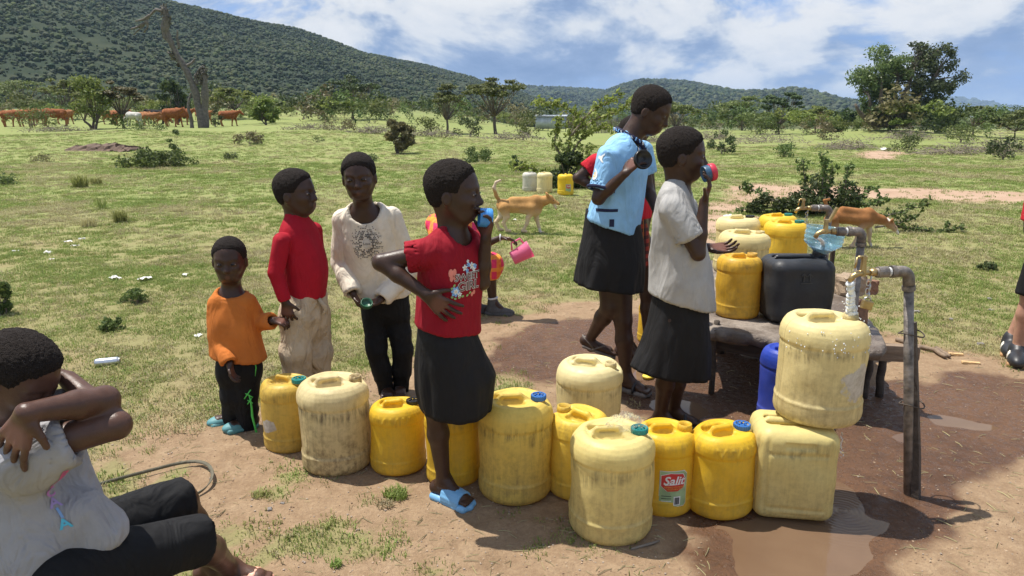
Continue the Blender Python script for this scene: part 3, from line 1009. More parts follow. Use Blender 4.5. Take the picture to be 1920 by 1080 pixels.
thorn_bush('thorn_bush', (1545, 402), 'sprawling green thorn bush with upright leafy spikes behind the standpipes',
           [[(1540, 400, 0), (1540, 360, 0), (1546, 320, 0), (1540, 290, 0)], [(1545, 395, 0), (1555, 340, .1), (1562, 310, .1)], [(1540, 395, 0), (1510, 340, .1), (1505, 300, .1)],
            [(1560, 395, 0), (1585, 345, 0), (1590, 310, 0)], [(1520, 398, 0), (1450, 375, .2), (1405, 352, .2), (1395, 350, .2)], [(1520, 400, 0), (1440, 395, 0), (1390, 392, 0)],
            [(1570, 398, 0), (1610, 370, 0), (1635, 352, 0)], [(1550, 398, 0), (1600, 385, -.2), (1640, 380, -.2), (1660, 372, -.2)]],
           [(1540, 370, 60, 24), (1580, 372, 46, 24), (1480, 380, 50, 16), (1430, 378, 36, 18)], 72, L_BUSH, 3400, .036)
thorn_bush('cut_thorn_branch', (1660, 436), 'cut thorn branch lying on the grass beyond the brown dog',
           [[(1600, 420, 0), (1660, 405, .1), (1700, 392, .2), (1740, 380, .2)], [(1660, 418, 0), (1720, 428, 0), (1765, 435, 0), (1800, 425, .05)], [(1640, 425, 0), (1690, 415, 0), (1720, 402, .1)]],
           None, 73, L_BUSH, 900, .03)

# --- brush heaps (cut thorn fences)
def brush_pile(px, py, wpx, hpx, label, seed, n=170):
    a, b, c = _ray(px, py)
    Y = 12.0
    while Y < 90 and EYE + c / b * Y > gz(a / b * Y, Y):
        Y += .1
    g = Vector((a / b * Y, Y, gz(a / b * Y, Y)))
    sc = Y / FPX; W = wpx * sc; Hh = hpx * sc
    rd = random.Random(seed)
    t_ = thing('brush_pile', g, label, 'brush pile', 'heaps of cut thorn brush')
    mb = MB()
    for _ in range(n):
        x = rd.gauss(0, .26) * W; y = rd.gauss(0, .25) * W * .5
        z = abs(rd.gauss(0, .35)) * Hh * max(.15, 1 - (2 * x / W) ** 2)
        d = Vector((rd.uniform(-1, 1), rd.uniform(-1, 1), rd.uniform(-.25, .55))).normalized() * rd.uniform(.12, .38) * max(Hh * 1.6, .3)
        p = Vector((x, y, z + .02))
        mb.tube([p - d, p + Vector((rd.uniform(-.05, .05), rd.uniform(-.05, .05), .04)), p + d], [.012, .010, .004], 3, caps=False)
    tag(mb.build('twigs', TWIG, t_, False), kind='stuff')
    r = np.random.default_rng(seed)
    V, F = leaf_quads([(0, 0, Hh * .3), (W * .25, 0, Hh * .2), (-W * .25, 0, Hh * .2)], [(W * .3, W * .2, Hh * .5)] * 3, 260, .05, r, .2)
    link('withered_leaves', np_mesh('withered_leaves', V, F, False), t_, L_DRY)


for k, (px, py, wp, hp, lab) in enumerate([
    (1440, 268, 150, 26, 'wide grey heap of cut thorn brush below the dark layered acacia'),
    (1590, 280, 110, 26, 'heap of bare cut brush below the trunk of the big tree, on its nearer side'),
    (1700, 262, 120, 22, 'low heap of brush in the shade of the big spreading tree'),
    (1780, 290, 150, 30, 'tangled heap of dry brush right of the big tree mound'),
    (1880, 285, 130, 38, 'tall tangle of brush and weeds at the right edge of the pasture'),
    (590, 243, 110, 16, 'low strip of grey brush right of the cattle'),
    (700, 250, 90, 18, 'low strip of grey brush between the umbrella acacia and the dry shrub'),
    (810, 256, 110, 18, 'strip of brush in front of the medium acacia'),
    (960, 262, 120, 20, 'strip of brush in front of the tin shed'),
    (1210, 268, 110, 20, 'strip of brush behind the girl in the light blue jersey'),
    (1340, 262, 90, 24, 'heap of brush behind the grey-shirt child'),
    (110, 247, 120, 14, 'thin line of brush before the bushy tree at the cattle')]):
    brush_pile(px, py, wp, hp, lab, 900 + k)

# --- the scrub that runs on between pasture and hills
bushes = []
for k in range(6):
    kind = 'acacia' if k % 2 else 'bush'
    parts = plant_parts(kind, 1.0, .62, 700 + k, None, 420, .06, npads=12, padr=.34, stems=2, trunk_r=.03, low=.4, thick=.45 if k % 2 else .8)
    lf = (L_ACACIA, L_DARK, L_BUSH, L_ACACIA, L_DRY, L_ACACIA2)[k]
    parts[1].materials.append(lf)
    bushes.append(loose('scrub_bush', parts[1]))
r = np.random.default_rng(12)
N = 3600
az = r.uniform(-.85, .85, N); dist = 50 + 400 * r.random(N) ** 1.25
X = dist * np.sin(az); Yv = dist * np.cos(az)
keep = (dist > 54 + 12 * np.sin(az * 9)) & (fbm(X / 14, Yv / 14, seed=7, octv=3) > .40)
X, Yv = X[keep], Yv[keep]
Zv = ground_h(X, Yv, False)
S = r.uniform(.8, 2.2, len(X)) * np.where(r.random(len(X)) > .9, 1.5, 1)
o = scatter('plain_scrub', np.stack([X, Yv, Zv - .05], -1), S, r.random(len(X)) * 6.28, bushes)
tag(o, 'mass of green scrub on the plain between pasture and hills', kind='stuff')

# --- grass
def blade_tuft(seed, n, h, spread, wid):
    rd = random.Random(seed); V = []; F = []
    for _ in range(n):
        a = rd.random() * 6.283; q = math.sqrt(rd.random()) * spread
        x, y = q * math.cos(a), q * math.sin(a)
        d = rd.random() * 6.283; ln = h * rd.uniform(.45, 1.1); lean = ln * rd.uniform(.25, 1.1)
        wx, wy = -math.sin(d) * wid / 2, math.cos(d) * wid / 2
        m = (x + math.cos(d) * lean * .35, y + math.sin(d) * lean * .35, ln * .62)
        e = (x + math.cos(d) * lean, y + math.sin(d) * lean, ln * rd.uniform(.7, 1))
        b = len(V)
        V += [(x - wx, y - wy, -.004), (x + wx, y + wy, -.004), (m[0] + wx * .8, m[1] + wy * .8, m[2]), (m[0] - wx * .8, m[1] - wy * .8, m[2]), e]
        F += [(b, b + 1, b + 2, b + 3), (b + 3, b + 2, b + 4)]
    return np_mesh('grass_tuft', V, F, False)


G_GREEN = leafmat('grass_green', [(.15, .215, .048), (.225, .295, .072), (.31, .375, .115)], .4, .6)
G_STRAW = leafmat('grass_straw', [(.31, .26, .13), (.42, .37, .20), (.52, .47, .28)], .3, .7)
G_OLIVE = leafmat('grass_olive', [(.21, .23, .075), (.30, .315, .105), (.40, .40, .16)], .35, .6)


def grass_field():
    r = np.random.default_rng(33)
    near = [loose('grass_tuft', blade_tuft(10 + k, 22, .019, .050, .0034)) for k in range(6)]
    for k, o in enumerate(near):
        o.data.materials.append((G_GREEN, G_OLIVE, G_STRAW, G_GREEN, G_OLIVE, G_STRAW)[k])
    P = []
    for (y0, y1, dens) in ((1.6, 4.5, 1300), (4.5, 8.0, 800), (8, 13, 340), (13, 22, 120), (22, 36, 40)):
        ym = (y0 + y1) / 2
        wd = .80 * y1 + .6
        n = int(dens * 2 * wd * (y1 - y0))
        x = r.uniform(-wd, wd, n); y = r.uniform(y0, y1, n)
        P.append(np.stack([x, y], -1)[np.abs(x) < .80 * y + .6])
    P = np.concatenate(P)
    g, wet, path, pud = masks(P[:, 0], P[:, 1])
    clump = fbm(P[:, 0] * 6, P[:, 1] * 6, seed=70, octv=3)
    keep = (r.random(len(P)) < g * sstep(.15, .55, clump) * 1.1) & (pud > .05)
    P = P[keep]
    z = ground_h(P[:, 0], P[:, 1])
    sc = (.55 + .9 * r.random(len(P)) ** 1.5) * (1 + .10 * np.clip(P[:, 1] - 5, 0, 14))
    # straw in dry places, green in lush ones: order the points so kinds follow the ground
    lush = fbm(P[:, 0] * .9, P[:, 1] * .9, seed=81, octv=3) + (r.random(len(P)) - .5) * .42
    kinds = np.where(lush > .50, 0, np.where(lush > .38, 1, 2))
    for kd, nm, lab in ((0, 'green_grass', 'short green grass of the pasture'), (1, 'olive_grass', 'olive half-dry grass of the pasture'), (2, 'dry_grass', 'dry straw-coloured grass of the pasture')):
        q = kinds == kd
        pts = np.stack([P[q, 0], P[q, 1], z[q]], -1)
        o = scatter(nm, pts, sc[q], r.random(len(pts)) * 6.28, [loose('grass_tuft', near[kd].data), loose('grass_tuft', near[kd + 3].data)])
        tag(o, lab, kind='stuff')


grass_field()


def grass_clump(px, py, wpx, hpx, label, mat, seed, n=150):
    g = at_ground(px, py); sc = g.y / FPX
    me = blade_tuft(seed, n, hpx * sc, wpx * sc * .28, max(.004, hpx * sc * .03))
    me.materials.append(mat)
    o = link('grass_clump', me)
    o.location = (g.x, g.y, gz(g.x, g.y))
    tag(o, label, 'grass clump', 'tall grass clumps')


grass_clump(152, 351, 44, 32, 'round tall dark clump of grass on the pasture below the eroded bank', G_OLIVE, 1, 260)
grass_clump(182, 346, 34, 20, 'smaller grass clump touching the round tall dark clump', G_OLIVE, 2)
grass_clump(168, 425, 48, 26, 'yellowish clump of tall grass, the left of a pair', G_STRAW, 3, 220)
grass_clump(226, 416, 40, 32, 'greenish pointed clump of tall grass, the right of a pair', G_OLIVE, 4, 260)
grass_clump(190, 392, 30, 34, 'sparse upright green stalks behind the pair of grass clumps', G_GREEN, 5, 40)
grass_clump(338, 398, 22, 12, 'small straw tuft left of the boy in red', G_STRAW, 6, 90)
grass_clump(742, 930, 90, 20, 'trampled grass tuft on the soil in front of the jerrycan row', G_GREEN, 7, 260)
grass_clump(722, 950, 60, 16, 'dry edge of the trampled grass tuft before the jerrycans', G_STRAW, 8, 120)
grass_clump(490, 930, 70, 16, 'thin grass tuft on bare soil right of the strap loop', G_OLIVE, 9, 110)
grass_clump(612, 990, 46, 14, 'small grass tuft on bare soil at the bottom, left of the blue slide', G_OLIVE, 10, 70)
grass_clump(545, 1008, 40, 12, 'scant dry grass tuft near the pink slipper', G_STRAW, 11, 60)
grass_clump(630, 1060, 46, 16, 'grass tuft at the bottom edge below the jerrycan row', G_GREEN, 12, 90)
# ------------------------------------------------------------------ moulded surfaces: smooth distance fields turned into meshes
class Field:
    """primitives blended into one distance grid; mesh() gives one closed surface"""
    def __init__(s, vox=.005, far=.06):
        s.vox = vox; s.ops = []; s.far = far
    # each op: (function(X,Y,Z) -> d, lo, hi, k, mode)
    def _add(s, fn, lo, hi, k, mode):
        s.ops.append((fn, np.minimum(lo, hi), np.maximum(lo, hi), k, mode)); return s
    def cone(s, a, b, ra, rb=None, k=.012, mode='u', sx=None):
        a = np.array(a, float); b = np.array(b, float); rb = ra if rb is None else rb
        ab = b - a; L2 = float(ab @ ab) + 1e-12
        def fn(X, Y, Z):
            px, py, pz = X - a[0], Y - a[1], Z - a[2]
            t = np.clip((px * ab[0] + py * ab[1] + pz * ab[2]) / L2, 0, 1)
            return np.sqrt((px - t * ab[0]) ** 2 + (py - t * ab[1]) ** 2 + (pz - t * ab[2]) ** 2) - (ra + t * (rb - ra))
        m = max(ra, rb)
        return s._add(fn, np.minimum(a, b) - m, np.maximum(a, b) + m, k, mode)
    def sleeve(s, a, b, ra, rb, k=.02):
        """tapered tube with a flat open-looking end at b"""
        a = np.array(a, float); b = np.array(b, float)
        ax = (b - a) / (np.linalg.norm(b - a) + 1e-9)
        e = b + ax * max(ra, rb)
        ab = e - a; L2 = float(ab @ ab)
        def fn(X, Y, Z):
            px, py, pz = X - a[0], Y - a[1], Z - a[2]
            t = np.clip((px * ab[0] + py * ab[1] + pz * ab[2]) / L2, 0, 1)
            d = np.sqrt((px - t * ab[0]) ** 2 + (py - t * ab[1]) ** 2 + (pz - t * ab[2]) ** 2) - (ra + t * (rb - ra))
            return np.maximum(d, (X - b[0]) * ax[0] + (Y - b[1]) * ax[1] + (Z - b[2]) * ax[2])
        m = max(ra, rb)
        return s._add(fn, np.minimum(a, b) - m, np.maximum(a, b) + m, k, 'u')
    def chain(s, pts, radii, k=.012, mode='u'):
        for i in range(len(pts) - 1):
            s.cone(pts[i], pts[i + 1], radii[i], radii[i + 1], k, mode)
        return s
    def ell(s, c, r, R=None, k=.012, mode='u'):
        c = np.array(c, float); r = np.array(r, float)
        M = np.eye(3) if R is None else np.array(R, float)      # rows: local axes in the world
        def fn(X, Y, Z):
            px, py, pz = X - c[0], Y - c[1], Z - c[2]
            q = [(px * M[i, 0] + py * M[i, 1] + pz * M[i, 2]) for i in range(3)]
            k0 = np.sqrt(sum((q[i] / r[i]) ** 2 for i in range(3))) + 1e-9
            k1 = np.sqrt(sum((q[i] / r[i] ** 2) ** 2 for i in range(3))) + 1e-9
            return k0 * (k0 - 1) / k1
        ext = np.abs(M.T) @ r
        return s._add(fn, c - ext, c + ext, k, mode)
    def rbox(s, c, h, rad, R=None, k=.012, mode='u'):
        c = np.array(c, float); h = np.array(h, float)
        M = np.eye(3) if R is None else np.array(R, float)
        def fn(X, Y, Z):
            px, py, pz = X - c[0], Y - c[1], Z - c[2]
            q = [np.abs(px * M[i, 0] + py * M[i, 1] + pz * M[i, 2]) - (h[i] - rad) for i in range(3)]
            o = np.sqrt(sum(np.maximum(v, 0) ** 2 for v in q))
            return o + np.minimum(np.maximum(np.maximum(q[0], q[1]), q[2]), 0) - rad
        ext = np.abs(M.T) @ h
        return s._add(fn, c - ext, c + ext, k, mode)
    def func(s, fn, lo, hi, k=.0, mode='u'):
        return s._add(fn, np.array(lo, float), np.array(hi, float), k, mode)
    def bounds(s):
        U = [o for o in s.ops if o[4] == 'u']
        lo = np.min([o[1] for o in U], 0) - 4 * s.vox
        hi = np.max([o[2] for o in U], 0) + 4 * s.vox
        return lo, hi
    def grid(s):
        lo, hi = s.bounds()
        v = s.vox
        n = np.ceil((hi - lo) / v).astype(int) + 1
        ax = [(lo[i] + v * np.arange(n[i])).astype(np.float32) for i in range(3)]
        D = np.full(n, s.far, dtype=np.float32)
        for fn, a, b, k, mode in s.ops:
            m = k + 3 * v + (.02 if mode == 'u' else 0)
            i0 = [max(0, int((a[i] - m - lo[i]) / v)) for i in range(3)]
            i1 = [min(int(n[i]), int((b[i] + m - lo[i]) / v) + 2) for i in range(3)]
            if any(i1[i] <= i0[i] for i in range(3)):
                continue
            sl = tuple(slice(i0[i], i1[i]) for i in range(3))
            X = ax[0][sl[0]][:, None, None]; Y = ax[1][sl[1]][None, :, None]; Z = ax[2][sl[2]][None, None, :]
            d = fn(X, Y, Z).astype(np.float32)
            A = D[sl]
            d = np.broadcast_to(d, A.shape)
            if mode == 'u':
                if k > 0:
                    h = np.maximum(k - np.abs(A - d), 0) / k
                    D[sl] = np.minimum(A, d) - h * h * k * .25
                else:
                    D[sl] = np.minimum(A, d)
            elif mode == 's':
                d = -d
                if k > 0:
                    h = np.maximum(k - np.abs(A - d), 0) / k
                    D[sl] = np.maximum(A, d) + h * h * k * .25
                else:
                    D[sl] = np.maximum(A, d)
            elif mode == 'i':
                D[sl] = np.maximum(A, d)
        return D, lo, ax
    def mesh(s, name, shell=0.0, post=None, origin=(0, 0, 0)):
        D, lo, ax = s.grid()
        if post is not None:
            D = post(D, ax[0][:, None, None], ax[1][None, :, None], ax[2][None, None, :])
        V, F = surface_nets(D, lo, s.vox)
        return np_mesh(name, V - np.array(origin), F)


def surface_nets(D, lo, vox):
    ins = D < 0
    nx, ny, nz = D.shape
    c = ins[:-1, :-1, :-1].astype(np.int8)
    tot = np.zeros((nx - 1, ny - 1, nz - 1), np.int8)
    for dx in (0, 1):
        for dy in (0, 1):
            for dz in (0, 1):
                tot += ins[dx:nx - 1 + dx, dy:ny - 1 + dy, dz:nz - 1 + dz]
    act = (tot > 0) & (tot < 8)
    I, J, K = np.nonzero(act)
    n = len(I)
    idx = np.full(act.shape, -1, np.int32)
    idx[I, J, K] = np.arange(n)
    corner = {}
    for dx in (0, 1):
        for dy in (0, 1):
            for dz in (0, 1):
                corner[(dx, dy, dz)] = D[I + dx, J + dy, K + dz]
    acc = np.zeros((n, 3), np.float32); cnt = np.zeros(n, np.float32)
    keys = list(corner)
    for a in keys:
        for axis in range(3):
            if a[axis] == 0:
                b = list(a); b[axis] = 1; b = tuple(b)
                va, vb = corner[a], corner[b]
                cr = (va < 0) != (vb < 0)
                t = np.where(cr, va / np.where(cr, va - vb, 1), 0)
                p = np.empty((n, 3), np.float32); p[:] = a
                p[:, axis] = t
                acc += p * cr[:, None]; cnt += cr
    V = (np.stack([I, J, K], -1) + acc / cnt[:, None]) * vox + lo
    Q = []
    # faces round each crossing edge
    for axis in range(3):
        o1, o2 = [(1, 2), (2, 0), (0, 1)][axis]
        sl0 = [slice(1, -1)] * 3; sl0[axis] = slice(0, -1)
        sl1 = [slice(1, -1)] * 3; sl1[axis] = slice(1, None)
        a = ins[tuple(sl0)]; b = ins[tuple(sl1)]
        E = np.argwhere(a != b)
        if not len(E):
            continue
        flip = a[tuple(E.T)]
        E = E + np.array([1 if i != axis else 0 for i in range(3)])
        def cell(d1, d2):
            e = E.copy(); e[:, o1] -= d1; e[:, o2] -= d2
            return idx[e[:, 0], e[:, 1], e[:, 2]]
        q = np.stack([cell(1, 1), cell(0, 1), cell(0, 0), cell(1, 0)], -1)
        q = np.where(flip[:, None], q, q[:, ::-1])
        Q.append(q)
    Fq = np.concatenate(Q)
    Fq = Fq[(Fq >= 0).all(1)]
    return V, Fq
# ------------------------------------------------------------------ jerrycans
def can_mat(name, base, dirt=.5, seed=0, patch=None, fade=.0, low=.35, trans=.27, drops=False):
    """yellowed translucent plastic with grime bands, scuffs and mud"""
    m, t, b = newmat(name)
    co = t.new('ShaderNodeTexCoord').outputs['Object']
    off = (seed * 3.7, seed * 1.9, seed * .7)
    mp = t.mapping(co, (1, 1, 1), off)
    sepz = t.new('ShaderNodeSeparateXYZ'); t.l.new(co, sepz.inputs[0])
    z = sepz.outputs[2]
    n1 = t.noise(mp, 7, 6, .65); n2 = t.noise(mp, 38, 5, .7)
    st = t.noise(t.mapping(co, (22, 22, 1.6), off), 2.2, 5, .7)         # vertical runs
    sc = t.noise(t.mapping(co, (3, 3, 60), off), 3, 4, .75)             # scuffs
    pale = tuple(min(1, c * 1.12 + .03) for c in base)
    col = t.mix(t.rng(n1, .35, .7, 0, .6), base, pale)
    grime = (.155, .105, .050)
    zn = t.math('ADD', z, t.math('MULTIPLY', t.math('SUBTRACT', n1, .5), .22))
    lowm = t.rng(zn, .02, .30, 1, 0)
    d1 = t.math('MULTIPLY', t.rng(t.math('ADD', t.math('MULTIPLY', n2, .55), t.math('MULTIPLY', st, .45)), .44, .68, 0, 1), t.math('ADD', t.math('MULTIPLY', lowm, low + .4), .32))
    col = t.mix(t.math('MULTIPLY', d1, dirt, clamp=True), col, grime)
    # film of dust low down and in the waist groove
    film = t.math('MULTIPLY', t.rng(n1, .3, .65, .25, .8), t.rng(z, .0, .34, dirt * .85, dirt * .12), clamp=True)
    col = t.mix(film, col, (.33, .225, .115))
    band = t.math('MULTIPLY', t.rng(t.math('ABSOLUTE', t.math('SUBTRACT', zn, .285)), .0, .035, 1, 0), t.rng(st, .4, .62, 0, dirt * .9))
    col = t.mix(band, col, (.10, .07, .045))
    col = t.mix(t.rng(sc, .62, .78, 0, dirt * .6), col, (.13, .09, .06))
    if patch:
        v = t.vmath('SUBTRACT', co, patch[0])
        v = t.vmath('MULTIPLY', v, patch[2] if len(patch) > 2 else (1, 1, 1.6))
        ln = t.new('ShaderNodeVectorMath', operation='LENGTH'); t.set(ln.inputs[0], v)
        pm = t.rng(t.math('ADD', ln.outputs['Value'], t.math('MULTIPLY', t.math('SUBTRACT', t.noise(mp, 16, 5, .7), .5), .13)), patch[1] - .006, patch[1] + .004, 1, 0)
        col = t.mix(pm, col, t.mix(t.rng(n2, .4, .6), (.46, .42, .36), (.62, .58, .52)))
    seam = t.rng(t.math('ABSOLUTE', sepz.outputs[1]), .0008, .0022, 1, 0)      # mould seam
    col = t.mix(t.math('MULTIPLY', seam, .35), col, grime)
    t.set(b.inputs['Base Color'], col)
    t.set(b.inputs['Roughness'], t.rng(n2, .3, .7, .38, .62))
    b.inputs['Specular IOR Level'].default_value = .4
    t.set(b.inputs['Normal'], t.bump(t.math('ADD', t.math('ADD', n2, seam), t.math('MULTIPLY', n1, 1.5)), .16, .01))
    if trans:
        tr = t.new('ShaderNodeBsdfTranslucent'); t.set(tr.inputs[0], col)
        mx = t.new('ShaderNodeMixShader'); mx.inputs[0].default_value = trans
        t.l.new(b.outputs[0], mx.inputs[1]); t.l.new(tr.outputs[0], mx.inputs[2])
        t.l.new(mx.outputs[0], t.n['Material Output'].inputs[0])
    return m


def round_can_field(r, h, vox=.0045, loops=False, oval=1.0):
    f = Field(vox)
    P = [(0, 0), (.80 * r, 0), (.92 * r, .018 * h), (.985 * r, .06 * h), (1.0 * r, .10 * h), (1.0 * r, .195 * h), (1.012 * r, .205 * h), (1.0 * r, .215 * h), (.975 * r, .23 * h), (.975 * r, .72 * h),
         (.962 * r, .735 * h), (.975 * r, .75 * h), (1.0 * r, .765 * h), (1.0 * r, .82 * h), (.985 * r, .865 * h), (.945 * r, .905 * h), (.87 * r, .945 * h), (.77 * r, .972 * h), (.68 * r, .978 * h), (.62 * r, .965 * h), (.3 * r, .955 * h), (0, .955 * h)]
    full = P + [(-a, b) for a, b in P[::-1][1:-1]]
    def fn(X, Y, Z):
        rho = np.sqrt(X * X + (Y * oval) ** 2)
        rho, Zb = np.broadcast_arrays(rho, Z)
        # table lookup of the profile distance
        return tab(rho, Zb)
    rr = np.linspace(0, r * 1.25, 150); zz = np.linspace(-.04, h * 1.1, 300)
    RR, ZZ = np.meshgrid(rr, zz, indexing='ij')
    T = poly_sd(RR, ZZ, full)
    def tab(a, b):
        i = np.clip(a / rr[-1] * 149, 0, 148.999); j = np.clip((b - zz[0]) / (zz[-1] - zz[0]) * 299, 0, 298.999)
        i0 = i.astype(int); j0 = j.astype(int); fi = i - i0; fj = j - j0
        return (T[i0, j0] * (1 - fi) + T[i0 + 1, j0] * fi) * (1 - fj) + (T[i0, j0 + 1] * (1 - fi) + T[i0 + 1, j0 + 1] * fi) * fj
    f.func(fn, (-r, -r / oval, 0), (r, r / oval, h), 0)
    # hollows either side of the moulded grip, the grip itself
    f.rbox((-.13 * r, .25 * r, .97 * h), (.40 * r, .17 * r, .085 * h), .02, k=.012, mode='s')
    f.rbox((-.13 * r, -.19 * r, .97 * h), (.36 * r, .12 * r, .07 * h), .018, k=.012, mode='s')
    f.cone((-.50 * r, .02 * r, .955 * h), (-.36 * r, .02 * r, .993 * h), .010, .011, .008)
    f.cone((-.36 * r, .02 * r, .993 * h), (.12 * r, .02 * r, .993 * h), .011, .011, .008)
    f.cone((.12 * r, .02 * r, .993 * h), (.27 * r, .02 * r, .95 * h), .011, .012, .008)
    # flat dip for the spout
    f.ell((.82 * r, 0, 1.02 * h), (.44 * r, .36 * r, .125 * h), k=.016, mode='s')
    f.cone((.62 * r, 0, .80 * h), (.62 * r, 0, .905 * h - .033), .034, .033, .01)
    if loops:                                       # little moulded loops below the rim
        for a in (-2.2, -1.75, -1.3):
            for s_ in (-.12, .12):
                c0 = (math.cos(a + s_) * r * .97, math.sin(a + s_) * r * .97 / oval, .875 * h)
                c1 = (math.cos(a) * r * 1.005, math.sin(a) * r * 1.005 / oval, .79 * h)
                f.cone(c0, c1, .0035, .0035, .004)
    return f


def neck_mesh(rn=.026, hn=.034):
    p = [(rn * .82, -.012), (rn, -.012), (rn, 0), (rn + .0025, .004), (rn, .008), (rn + .0022, .012), (rn, .016), (rn + .002, .02), (rn, .024), (rn, hn), (rn * .82, hn), (rn * .80, -.012)]
    mb = MB().lathe(p, 22, closed=True)
    mb.lathe([(rn * .815, -.004), (rn * .815, -.002)], 22)
    return np_mesh('spout', mb.V, mb.F)


def cap_mesh(rc=.031, hc=.02):
    mb = MB()
    p = [(rc * .96, 0), (rc, .002), (rc, hc - .003), (rc * .95, hc), (rc * .78, hc), (rc * .74, hc - .008), (rc * .12, hc - .008)]
    mb.lathe(p, 24)
    for k in range(6):
        a = k * math.pi / 3
        mb.box((math.cos(a) * rc * .5, math.sin(a) * rc * .5, hc - .005), (rc * .34, rc * .22, .010), rz=a)
    for k in range(24):
        a = k * math.pi / 12
        mb.box((math.cos(a) * rc, math.sin(a) * rc, hc * .5), (.003, .003, hc * .8), rz=a)
    return np_mesh('cap', mb.V, mb.F, False)


NECK = neck_mesh(); CAP = cap_mesh()
BIG_R, BIG_H = .156, .400
SML_R, SML_H = .117, .328
CAN_BIG = round_can_field(BIG_R, BIG_H).mesh('body')
CAN_SML = round_can_field(SML_R, SML_H, .004).mesh('body')
CAN_OVAL = round_can_field(.132, SML_H + .005, .004, loops=True, oval=1.12).mesh('body')


def square_can_field(hx, hy, h, vox=.0045, ribs=True, crad=.05):
    f = Field(vox)
    f.rbox((0, 0, h * .5), (hx, hy, h * .5), crad, k=0)
    f.ell((0, 0, h * .5), (hx * 1.015, hy * 1.015, h * .50), k=.02)
    if ribs:
        for z in (.16 * h, .76 * h):
            for sx in (-1, 1):
                f.cone((sx * (hx + .004), -hy * .75, z), (sx * (hx + .004), hy * .75, z), .008, k=.006, mode='s')
                f.cone((-hx * .75, sx * (hy + .004), z), (hx * .75, sx * (hy + .004), z), .008, k=.006, mode='s')
        for sx in (-1, 1):
            for sy in (-1, 1):                       # paired grooves down the corners
                f.cone((sx * (hx - .035), sy * (hy + .003), .10 * h), (sx * (hx - .035), sy * (hy + .003), .92 * h), .010, k=.008, mode='s')
                f.cone((sx * (hx + .003), sy * (hy - .035), .10 * h), (sx * (hx + .003), sy * (hy - .035), .92 * h), .010, k=.008, mode='s')
        f.rbox((0, -hy, .86 * h), (hx * .36, .006, .012), .004, k=.004, mode='s')
        f.rbox((0, -hy, .06 * h), (hx * .36, .006, .014), .004, k=.004, mode='s')
    f.rbox((-.12 * hx, 0, h * 1.0), (hx * .60, hy * .36, .042), .02, k=.012, mode='s')
    f.cone((-.62 * hx, 0, h * .985), (.42 * hx, 0, h * .985), .015, .015, .01)
    f.cone((.70 * hx, 0, h * .93), (.70 * hx, 0, h * .985), .034, .032, .012)
    return f


CAN_SQ = square_can_field(.150, .130, .365).mesh('body')
CAN_BLK = square_can_field(.150, .125, .36, ribs=False, crad=.062).mesh('body')

CAP_TEAL = simple('cap_teal', (.02, .23, .22), .4, var=.2)
CAP_BLUE = simple('cap_blue', (.03, .14, .42), .4, var=.2)
CAP_BLACK = simple('cap_black', (.012, .012, .014), .4, var=.2)
CAN_N = [0]


def can(label, base, mesh, h, r_, mat, spout_rot=0.0, cap=None, scale=1.0, tilt=(0, 0), spout=True, group='yellow and cream water jerrycans', name='jerrycan'):
    """base: world point under the can's centre"""
    t_ = thing(name, base, label, 'jerrycan', group, spout_rot)
    t_.rotation_euler = (tilt[0], tilt[1], spout_rot)
    t_.scale = (scale,) * 3 if not isinstance(scale, tuple) else scale
    me = mesh.copy(); me.materials.clear(); me.materials.append(mat)
    CAN_N[0] += 1                                    # every can has its own knocks and dents
    n_ = len(me.vertices); V = np.empty(n_ * 3, np.float32); me.vertices.foreach_get('co', V); V = V.reshape(-1, 3)
    N = np.empty(n_ * 3, np.float32); me.vertex_normals.foreach_get('vector', N); N = N.reshape(-1, 3)
    q_ = V * 9 + CAN_N[0] * 7.3
    V = V + N * ((fbm(q_[:, 0], q_[:, 1], q_[:, 2] * .8, CAN_N[0], 2) - .55) * .016 * np.clip(V[:, 2] / .05, 0, 1))[:, None]
    me.vertices.foreach_set('co', V.astype(np.float32).ravel()); me.update()
    link('body', me, t_)
    if spout:
        nz = .905 * h
        if mesh in (CAN_SQ, CAN_BLK): nz = h * .985
        off = .62 * r_
        nm = NECK.copy(); nm.materials.clear(); nm.materials.append(mat)
        n_ = link('spout', nm, t_); n_.location = (off, 0, nz)
        if cap:
            cm = CAP.copy(); cm.materials.clear(); cm.materials.append(cap)
            c_ = link('cap', cm, t_); c_.location = (off, 0, nz + .018)
    return t_


CREAM = (.80, .66, .30)
YEL = (.82, .53, .020)
MUST = (.74, .50, .08)
def C_(px, py, z=0.0):
    p = at_ground(px, py, z)
    if z == 0.0:
        p.z = -.003
    return p


can('small yellow jerrycan with teal cap and torn label at the row end beside the toddler', C_(545, 832), CAN_SML, SML_H, SML_R, can_mat('can_a', MUST, .6, 1, patch=((-.02, -.105, .13), .045)), -.35, CAP_TEAL, 1.02)
can('large cream jerrycan streaked with brown mud, second in the row from the toddler', C_(634, 866), CAN_BIG, BIG_H, BIG_R, can_mat('can_b', (.78, .65, .34), .95, 2, low=.8), .45, None, 1.0)
can('small bright yellow jerrycan with black cap beside the muddy cream one', C_(748, 873), CAN_OVAL, SML_H, .125, can_mat('can_c', YEL, .45, 3), .25, CAP_BLACK, .92)
can('small yellow jerrycan half hidden behind the leg with the blue slide', C_(850, 893), CAN_SML, SML_H, SML_R, can_mat('can_d', YEL, .45, 4), .6, None, 1.0)
can('large yellow jerrycan with round blue cap right of the black skirt', C_(966, 917), CAN_BIG, BIG_H, BIG_R, can_mat('can_e', (.80, .59, .12), .75, 5), .12, CAP_BLUE, (.97, .97, 1.04))
can('large cream jerrycan standing back from the row behind the others', C_(1102, 822), CAN_BIG, BIG_H, BIG_R, can_mat('can_f', (.83, .72, .38), .55, 6), -.25, None, 1.0)
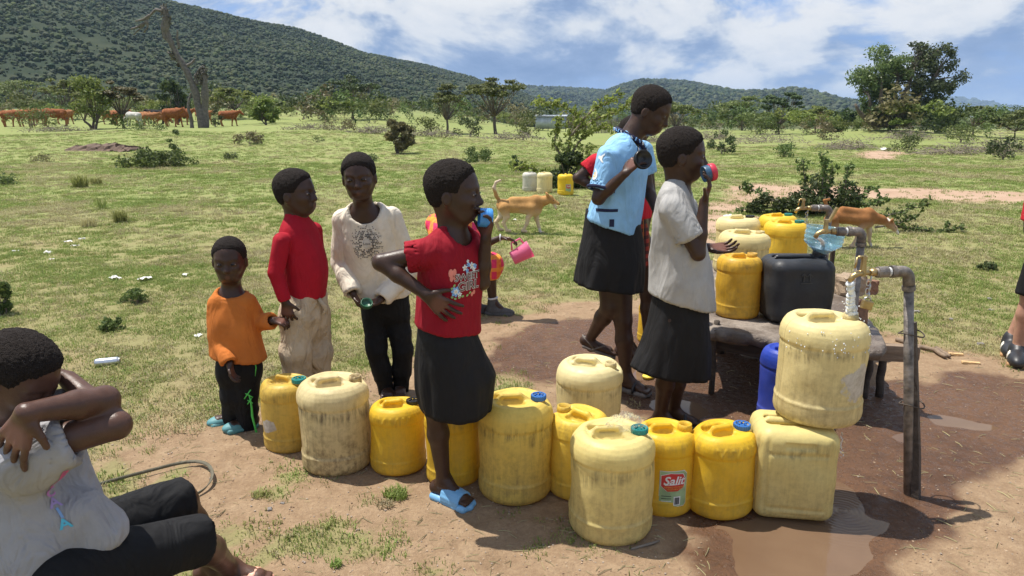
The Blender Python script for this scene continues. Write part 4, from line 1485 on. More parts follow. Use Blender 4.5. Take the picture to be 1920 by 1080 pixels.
can('small yellow jerrycan squeezed between the blue-capped one and the nearest cream one', C_(1082, 915), CAN_SML, SML_H, SML_R, can_mat('can_g', (.82, .57, .06), .5, 7), 2.4, None, 1.05)
canH = can('nearest large cream jerrycan with teal cap and a torn plastic bag on top', C_(1143, 985), CAN_BIG, BIG_H, BIG_R, can_mat('can_h', (.80, .66, .25), .6, 8), .05, CAP_TEAL, 1.0)
canI = can('small yellow jerrycan with a red and green printed label', C_(1241, 943), CAN_SML, SML_H, SML_R, can_mat('can_i', YEL, .35, 9), .1, None, 1.03)
can('yellow oval jerrycan with blue cap next to the square cream one', C_(1348, 948), CAN_OVAL, SML_H, .125, can_mat('can_j', YEL, .4, 10), .35, CAP_BLUE, 1.02)
KB = C_(1474, 947)
canK = can('square cream jerrycan standing in the puddle under the one being filled', KB, CAN_SQ, .365, .15, can_mat('can_k', (.75, .62, .24), .55, 11), -.15, None, (1.0, 1.0, 1.0), spout=False)
LB = Vector((KB.x + .098, KB.y + .045, .366))
canL = can('large wet cream jerrycan being filled under the running tap', LB, CAN_BIG, BIG_H, BIG_R, can_mat('can_l', (.80, .68, .33), .6, 12, patch=((.075, -.135, .175), .085, (1, 1, 1.35))), .12, None, (1.03, 1.03, 1.02))
can('blue jerrycan mostly hidden behind the one being filled', at_ground(1462, 790), CAN_BIG, BIG_H, BIG_R, can_mat('can_m', (.012, .045, .36), .15, 13, trans=.05), 1.2, CAP_BLUE, (.75, .75, 1.0), group=None)
SLAB = .40
def S_(px, py):
    return at_ground(px, py, SLAB)


can('small deep yellow jerrycan at the front edge of the stone platform', S_(1380, 590), CAN_SML, SML_H, SML_R, can_mat('can_n', (.78, .47, .03), .5, 14), .3, None, 1.06)
OB = S_(1485, 598)
canO = can('black square jerrycan on the platform being filled through a cut bottle', OB, CAN_BLK, .36, .15, can_mat('can_o', (.012, .014, .018), .05, 15, trans=0), .02, None, (1.18, 1.10, .99), group=None)
can('large cream open jerrycan behind the small deep yellow one on the platform', S_(1388, 549), CAN_BIG, BIG_H, BIG_R, can_mat('can_p', (.82, .69, .33), .5, 16), .05, None, 1.0)
can('large pale jerrycan with black cap at the far left of the platform', S_(1377, 508), CAN_BIG, BIG_H, BIG_R, can_mat('can_q', (.84, .72, .36), .4, 17), .3, CAP_BLACK, 1.0)
can('yellow jerrycan with teal cap at the back of the platform', S_(1452, 490), CAN_BIG, BIG_H, BIG_R, can_mat('can_r', (.85, .58, .03), .25, 18), .3, CAP_TEAL, .92)
can('yellow jerrycan with teal cap just behind the black one', S_(1466, 516), CAN_BIG, BIG_H, BIG_R, can_mat('can_s', (.85, .58, .04), .3, 19), .15, CAP_TEAL, .97)
can('white jerrycan, first of three on the far grass by the tall thorn bush', at_ground(993, 358), CAN_BIG, BIG_H, BIG_R, can_mat('can_u', (.68, .66, .58), .4, 20), 1.0, None, .95)
can('cream jerrycan, middle of three on the far grass by the tall thorn bush', at_ground(1021, 361), CAN_BIG, BIG_H, BIG_R, can_mat('can_v', (.84,.74,.42), .35, 21), 2.0, None, 1.0)
canW = can('bright yellow jerrycan with a printed label, last of three by the tall thorn bush', at_ground(1060, 365), CAN_BIG, BIG_H, BIG_R, can_mat('can_w', (.84, .60, .02), .2, 22), 1.5, None, 1.0)
can('yellow jerrycan showing between the skirts of the two girls', at_ground(1222, 640), CAN_SML, SML_H, SML_R, can_mat('can_t', YEL, .3, 23), 1.5, None, .85)


# ------------------------------------------------------------------ lettering
def text_mesh(body, size, bold=0.0, shear=0.0, space=1.0):
    cu = bpy.data.curves.new('lettering', 'FONT')
    cu.body = body; cu.size = size; cu.align_x = 'CENTER'; cu.align_y = 'CENTER'; cu.offset = bold; cu.shear = shear; cu.space_character = space; cu.resolution_u = 3
    o = bpy.data.objects.new('lettering', cu)
    COL.objects.link(o)
    dg = bpy.context.evaluated_depsgraph_get()
    me = bpy.data.meshes.new_from_object(o.evaluated_get(dg))
    bpy.data.objects.remove(o); bpy.data.curves.remove(cu)
    return me


def split_long(me, maxlen):
    bm = bmesh.new(); bm.from_mesh(me)
    bmesh.ops.triangulate(bm, faces=bm.faces)
    for _ in range(3):
        e = [x for x in bm.edges if x.calc_length() > maxlen]
        if not e: break
        bmesh.ops.subdivide_edges(bm, edges=e, cuts=1)
        bmesh.ops.triangulate(bm, faces=bm.faces)
    bm.to_mesh(me); bm.free()


def on_cylinder(me, R, ang0, z0, lift):
    """wrap a flat mesh (x along, y up) round a vertical cylinder"""
    for v in me.vertices:
        a = ang0 + v.co.x / R
        z = z0 + v.co.y
        v.co = ((R + lift) * math.cos(a), (R + lift) * math.sin(a), z)


def flat_poly(pts):
    me = bpy.data.meshes.new('print')
    me.from_pydata([(x, y, 0) for x, y in pts], [], [tuple(range(len(pts)))])
    return me


def label_on(can_o, R, ang, z0, sc=1.0, small=False):
    L = thing('label_sheet', (0, 0, 0), None, None); del_keys = [k for k in ('label', 'category') if k in L]
    L.parent = can_o
    LG = simple('label_green', (.30, .42, .22), .5, var=.25); LW = simple('label_white', (.70, .70, .66), .5, var=.1)
    LR = simple('label_red', (.55, .035, .03), .45, var=.15); LK = simple('label_ink', (.02, .02, .02), .6); LY = simple('label_gold', (.75, .42, .05), .5)
    def put(me, mat, lift, name):
        split_long(me, .012)
        on_cylinder(me, R, ang, z0, lift)
        link(name, me, L, mat)
    s = sc
    def shift(me, dx, dy):
        for v in me.vertices: v.co.x += dx; v.co.y += dy
        return me
    oc = [(-.040, -.055), (.034, -.055), (.040, -.048), (.040, .044), (.030, .055), (-.040, .055)]
    put(flat_poly([(x * s * 1.03, y * s * 1.03) for x, y in oc]), LW, .0012, 'label_border')
    put(flat_poly([(x * s, y * s) for x, y in oc]), LG, .0020, 'label_ground')
    badge = [(-.036, .010), (-.018, -.006), (.012, -.006), (.030, .004), (.034, .030), (.026, .046), (-.010, .050), (-.036, .042)]
    put(flat_poly([(x * s * 1.06, y * s * 1.03) for x, y in badge]), LW, .0026, 'badge_border')
    put(flat_poly([(x * s, y * s) for x, y in badge]), LR, .0032, 'badge')
    put(shift(text_mesh('Salit', .036 * s, .0008 * s, .25), -.001 * s, .026 * s), LW, .0042, 'lettering')
    if not small:
        put(flat_poly([(-.026 * s, .0125 * s), (.024 * s, .0155 * s), (.024 * s, .017 * s), (-.026 * s, .014 * s)]), LW, .0042, 'underline')
        put(shift(text_mesh('REFINED COOKING', .0065 * s), .002 * s, .007 * s), LY, .0042, 'lettering')
        put(shift(text_mesh('VEGETABLE OIL', .0065 * s), .002 * s, .0005 * s), LY, .0042, 'lettering')
        for k in range(9):
            x = (.004 + k * .0016) * s; w_ = (.0009 if k % 3 else .0013) * s
            put(flat_poly([(x, -.048 * s), (x + w_, -.048 * s), (x + w_, -.026 * s), (x, -.026 * s)]), LK, .0042, 'barcode_bar')
        put(flat_poly([(.001 * s, -.051 * s), (.021 * s, -.051 * s), (.021 * s, -.023 * s), (.001 * s, -.023 * s)]), LW, .0032, 'barcode_ground')
        for k in range(4):
            put(flat_poly([(-.034 * s, (-.020 - k * .008) * s), (-.006 * s, (-.020 - k * .008) * s), (-.006 * s, (-.022 - k * .008) * s), (-.034 * s, (-.022 - k * .008) * s)]), LK if k < 2 else LW, .0030, 'small_print')
    return L


label_on(canI, SML_R * .975, -1.55, .125, 1.28)
label_on(canW, BIG_R * .975, -2.75, .14, 1.3, True)

# moulded this-way-up arrows on the black can
ar = MB()
for x in (-.014, .014):
    ar.box((x, 0, .018), (.006, .004, .036)); ar.box((x - .006, 0, .036), (.005, .004, .018), ry=.75); ar.box((x + .006, 0, .036), (.005, .004, .018), ry=-.75)
ar.box((0, 0, -.008), (.052, .004, .005))
ao = ar.build('moulded_arrows', simple('black_plastic_relief', (.03, .032, .038), .35), canO)
ao.location = (.0, -.1265, .245)

# torn clear plastic bag on the nearest can
def plastic_bag():
    m, t, b = newmat('clear_film')
    b.inputs['Base Color'].default_value = (.85, .85, .82, 1); b.inputs['Roughness'].default_value = .18
    b.inputs['Transmission Weight'].default_value = .85; b.inputs['IOR'].default_value = 1.05; b.inputs['Alpha'].default_value = .42
    c = canH.location + Vector((.045, 0, BIG_H * .985))
    r = np.random.default_rng(8)
    n = 26
    V = []
    for i in range(n):
        for j in range(n):
            u = (i / (n - 1) - .5); v = (j / (n - 1) - .5)
            k = math.exp(-(u * u + v * v) * 7)
            V.append((u * .15, v * .13, .012 + .045 * k * (.6 + .8 * vnoise(np.array([i * .45]), np.array([j * .45]), seed=4)[0]) + .02 * (vnoise(np.array([i * .9]), np.array([j * .9]), seed=9)[0] - .3)))
    F = [(i * n + j, (i + 1) * n + j, (i + 1) * n + j + 1, i * n + j + 1) for i in range(n - 1) for j in range(n - 1) if (u_ := (i - 12.5) ** 2 + (j - 12.5) ** 2) < 150 + 40 * math.sin(math.atan2(j - 12.5, i - 12.5) * 5)]
    o = link('plastic_bag', np_mesh('plastic_bag', V, F), None, m)
    o.location = c; o.rotation_euler = (0, 0, .5)
    tag(o, 'crumpled clear plastic bag on top of the nearest cream jerrycan', 'plastic bag')


plastic_bag()
# ------------------------------------------------------------------ stone platform, standpipes, taps
def concrete_mat(name, c0, c1, wet=0.0):
    m, t, b = newmat(name)
    co = t.new('ShaderNodeTexCoord').outputs['Object']
    n1 = t.noise(co, 3.5, 6, .65); n2 = t.noise(co, 40, 6, .7)
    col = t.ramp(n1, [(.3, c0), (.7, c1)])
    col = t.mix(t.rng(n2, .4, .7, 0, .5), col, tuple(c * .45 for c in c0))
    wf = t.rng(n1, .42, .56, wet, 0)
    col = t.mix(wf, col, (.10, .07, .05))
    t.set(b.inputs['Base Color'], col)
    t.set(b.inputs['Roughness'], t.rng(wf, 0, 1, .85, .22))
    t.set(b.inputs['Normal'], t.bump(t.math('ADD', n1, n2), .7, .02))
    return m


def wood_mat(name, c0, c1):
    m, t, b = newmat(name)
    co = t.new('ShaderNodeTexCoord').outputs['Object']
    n1 = t.noise(t.mapping(co, (2, 22, 22)), 2.5, 5, .65, .6); n2 = t.noise(co, 5, 4, .6)
    t.set(b.inputs['Base Color'], t.mix(t.rng(n2, .4, .7, 0, .55), t.ramp(n1, [(.3, c0), (.7, c1)]), tuple(c * .5 for c in c0)))
    b.inputs['Roughness'].default_value = .85
    t.set(b.inputs['Normal'], t.bump(n1, .6, .008))
    return m


STONE = concrete_mat('platform_stone', (.20, .165, .135), (.33, .275, .225), .75)
WOOD = wood_mat('weathered_wood', (.15, .105, .07), (.33, .24, .165))
WOODD = wood_mat('dark_wood', (.045, .034, .026), (.11, .082, .062))
LIMEST = concrete_mat('quarry_stone', (.30, .215, .14), (.47, .36, .25))
REDBR = concrete_mat('red_brick', (.24, .12, .075), (.34, .19, .12))
STEEL = simple('galvanised_pipe', (.20, .175, .155), .55, metal=.5, var=.55, scale=28, bump=.35)
BRASS = simple('brass', (.44, .32, .15), .4, metal=.85, var=.25, scale=40)
CHAINM = simple('chain_steel', (.5, .5, .5), .3, metal=.9)
TAPE = simple('thread_tape', (.62, .62, .60), .7)

platform = thing('stone_platform', S_(1480, 600) - Vector((0, 0, SLAB)), 'rough concrete platform on timber and stones carrying the jerrycans by the taps', 'platform')
PO = platform.location.copy()
def slab():
    # outline of the broken-edged slab
    out = [S_(x, y) for x, y in [(1318, 612), (1352, 619), (1400, 626), (1450, 634), (1510, 641), (1580, 648), (1655, 655), (1662, 640), (1640, 607), (1622, 585), (1600, 556), (1575, 532), (1548, 512), (1500, 500), (1440, 492), (1380, 488), (1330, 486), (1312, 505), (1308, 550), (1312, 590)]]
    rd = random.Random(3)
    ring = []
    for i in range(len(out)):
        a = out[i]; b = out[(i + 1) % len(out)]
        for j in range(4):
            ring.append(a.lerp(b, j / 4) + Vector((rd.uniform(-1, 1), rd.uniform(-1, 1), 0)) * .012)
    c = sum(ring, Vector()) / len(ring)
    V = []; F = []
    n = len(ring)
    for k, (s_, z) in enumerate(((.93, -.075), (.985, -.06), (1.0, -.03), (.99, -.008), (.965, 0.0), (.6, .004), (.25, .002))):
        for p in ring:
            q = c + (p - c) * s_
            V.append(Vector((q.x, q.y, SLAB + z)) - PO + Vector((rd.uniform(-1, 1), rd.uniform(-1, 1), rd.uniform(-.6, .2))) * (.010 if k < 4 else .003))
    for k in range(6):
        for i in range(n):
            F.append((k * n + i, k * n + (i + 1) % n, (k + 1) * n + (i + 1) % n, (k + 1) * n + i))
    F.append(tuple(6 * n + i for i in range(n))); F.append(tuple(range(n - 1, -1, -1)))
    return link('slab', np_mesh('slab', V, F, True), platform, STONE)


slab()
def rough_block(name, c, size, mat, parent, rz=0.0, seed=0, jit=.05, org=None):
    bm = bmesh.new()
    bmesh.ops.create_cube(bm, size=1)
    bmesh.ops.subdivide_edges(bm, edges=bm.edges, cuts=4, use_grid_fill=True)
    rd = random.Random(seed)
    for v in bm.verts:
        p = v.co.copy()
        corner = sum(abs(abs(k) - .5) < 1e-4 for k in p)
        k = 1 - .035 * max(0, corner - 1)
        v.co = Vector((p.x * size[0], p.y * size[1], p.z * size[2])) * k + Vector((rd.uniform(-1, 1), rd.uniform(-1, 1), rd.uniform(-1, 1))) * jit * min(size)
    me = bpy.data.meshes.new(name); bm.to_mesh(me); bm.free()
    me.polygons.foreach_set('use_smooth', np.zeros(len(me.polygons), dtype=bool))
    o = link(name, me, parent, mat)
    o.location = Vector(c) - (org or Vector()); o.rotation_euler = (0, 0, rz)
    return o


# timber under the slab: a beam along the front, a sawn board at the right, round posts
fa, fb = at_ground(1322, 642, .285), at_ground(1500, 668, .285)
def beam(name, a, b, sec, mat, parent, org, seed, jit=.03):
    d = b - a
    o = rough_block(name, (a + b) / 2, (d.length, sec[0], sec[1]), mat, parent, math.atan2(d.y, d.x), seed, jit, org)
    return o


beam('front_beam', fa + Vector((0, .05, 0)), fb + Vector((0, .05, 0)), (.075, .085), WOODD, platform, PO, 1, .08)
beam('splintered_board', at_ground(1330, 632, .325) + Vector((0, .01, 0)), at_ground(1405, 645, .325) + Vector((0, .01, 0)), (.03, .03), WOOD, platform, PO, 2, .12)
beam('sawn_board', at_depth(1590, 652, 3.52), at_depth(1722, 668, 3.46), (.05, .085), WOOD, platform, PO, 3, .02)
def post(name, px, py, z1, r0, mat, seed, parent=platform, org=PO, dx=0.0):
    g = at_ground(px, py); rd = random.Random(seed)
    pts = [g + Vector((dx * i / 5 + rd.uniform(-1, 1) * .006, rd.uniform(-1, 1) * .006, z1 * i / 5 - .02)) - org for i in range(6)]
    return MB().tube(pts, [r0 * rd.uniform(.85, 1.1) for _ in pts], 8).build(name, mat, parent, True)


post('post', 1333, 738, .44, .018, WOODD, 5); post('post', 1648, 742, .30, .022, WOODD, 6); post('post', 1560, 735, .30, .03, WOODD, 7); post('post', 1622, 745, .30, .02, WOODD, 8); post('post', 1350, 660, .30, .03, WOODD, 9); post('post', 1560, 610, .30, .03, WOODD, 10)
for k, (px, py, s_) in enumerate([(1440, 672, (.30, .22, .29)), (1500, 655, (.32, .25, .29)), (1380, 640, (.28, .2, .29)), (1460, 620, (.3, .22, .29)), (1585, 672, (.22, .2, .29)), (1360, 600, (.3, .3, .29))]):
    g = at_ground(px, py)
    rough_block('footing_stone', g + Vector((0, .1, .14)), s_, STONE, platform, .3 * k, 20 + k, .06, PO)

# blocks standing on the right of the platform
for nm, px, py, z0, s_, rz, mat, lab, cat in (
    ('quarry_block', 1598, 556, SLAB, (.16, .14, .125), .25, LIMEST, 'pale rough quarry stone block behind the middle standpipe on the platform', 'stone'),
    ('red_brick', 1633, 553, SLAB - .03, (.09, .08, .09), .1, REDBR, 'small reddish brick beside the pale quarry stone by the middle standpipe', 'brick'),
    ('red_stone', 1613, 622, SLAB - .03, (.07, .07, .17), -.1, REDBR, 'upright reddish stone beside the falling water at the platform edge', 'stone')):
    g = at_ground(px, py, z0)
    o = rough_block(nm, g + Vector((0, s_[1] / 2, s_[2] / 2)), s_, mat, None, rz, 44, .06)
    tag(o, lab, cat)


def arc(c, a0, a1, r, ex, ez, n=6):
    return [c + ex * (r * math.cos(a0 + (a1 - a0) * i / n)) + ez * (r * math.sin(a0 + (a1 - a0) * i / n)) for i in range(n + 1)]


def standpipe(label, base, top, arm, r=.021, tap_open=True, padlock=False, lever=None, seed=0):
    """upright galvanised pipe with an elbow, couplings and a brass bib tap; arm = where the tap body sits"""
    t_ = thing('standpipe', base, label, 'standpipe', 'standpipes with brass taps')
    O = Vector(base)
    up = (top - base).normalized()
    hd = (arm - top); hd.z = 0; L = hd.length; hd.normalize()
    T = Vector((0, 0, 1))
    P = lambda v: v - O
    MB().tube([P(base - up * .05), P(base + up * .4 * (top - base).length), P(top - up * .04)], r, 14).build('pipe', STEEL, t_, True)
    el = arc(top - up * .03 + hd * .03, math.pi, math.pi / 2, .03, hd, up, 6)
    MB().tube([P(top - up * .065)] + [P(e) for e in el] + [P(top + hd * .07)], [r * 1.2] * (len(el) + 2), 14).build('elbow', STEEL, t_, True)
    c0 = top + hd * .06
    MB().tube([P(top - up * .075), P(top - up * .058)], r * 1.36, 14).build('elbow_collar', STEEL, t_, False)
    MB().tube([P(c0), P(c0 + hd * .016)], r * 1.36, 14).build('elbow_collar', STEEL, t_, False)
    MB().tube([P(c0 + hd * .012), P(c0 + hd * (L * .55))], r * .95, 14).build('nipple', STEEL, t_, True)
    MB().tube([P(c0 + hd * (L * .22)), P(c0 + hd * (L * .50))], r * 1.22, 14).build('coupling', STEEL, t_, False)
    MB().tube([P(c0 + hd * (L * .14)), P(c0 + hd * (L * .20))], r * 1.02, 14).build('thread_tape', TAPE, t_, False)
    a = c0 + hd * (L * .5)
    # tap: inlet, valve body, spout bending down, spindle and handle
    tp = MB()
    tp.tube([P(a), P(a + hd * .03)], [r * .95, r * .8], 6)
    tp.tube([P(a + hd * .025), P(a + hd * .075)], [r * .62, r * .62], 12)
    tap = tp.build('tap', BRASS, t_, True)
    v = a + hd * .06
    sp = [v, v + hd * .02 + T * -.002, v + hd * .038 + T * -.012, v + hd * .05 + T * -.032]
    MB().tube([P(q) for q in sp], [r * .72, r * .66, r * .6, r * .6], 12).build('spout', BRASS, tap, True)
    MB().tube([P(v - T * .012), P(v + T * .03), P(v + T * .05)], [r * .75, r * .62, r * .55], 8).build('bonnet', BRASS, tap, False)
    MB().tube([P(v + T * .05), P(v + T * .062)], [r * .78, r * .7], 6).build('gland_nut', BRASS, tap, False)
    if lever:
        MB().box(P(v + T * .085 + Vector((lever[0] * .03, 0, 0))), (.012, .018, .085), ry=lever[1]).build('lever', BRASS, tap, False)
    else:
        h_ = MB().tube([P(v + T * .06 + hd * .028), P(v + T * .062 - hd * .005)], [r * .26, r * .3], 8)
        h_.tube([P(v + T * .06 + hd * .028), P(v + T * .018 + hd * .034)], [r * .24, r * .2], 8)
        h_.build('lever', BRASS, tap, True)
    if padlock:
        b0 = v - hd * .03 - T * .022
        for k in range(5):
            cc = b0 + Vector((.004 * (-1) ** k, -.006, -.016 * k))
            ex = Vector((1, 0, 0)) if k % 2 else Vector((.3, .95, 0)); ez = Vector((0, 0, 1))
            ring = [P(cc + ex * (.007 * math.cos(q)) + ez * (.012 * math.sin(q))) for q in [i * math.pi / 5 for i in range(11)]]
            MB().tube(ring, .0024, 6, caps=False).build('chain_link', CHAINM, t_, True)
        pb = b0 + Vector((0, -.006, -.10))
        soften(MB().box(P(pb), (.042, .018, .034), ry=.25).build('padlock_body', BRASS, t_, False), .004)
        sh = arc(pb + Vector((0, 0, .016)), 0, math.pi, .013, Vector((1, 0, 0)), Vector((0, 0, 1)), 8)
        MB().tube([P(q) for q in sh], .0032, 8).build('shackle', CHAINM, t_, True)
    return t_, v + hd * .05 + T * -.034


# nearest standpipe, tied to a timber stake
b1 = at_ground(1703, 926); b1.z = 0
t1 = at_depth(1704, 508, b1.y - .01)
a1 = at_depth(1652, 512, b1.y - .03); a1.z = t1.z
sp1, MOUTH1 = standpipe('nearest standpipe with a running brass tap and a hanging padlock, tied to a stake', b1, t1, a1 + (a1 - t1) * .25, .0175, True, True, None, 1)
sb, st_ = at_ground(1720, 932), at_depth(1712, 604, b1.y + .035)
d_ = st_ - sb
stake = MB()
for k in range(4):
    p0 = sb.lerp(st_, k / 4) - Vector((0, 0, .05 if k == 0 else 0)); p1 = sb.lerp(st_, (k + 1) / 4)
    stake.tube([p0 - b1, p1 - b1], [.021 - k * .0015, .021 - (k + 1) * .0015], 4, caps=(k in (0, 3)))
stake.build('timber_stake', WOODD, sp1, False)
for px, py in ((1703, 625), (1704, 757)):
    c = at_depth(px + 6, py, b1.y + .01)
    ring = [c - b1 + Vector((.045 * math.cos(q), .042 * math.sin(q), .006 * math.sin(q * 2))) for q in [i * math.pi / 10 for i in range(21)]]
    MB().tube(ring, .0028, 5, caps=False).build('wire_tie', WOODD, sp1, True)

Y2 = 3.62
t2 = at_depth(1617, 434, Y2)
b2 = at_depth(1588, 690, Y2 + .02); b2.z = 0
a2 = at_depth(1578, 432, Y2); a2.z = t2.z
sp2, MOUTH2 = standpipe('middle standpipe whose tap pours into the cut bottle on the black jerrycan', b2, t2, a2 + (a2 - t2) * .3, .0195, True, False, (1, .45), 2)
Y3 = 4.9
t3 = at_depth(1556, 390, Y3)
b3 = at_depth(1543, 560, Y3); b3.z = 0
a3 = at_depth(1534, 388, Y3); a3.z = t3.z
sp3, MOUTH3 = standpipe('farthest standpipe, with a closed padlocked tap, behind the cut bottle', b3, t3, a3 + (a3 - t3) * .6, .0185, False, True, None, 3)
post('stake', 1550, 575, .62, .02, WOODD, 15, sp3, b3)

# running water
def water_glass(name, white=.35, alpha=1.0):
    m, t, b = newmat(name)
    co = t.new('ShaderNodeTexCoord').outputs['Object']
    n = t.noise(t.mapping(co, (1, 1, .35)), 70, 4, .65)
    b.inputs['Base Color'].default_value = (.92, .95, .97, 1)
    b.inputs['Roughness'].default_value = .08
    b.inputs['IOR'].default_value = 1.33
    t.set(b.inputs['Transmission Weight'], t.rng(n, .36, .52, .55, .15))
    t.set(b.inputs['Normal'], t.bump(n, .8, .01))
    return m


WATERG = water_glass('falling_water', 1.0)
def stream(label, a, b, r0, r1, seed, bend=.0):
    rd = random.Random(seed)
    pts = []; rr = []
    n = 34
    for i in range(n):
        f = i / (n - 1)
        x = a.x + (b.x - a.x) * (f ** .62); y = a.y + (b.y - a.y) * f; z = a.z + (b.z - a.z) * f
        w_ = f * .007
        pts.append(Vector((x + rd.uniform(-1, 1) * w_, y + rd.uniform(-1, 1) * w_, z)))
        rr.append((r0 + (r1 - r0) * f) * rd.uniform(.78, 1.25))
    mb = MB().tube(pts, rr, 9)
    s_ = mb.build('water_stream', WATERG, None, True)
    tag(s_, label, 'water')
    dm = MB()
    for _ in range(26):
        f = rd.random(); p = pts[int(f * (n - 1))] + Vector((rd.uniform(-1, 1), rd.uniform(-1, 1), rd.uniform(-1, 1))) * (.012 + .03 * f)
        q = rd.uniform(.0014, .0036)
        dm.lathe([(q * .3, -q), (q, -q * .3), (q, q * .3), (q * .3, q)], 6, p)
    dr = dm.build('droplets', WATERG, s_, True); tag(dr, kind='stuff')
    return s_


spoutL = canL.location + Vector((math.cos(.12) * .62 * BIG_R * 1.03, math.sin(.12) * .62 * BIG_R * 1.03, BIG_H * .93 * 1.02))
stream('splashing water falling from the nearest tap into the cream jerrycan', MOUTH1, spoutL, .013, .019, 5)

# cut bottle used as a funnel in the black can
neckO = OB + Vector((.62 * .15 * 1.18 + .012, .01, .36 * .99 - .012))
FM, ft_, fb_ = newmat('blue_bottle_plastic')
fb_.inputs['Base Color'].default_value = (.42, .72, .90, 1); fb_.inputs['Roughness'].default_value = .12
fb_.inputs['Transmission Weight'].default_value = .7; fb_.inputs['IOR'].default_value = 1.15; fb_.inputs['Alpha'].default_value = .55
FN = simple('blue_bottle_neck', (.02, .22, .52), .3)
fun = thing('bottle_funnel', neckO, 'cut-off clear blue water bottle used as a funnel in the black jerrycan', 'funnel')
pr_ = [(.016, -.045), (.016, .0), (.020, .012), (.060, .048), (.094, .075), (.100, .085), (.096, .094), (.101, .100), (.101, .112), (.096, .118), (.101, .125), (.101, .138), (.096, .144), (.101, .152), (.101, .168)]
fm = MB().lathe(pr_ + [(r_ - .002, z_) for r_, z_ in pr_[::-1]], 36, closed=True, M=Matrix.Rotation(.12, 3, 'Y'))
fm.build('shell', FM, fun, True)
MB().lathe([(.022, -.006), (.024, .0), (.024, .012), (.021, .018)], 20, M=Matrix.Rotation(.12, 3, 'Y')).build('neck_ring', FN, fun, True)
fw = MB().lathe([(.015, .002), (.019, .012), (.056, .047), (.062, .052)], 24, M=Matrix.Rotation(.12, 3, 'Y')).build('water_inside', WATERG, fun, True)
stream('water pouring from the middle tap into the cut bottle', MOUTH2, neckO + Vector((.012, 0, .05)), .008, .011, 9)

# drips running off the can being filled
dm = MB(); rd = random.Random(12)
for k in range(16):
    p = at_depth(1578 + rd.uniform(-2, 3), 812 + k * 3, KB.y - .02); q = rd.uniform(.0015, .003)
    dm.lathe([(q * .3, -q * 2), (q, 0), (q * .3, q * 2)], 6, p)
dr = dm.build('water_drips', WATERG, None, True)
tag(dr, 'thin line of drips falling from the full jerrycan', 'water', kind='stuff')
bead = MB()
for k in range(55):
    a = rd.uniform(-2.9, .3); zz = BIG_H * 1.02 * rd.uniform(.70, .93)
    rr_ = BIG_R * 1.03 * (1.0 if zz < .345 else .975 if zz < .365 else .93)
    p = LB + Vector((rr_ * math.cos(a), rr_ * math.sin(a), zz)); q = rd.uniform(.0015, .003)
    bead.lathe([(q * .4, -q * 1.5), (q, -q * .4), (q * .4, q)], 5, p)
bo = bead.build('water_beads', WATERG, None, True)
bo.parent = canL; bo.matrix_parent_inverse = (Matrix.Translation(canL.location) @ canL.rotation_euler.to_matrix().to_4x4() @ Matrix.Diagonal((*canL.scale, 1))).inverted()
tag(bo, kind='stuff')
# ------------------------------------------------------------------ people
def nv(v):
    v = np.array(v, float); return v / (np.linalg.norm(v) + 1e-12)


def skin_mat(name, col, tint):
    m, t, b = newmat(name)
    co = t.new('ShaderNodeTexCoord').outputs['Object']
    a = t.new('ShaderNodeAttribute'); a.attribute_name = 'tint'
    n = t.noise(co, 26, 5, .6); n2 = t.noise(co, 240, 3, .6)
    c = t.ramp(n, [(.3, tuple(k * .82 for k in col)), (.7, tuple(k * 1.18 for k in col))])
    c = t.mix(a.outputs['Fac'], c, tint)
    t.set(b.inputs['Base Color'], c)
    t.set(b.inputs['Roughness'], t.rng(n, .3, .7, .32, .48))
    b.inputs['Specular IOR Level'].default_value = .36
    b.inputs['Subsurface Weight'].default_value = .06
    b.inputs['Subsurface Radius'].default_value = (.012, .005, .003)
    b.inputs['Subsurface Scale'].default_value = .4
    t.set(b.inputs['Normal'], t.bump(t.math('ADD', n2, t.math('MULTIPLY', n, 1.2)), .22, .003))
    return m


SKIN = skin_mat('skin_deep_brown', (.050, .0250, .0160), (.17, .068, .046))
SKIN2 = skin_mat('skin_brown', (.088, .043, .029), (.26, .12, .09))
SKIN3 = skin_mat('skin_tan', (.42, .235, .165), (.5, .3, .22))


def hair_mat():
    m, t, b = newmat('cropped_hair')
    co = t.new('ShaderNodeTexCoord').outputs['Object']
    v = t.voro(co, 480); n = t.noise(co, 520, 3, .7)
    t.set(b.inputs['Base Color'], t.ramp(v, [(.1, (.042, .032, .028)), (.7, (.015, .0115, .010))]))
    b.inputs['Roughness'].default_value = .85
    b.inputs['Specular IOR Level'].default_value = .18
    t.set(b.inputs["Normal"], t.bump(t.math("ADD", t.math("MULTIPLY", v, -1.0), t.math('MULTIPLY', n, .5)), .8, .005))
    return m


HAIR = hair_mat()
EYEW = simple('eye_white', (.30, .25, .21), .2, var=.05)
IRIS = simple('eye_dark', (.010, .007, .006), .08, var=.1)


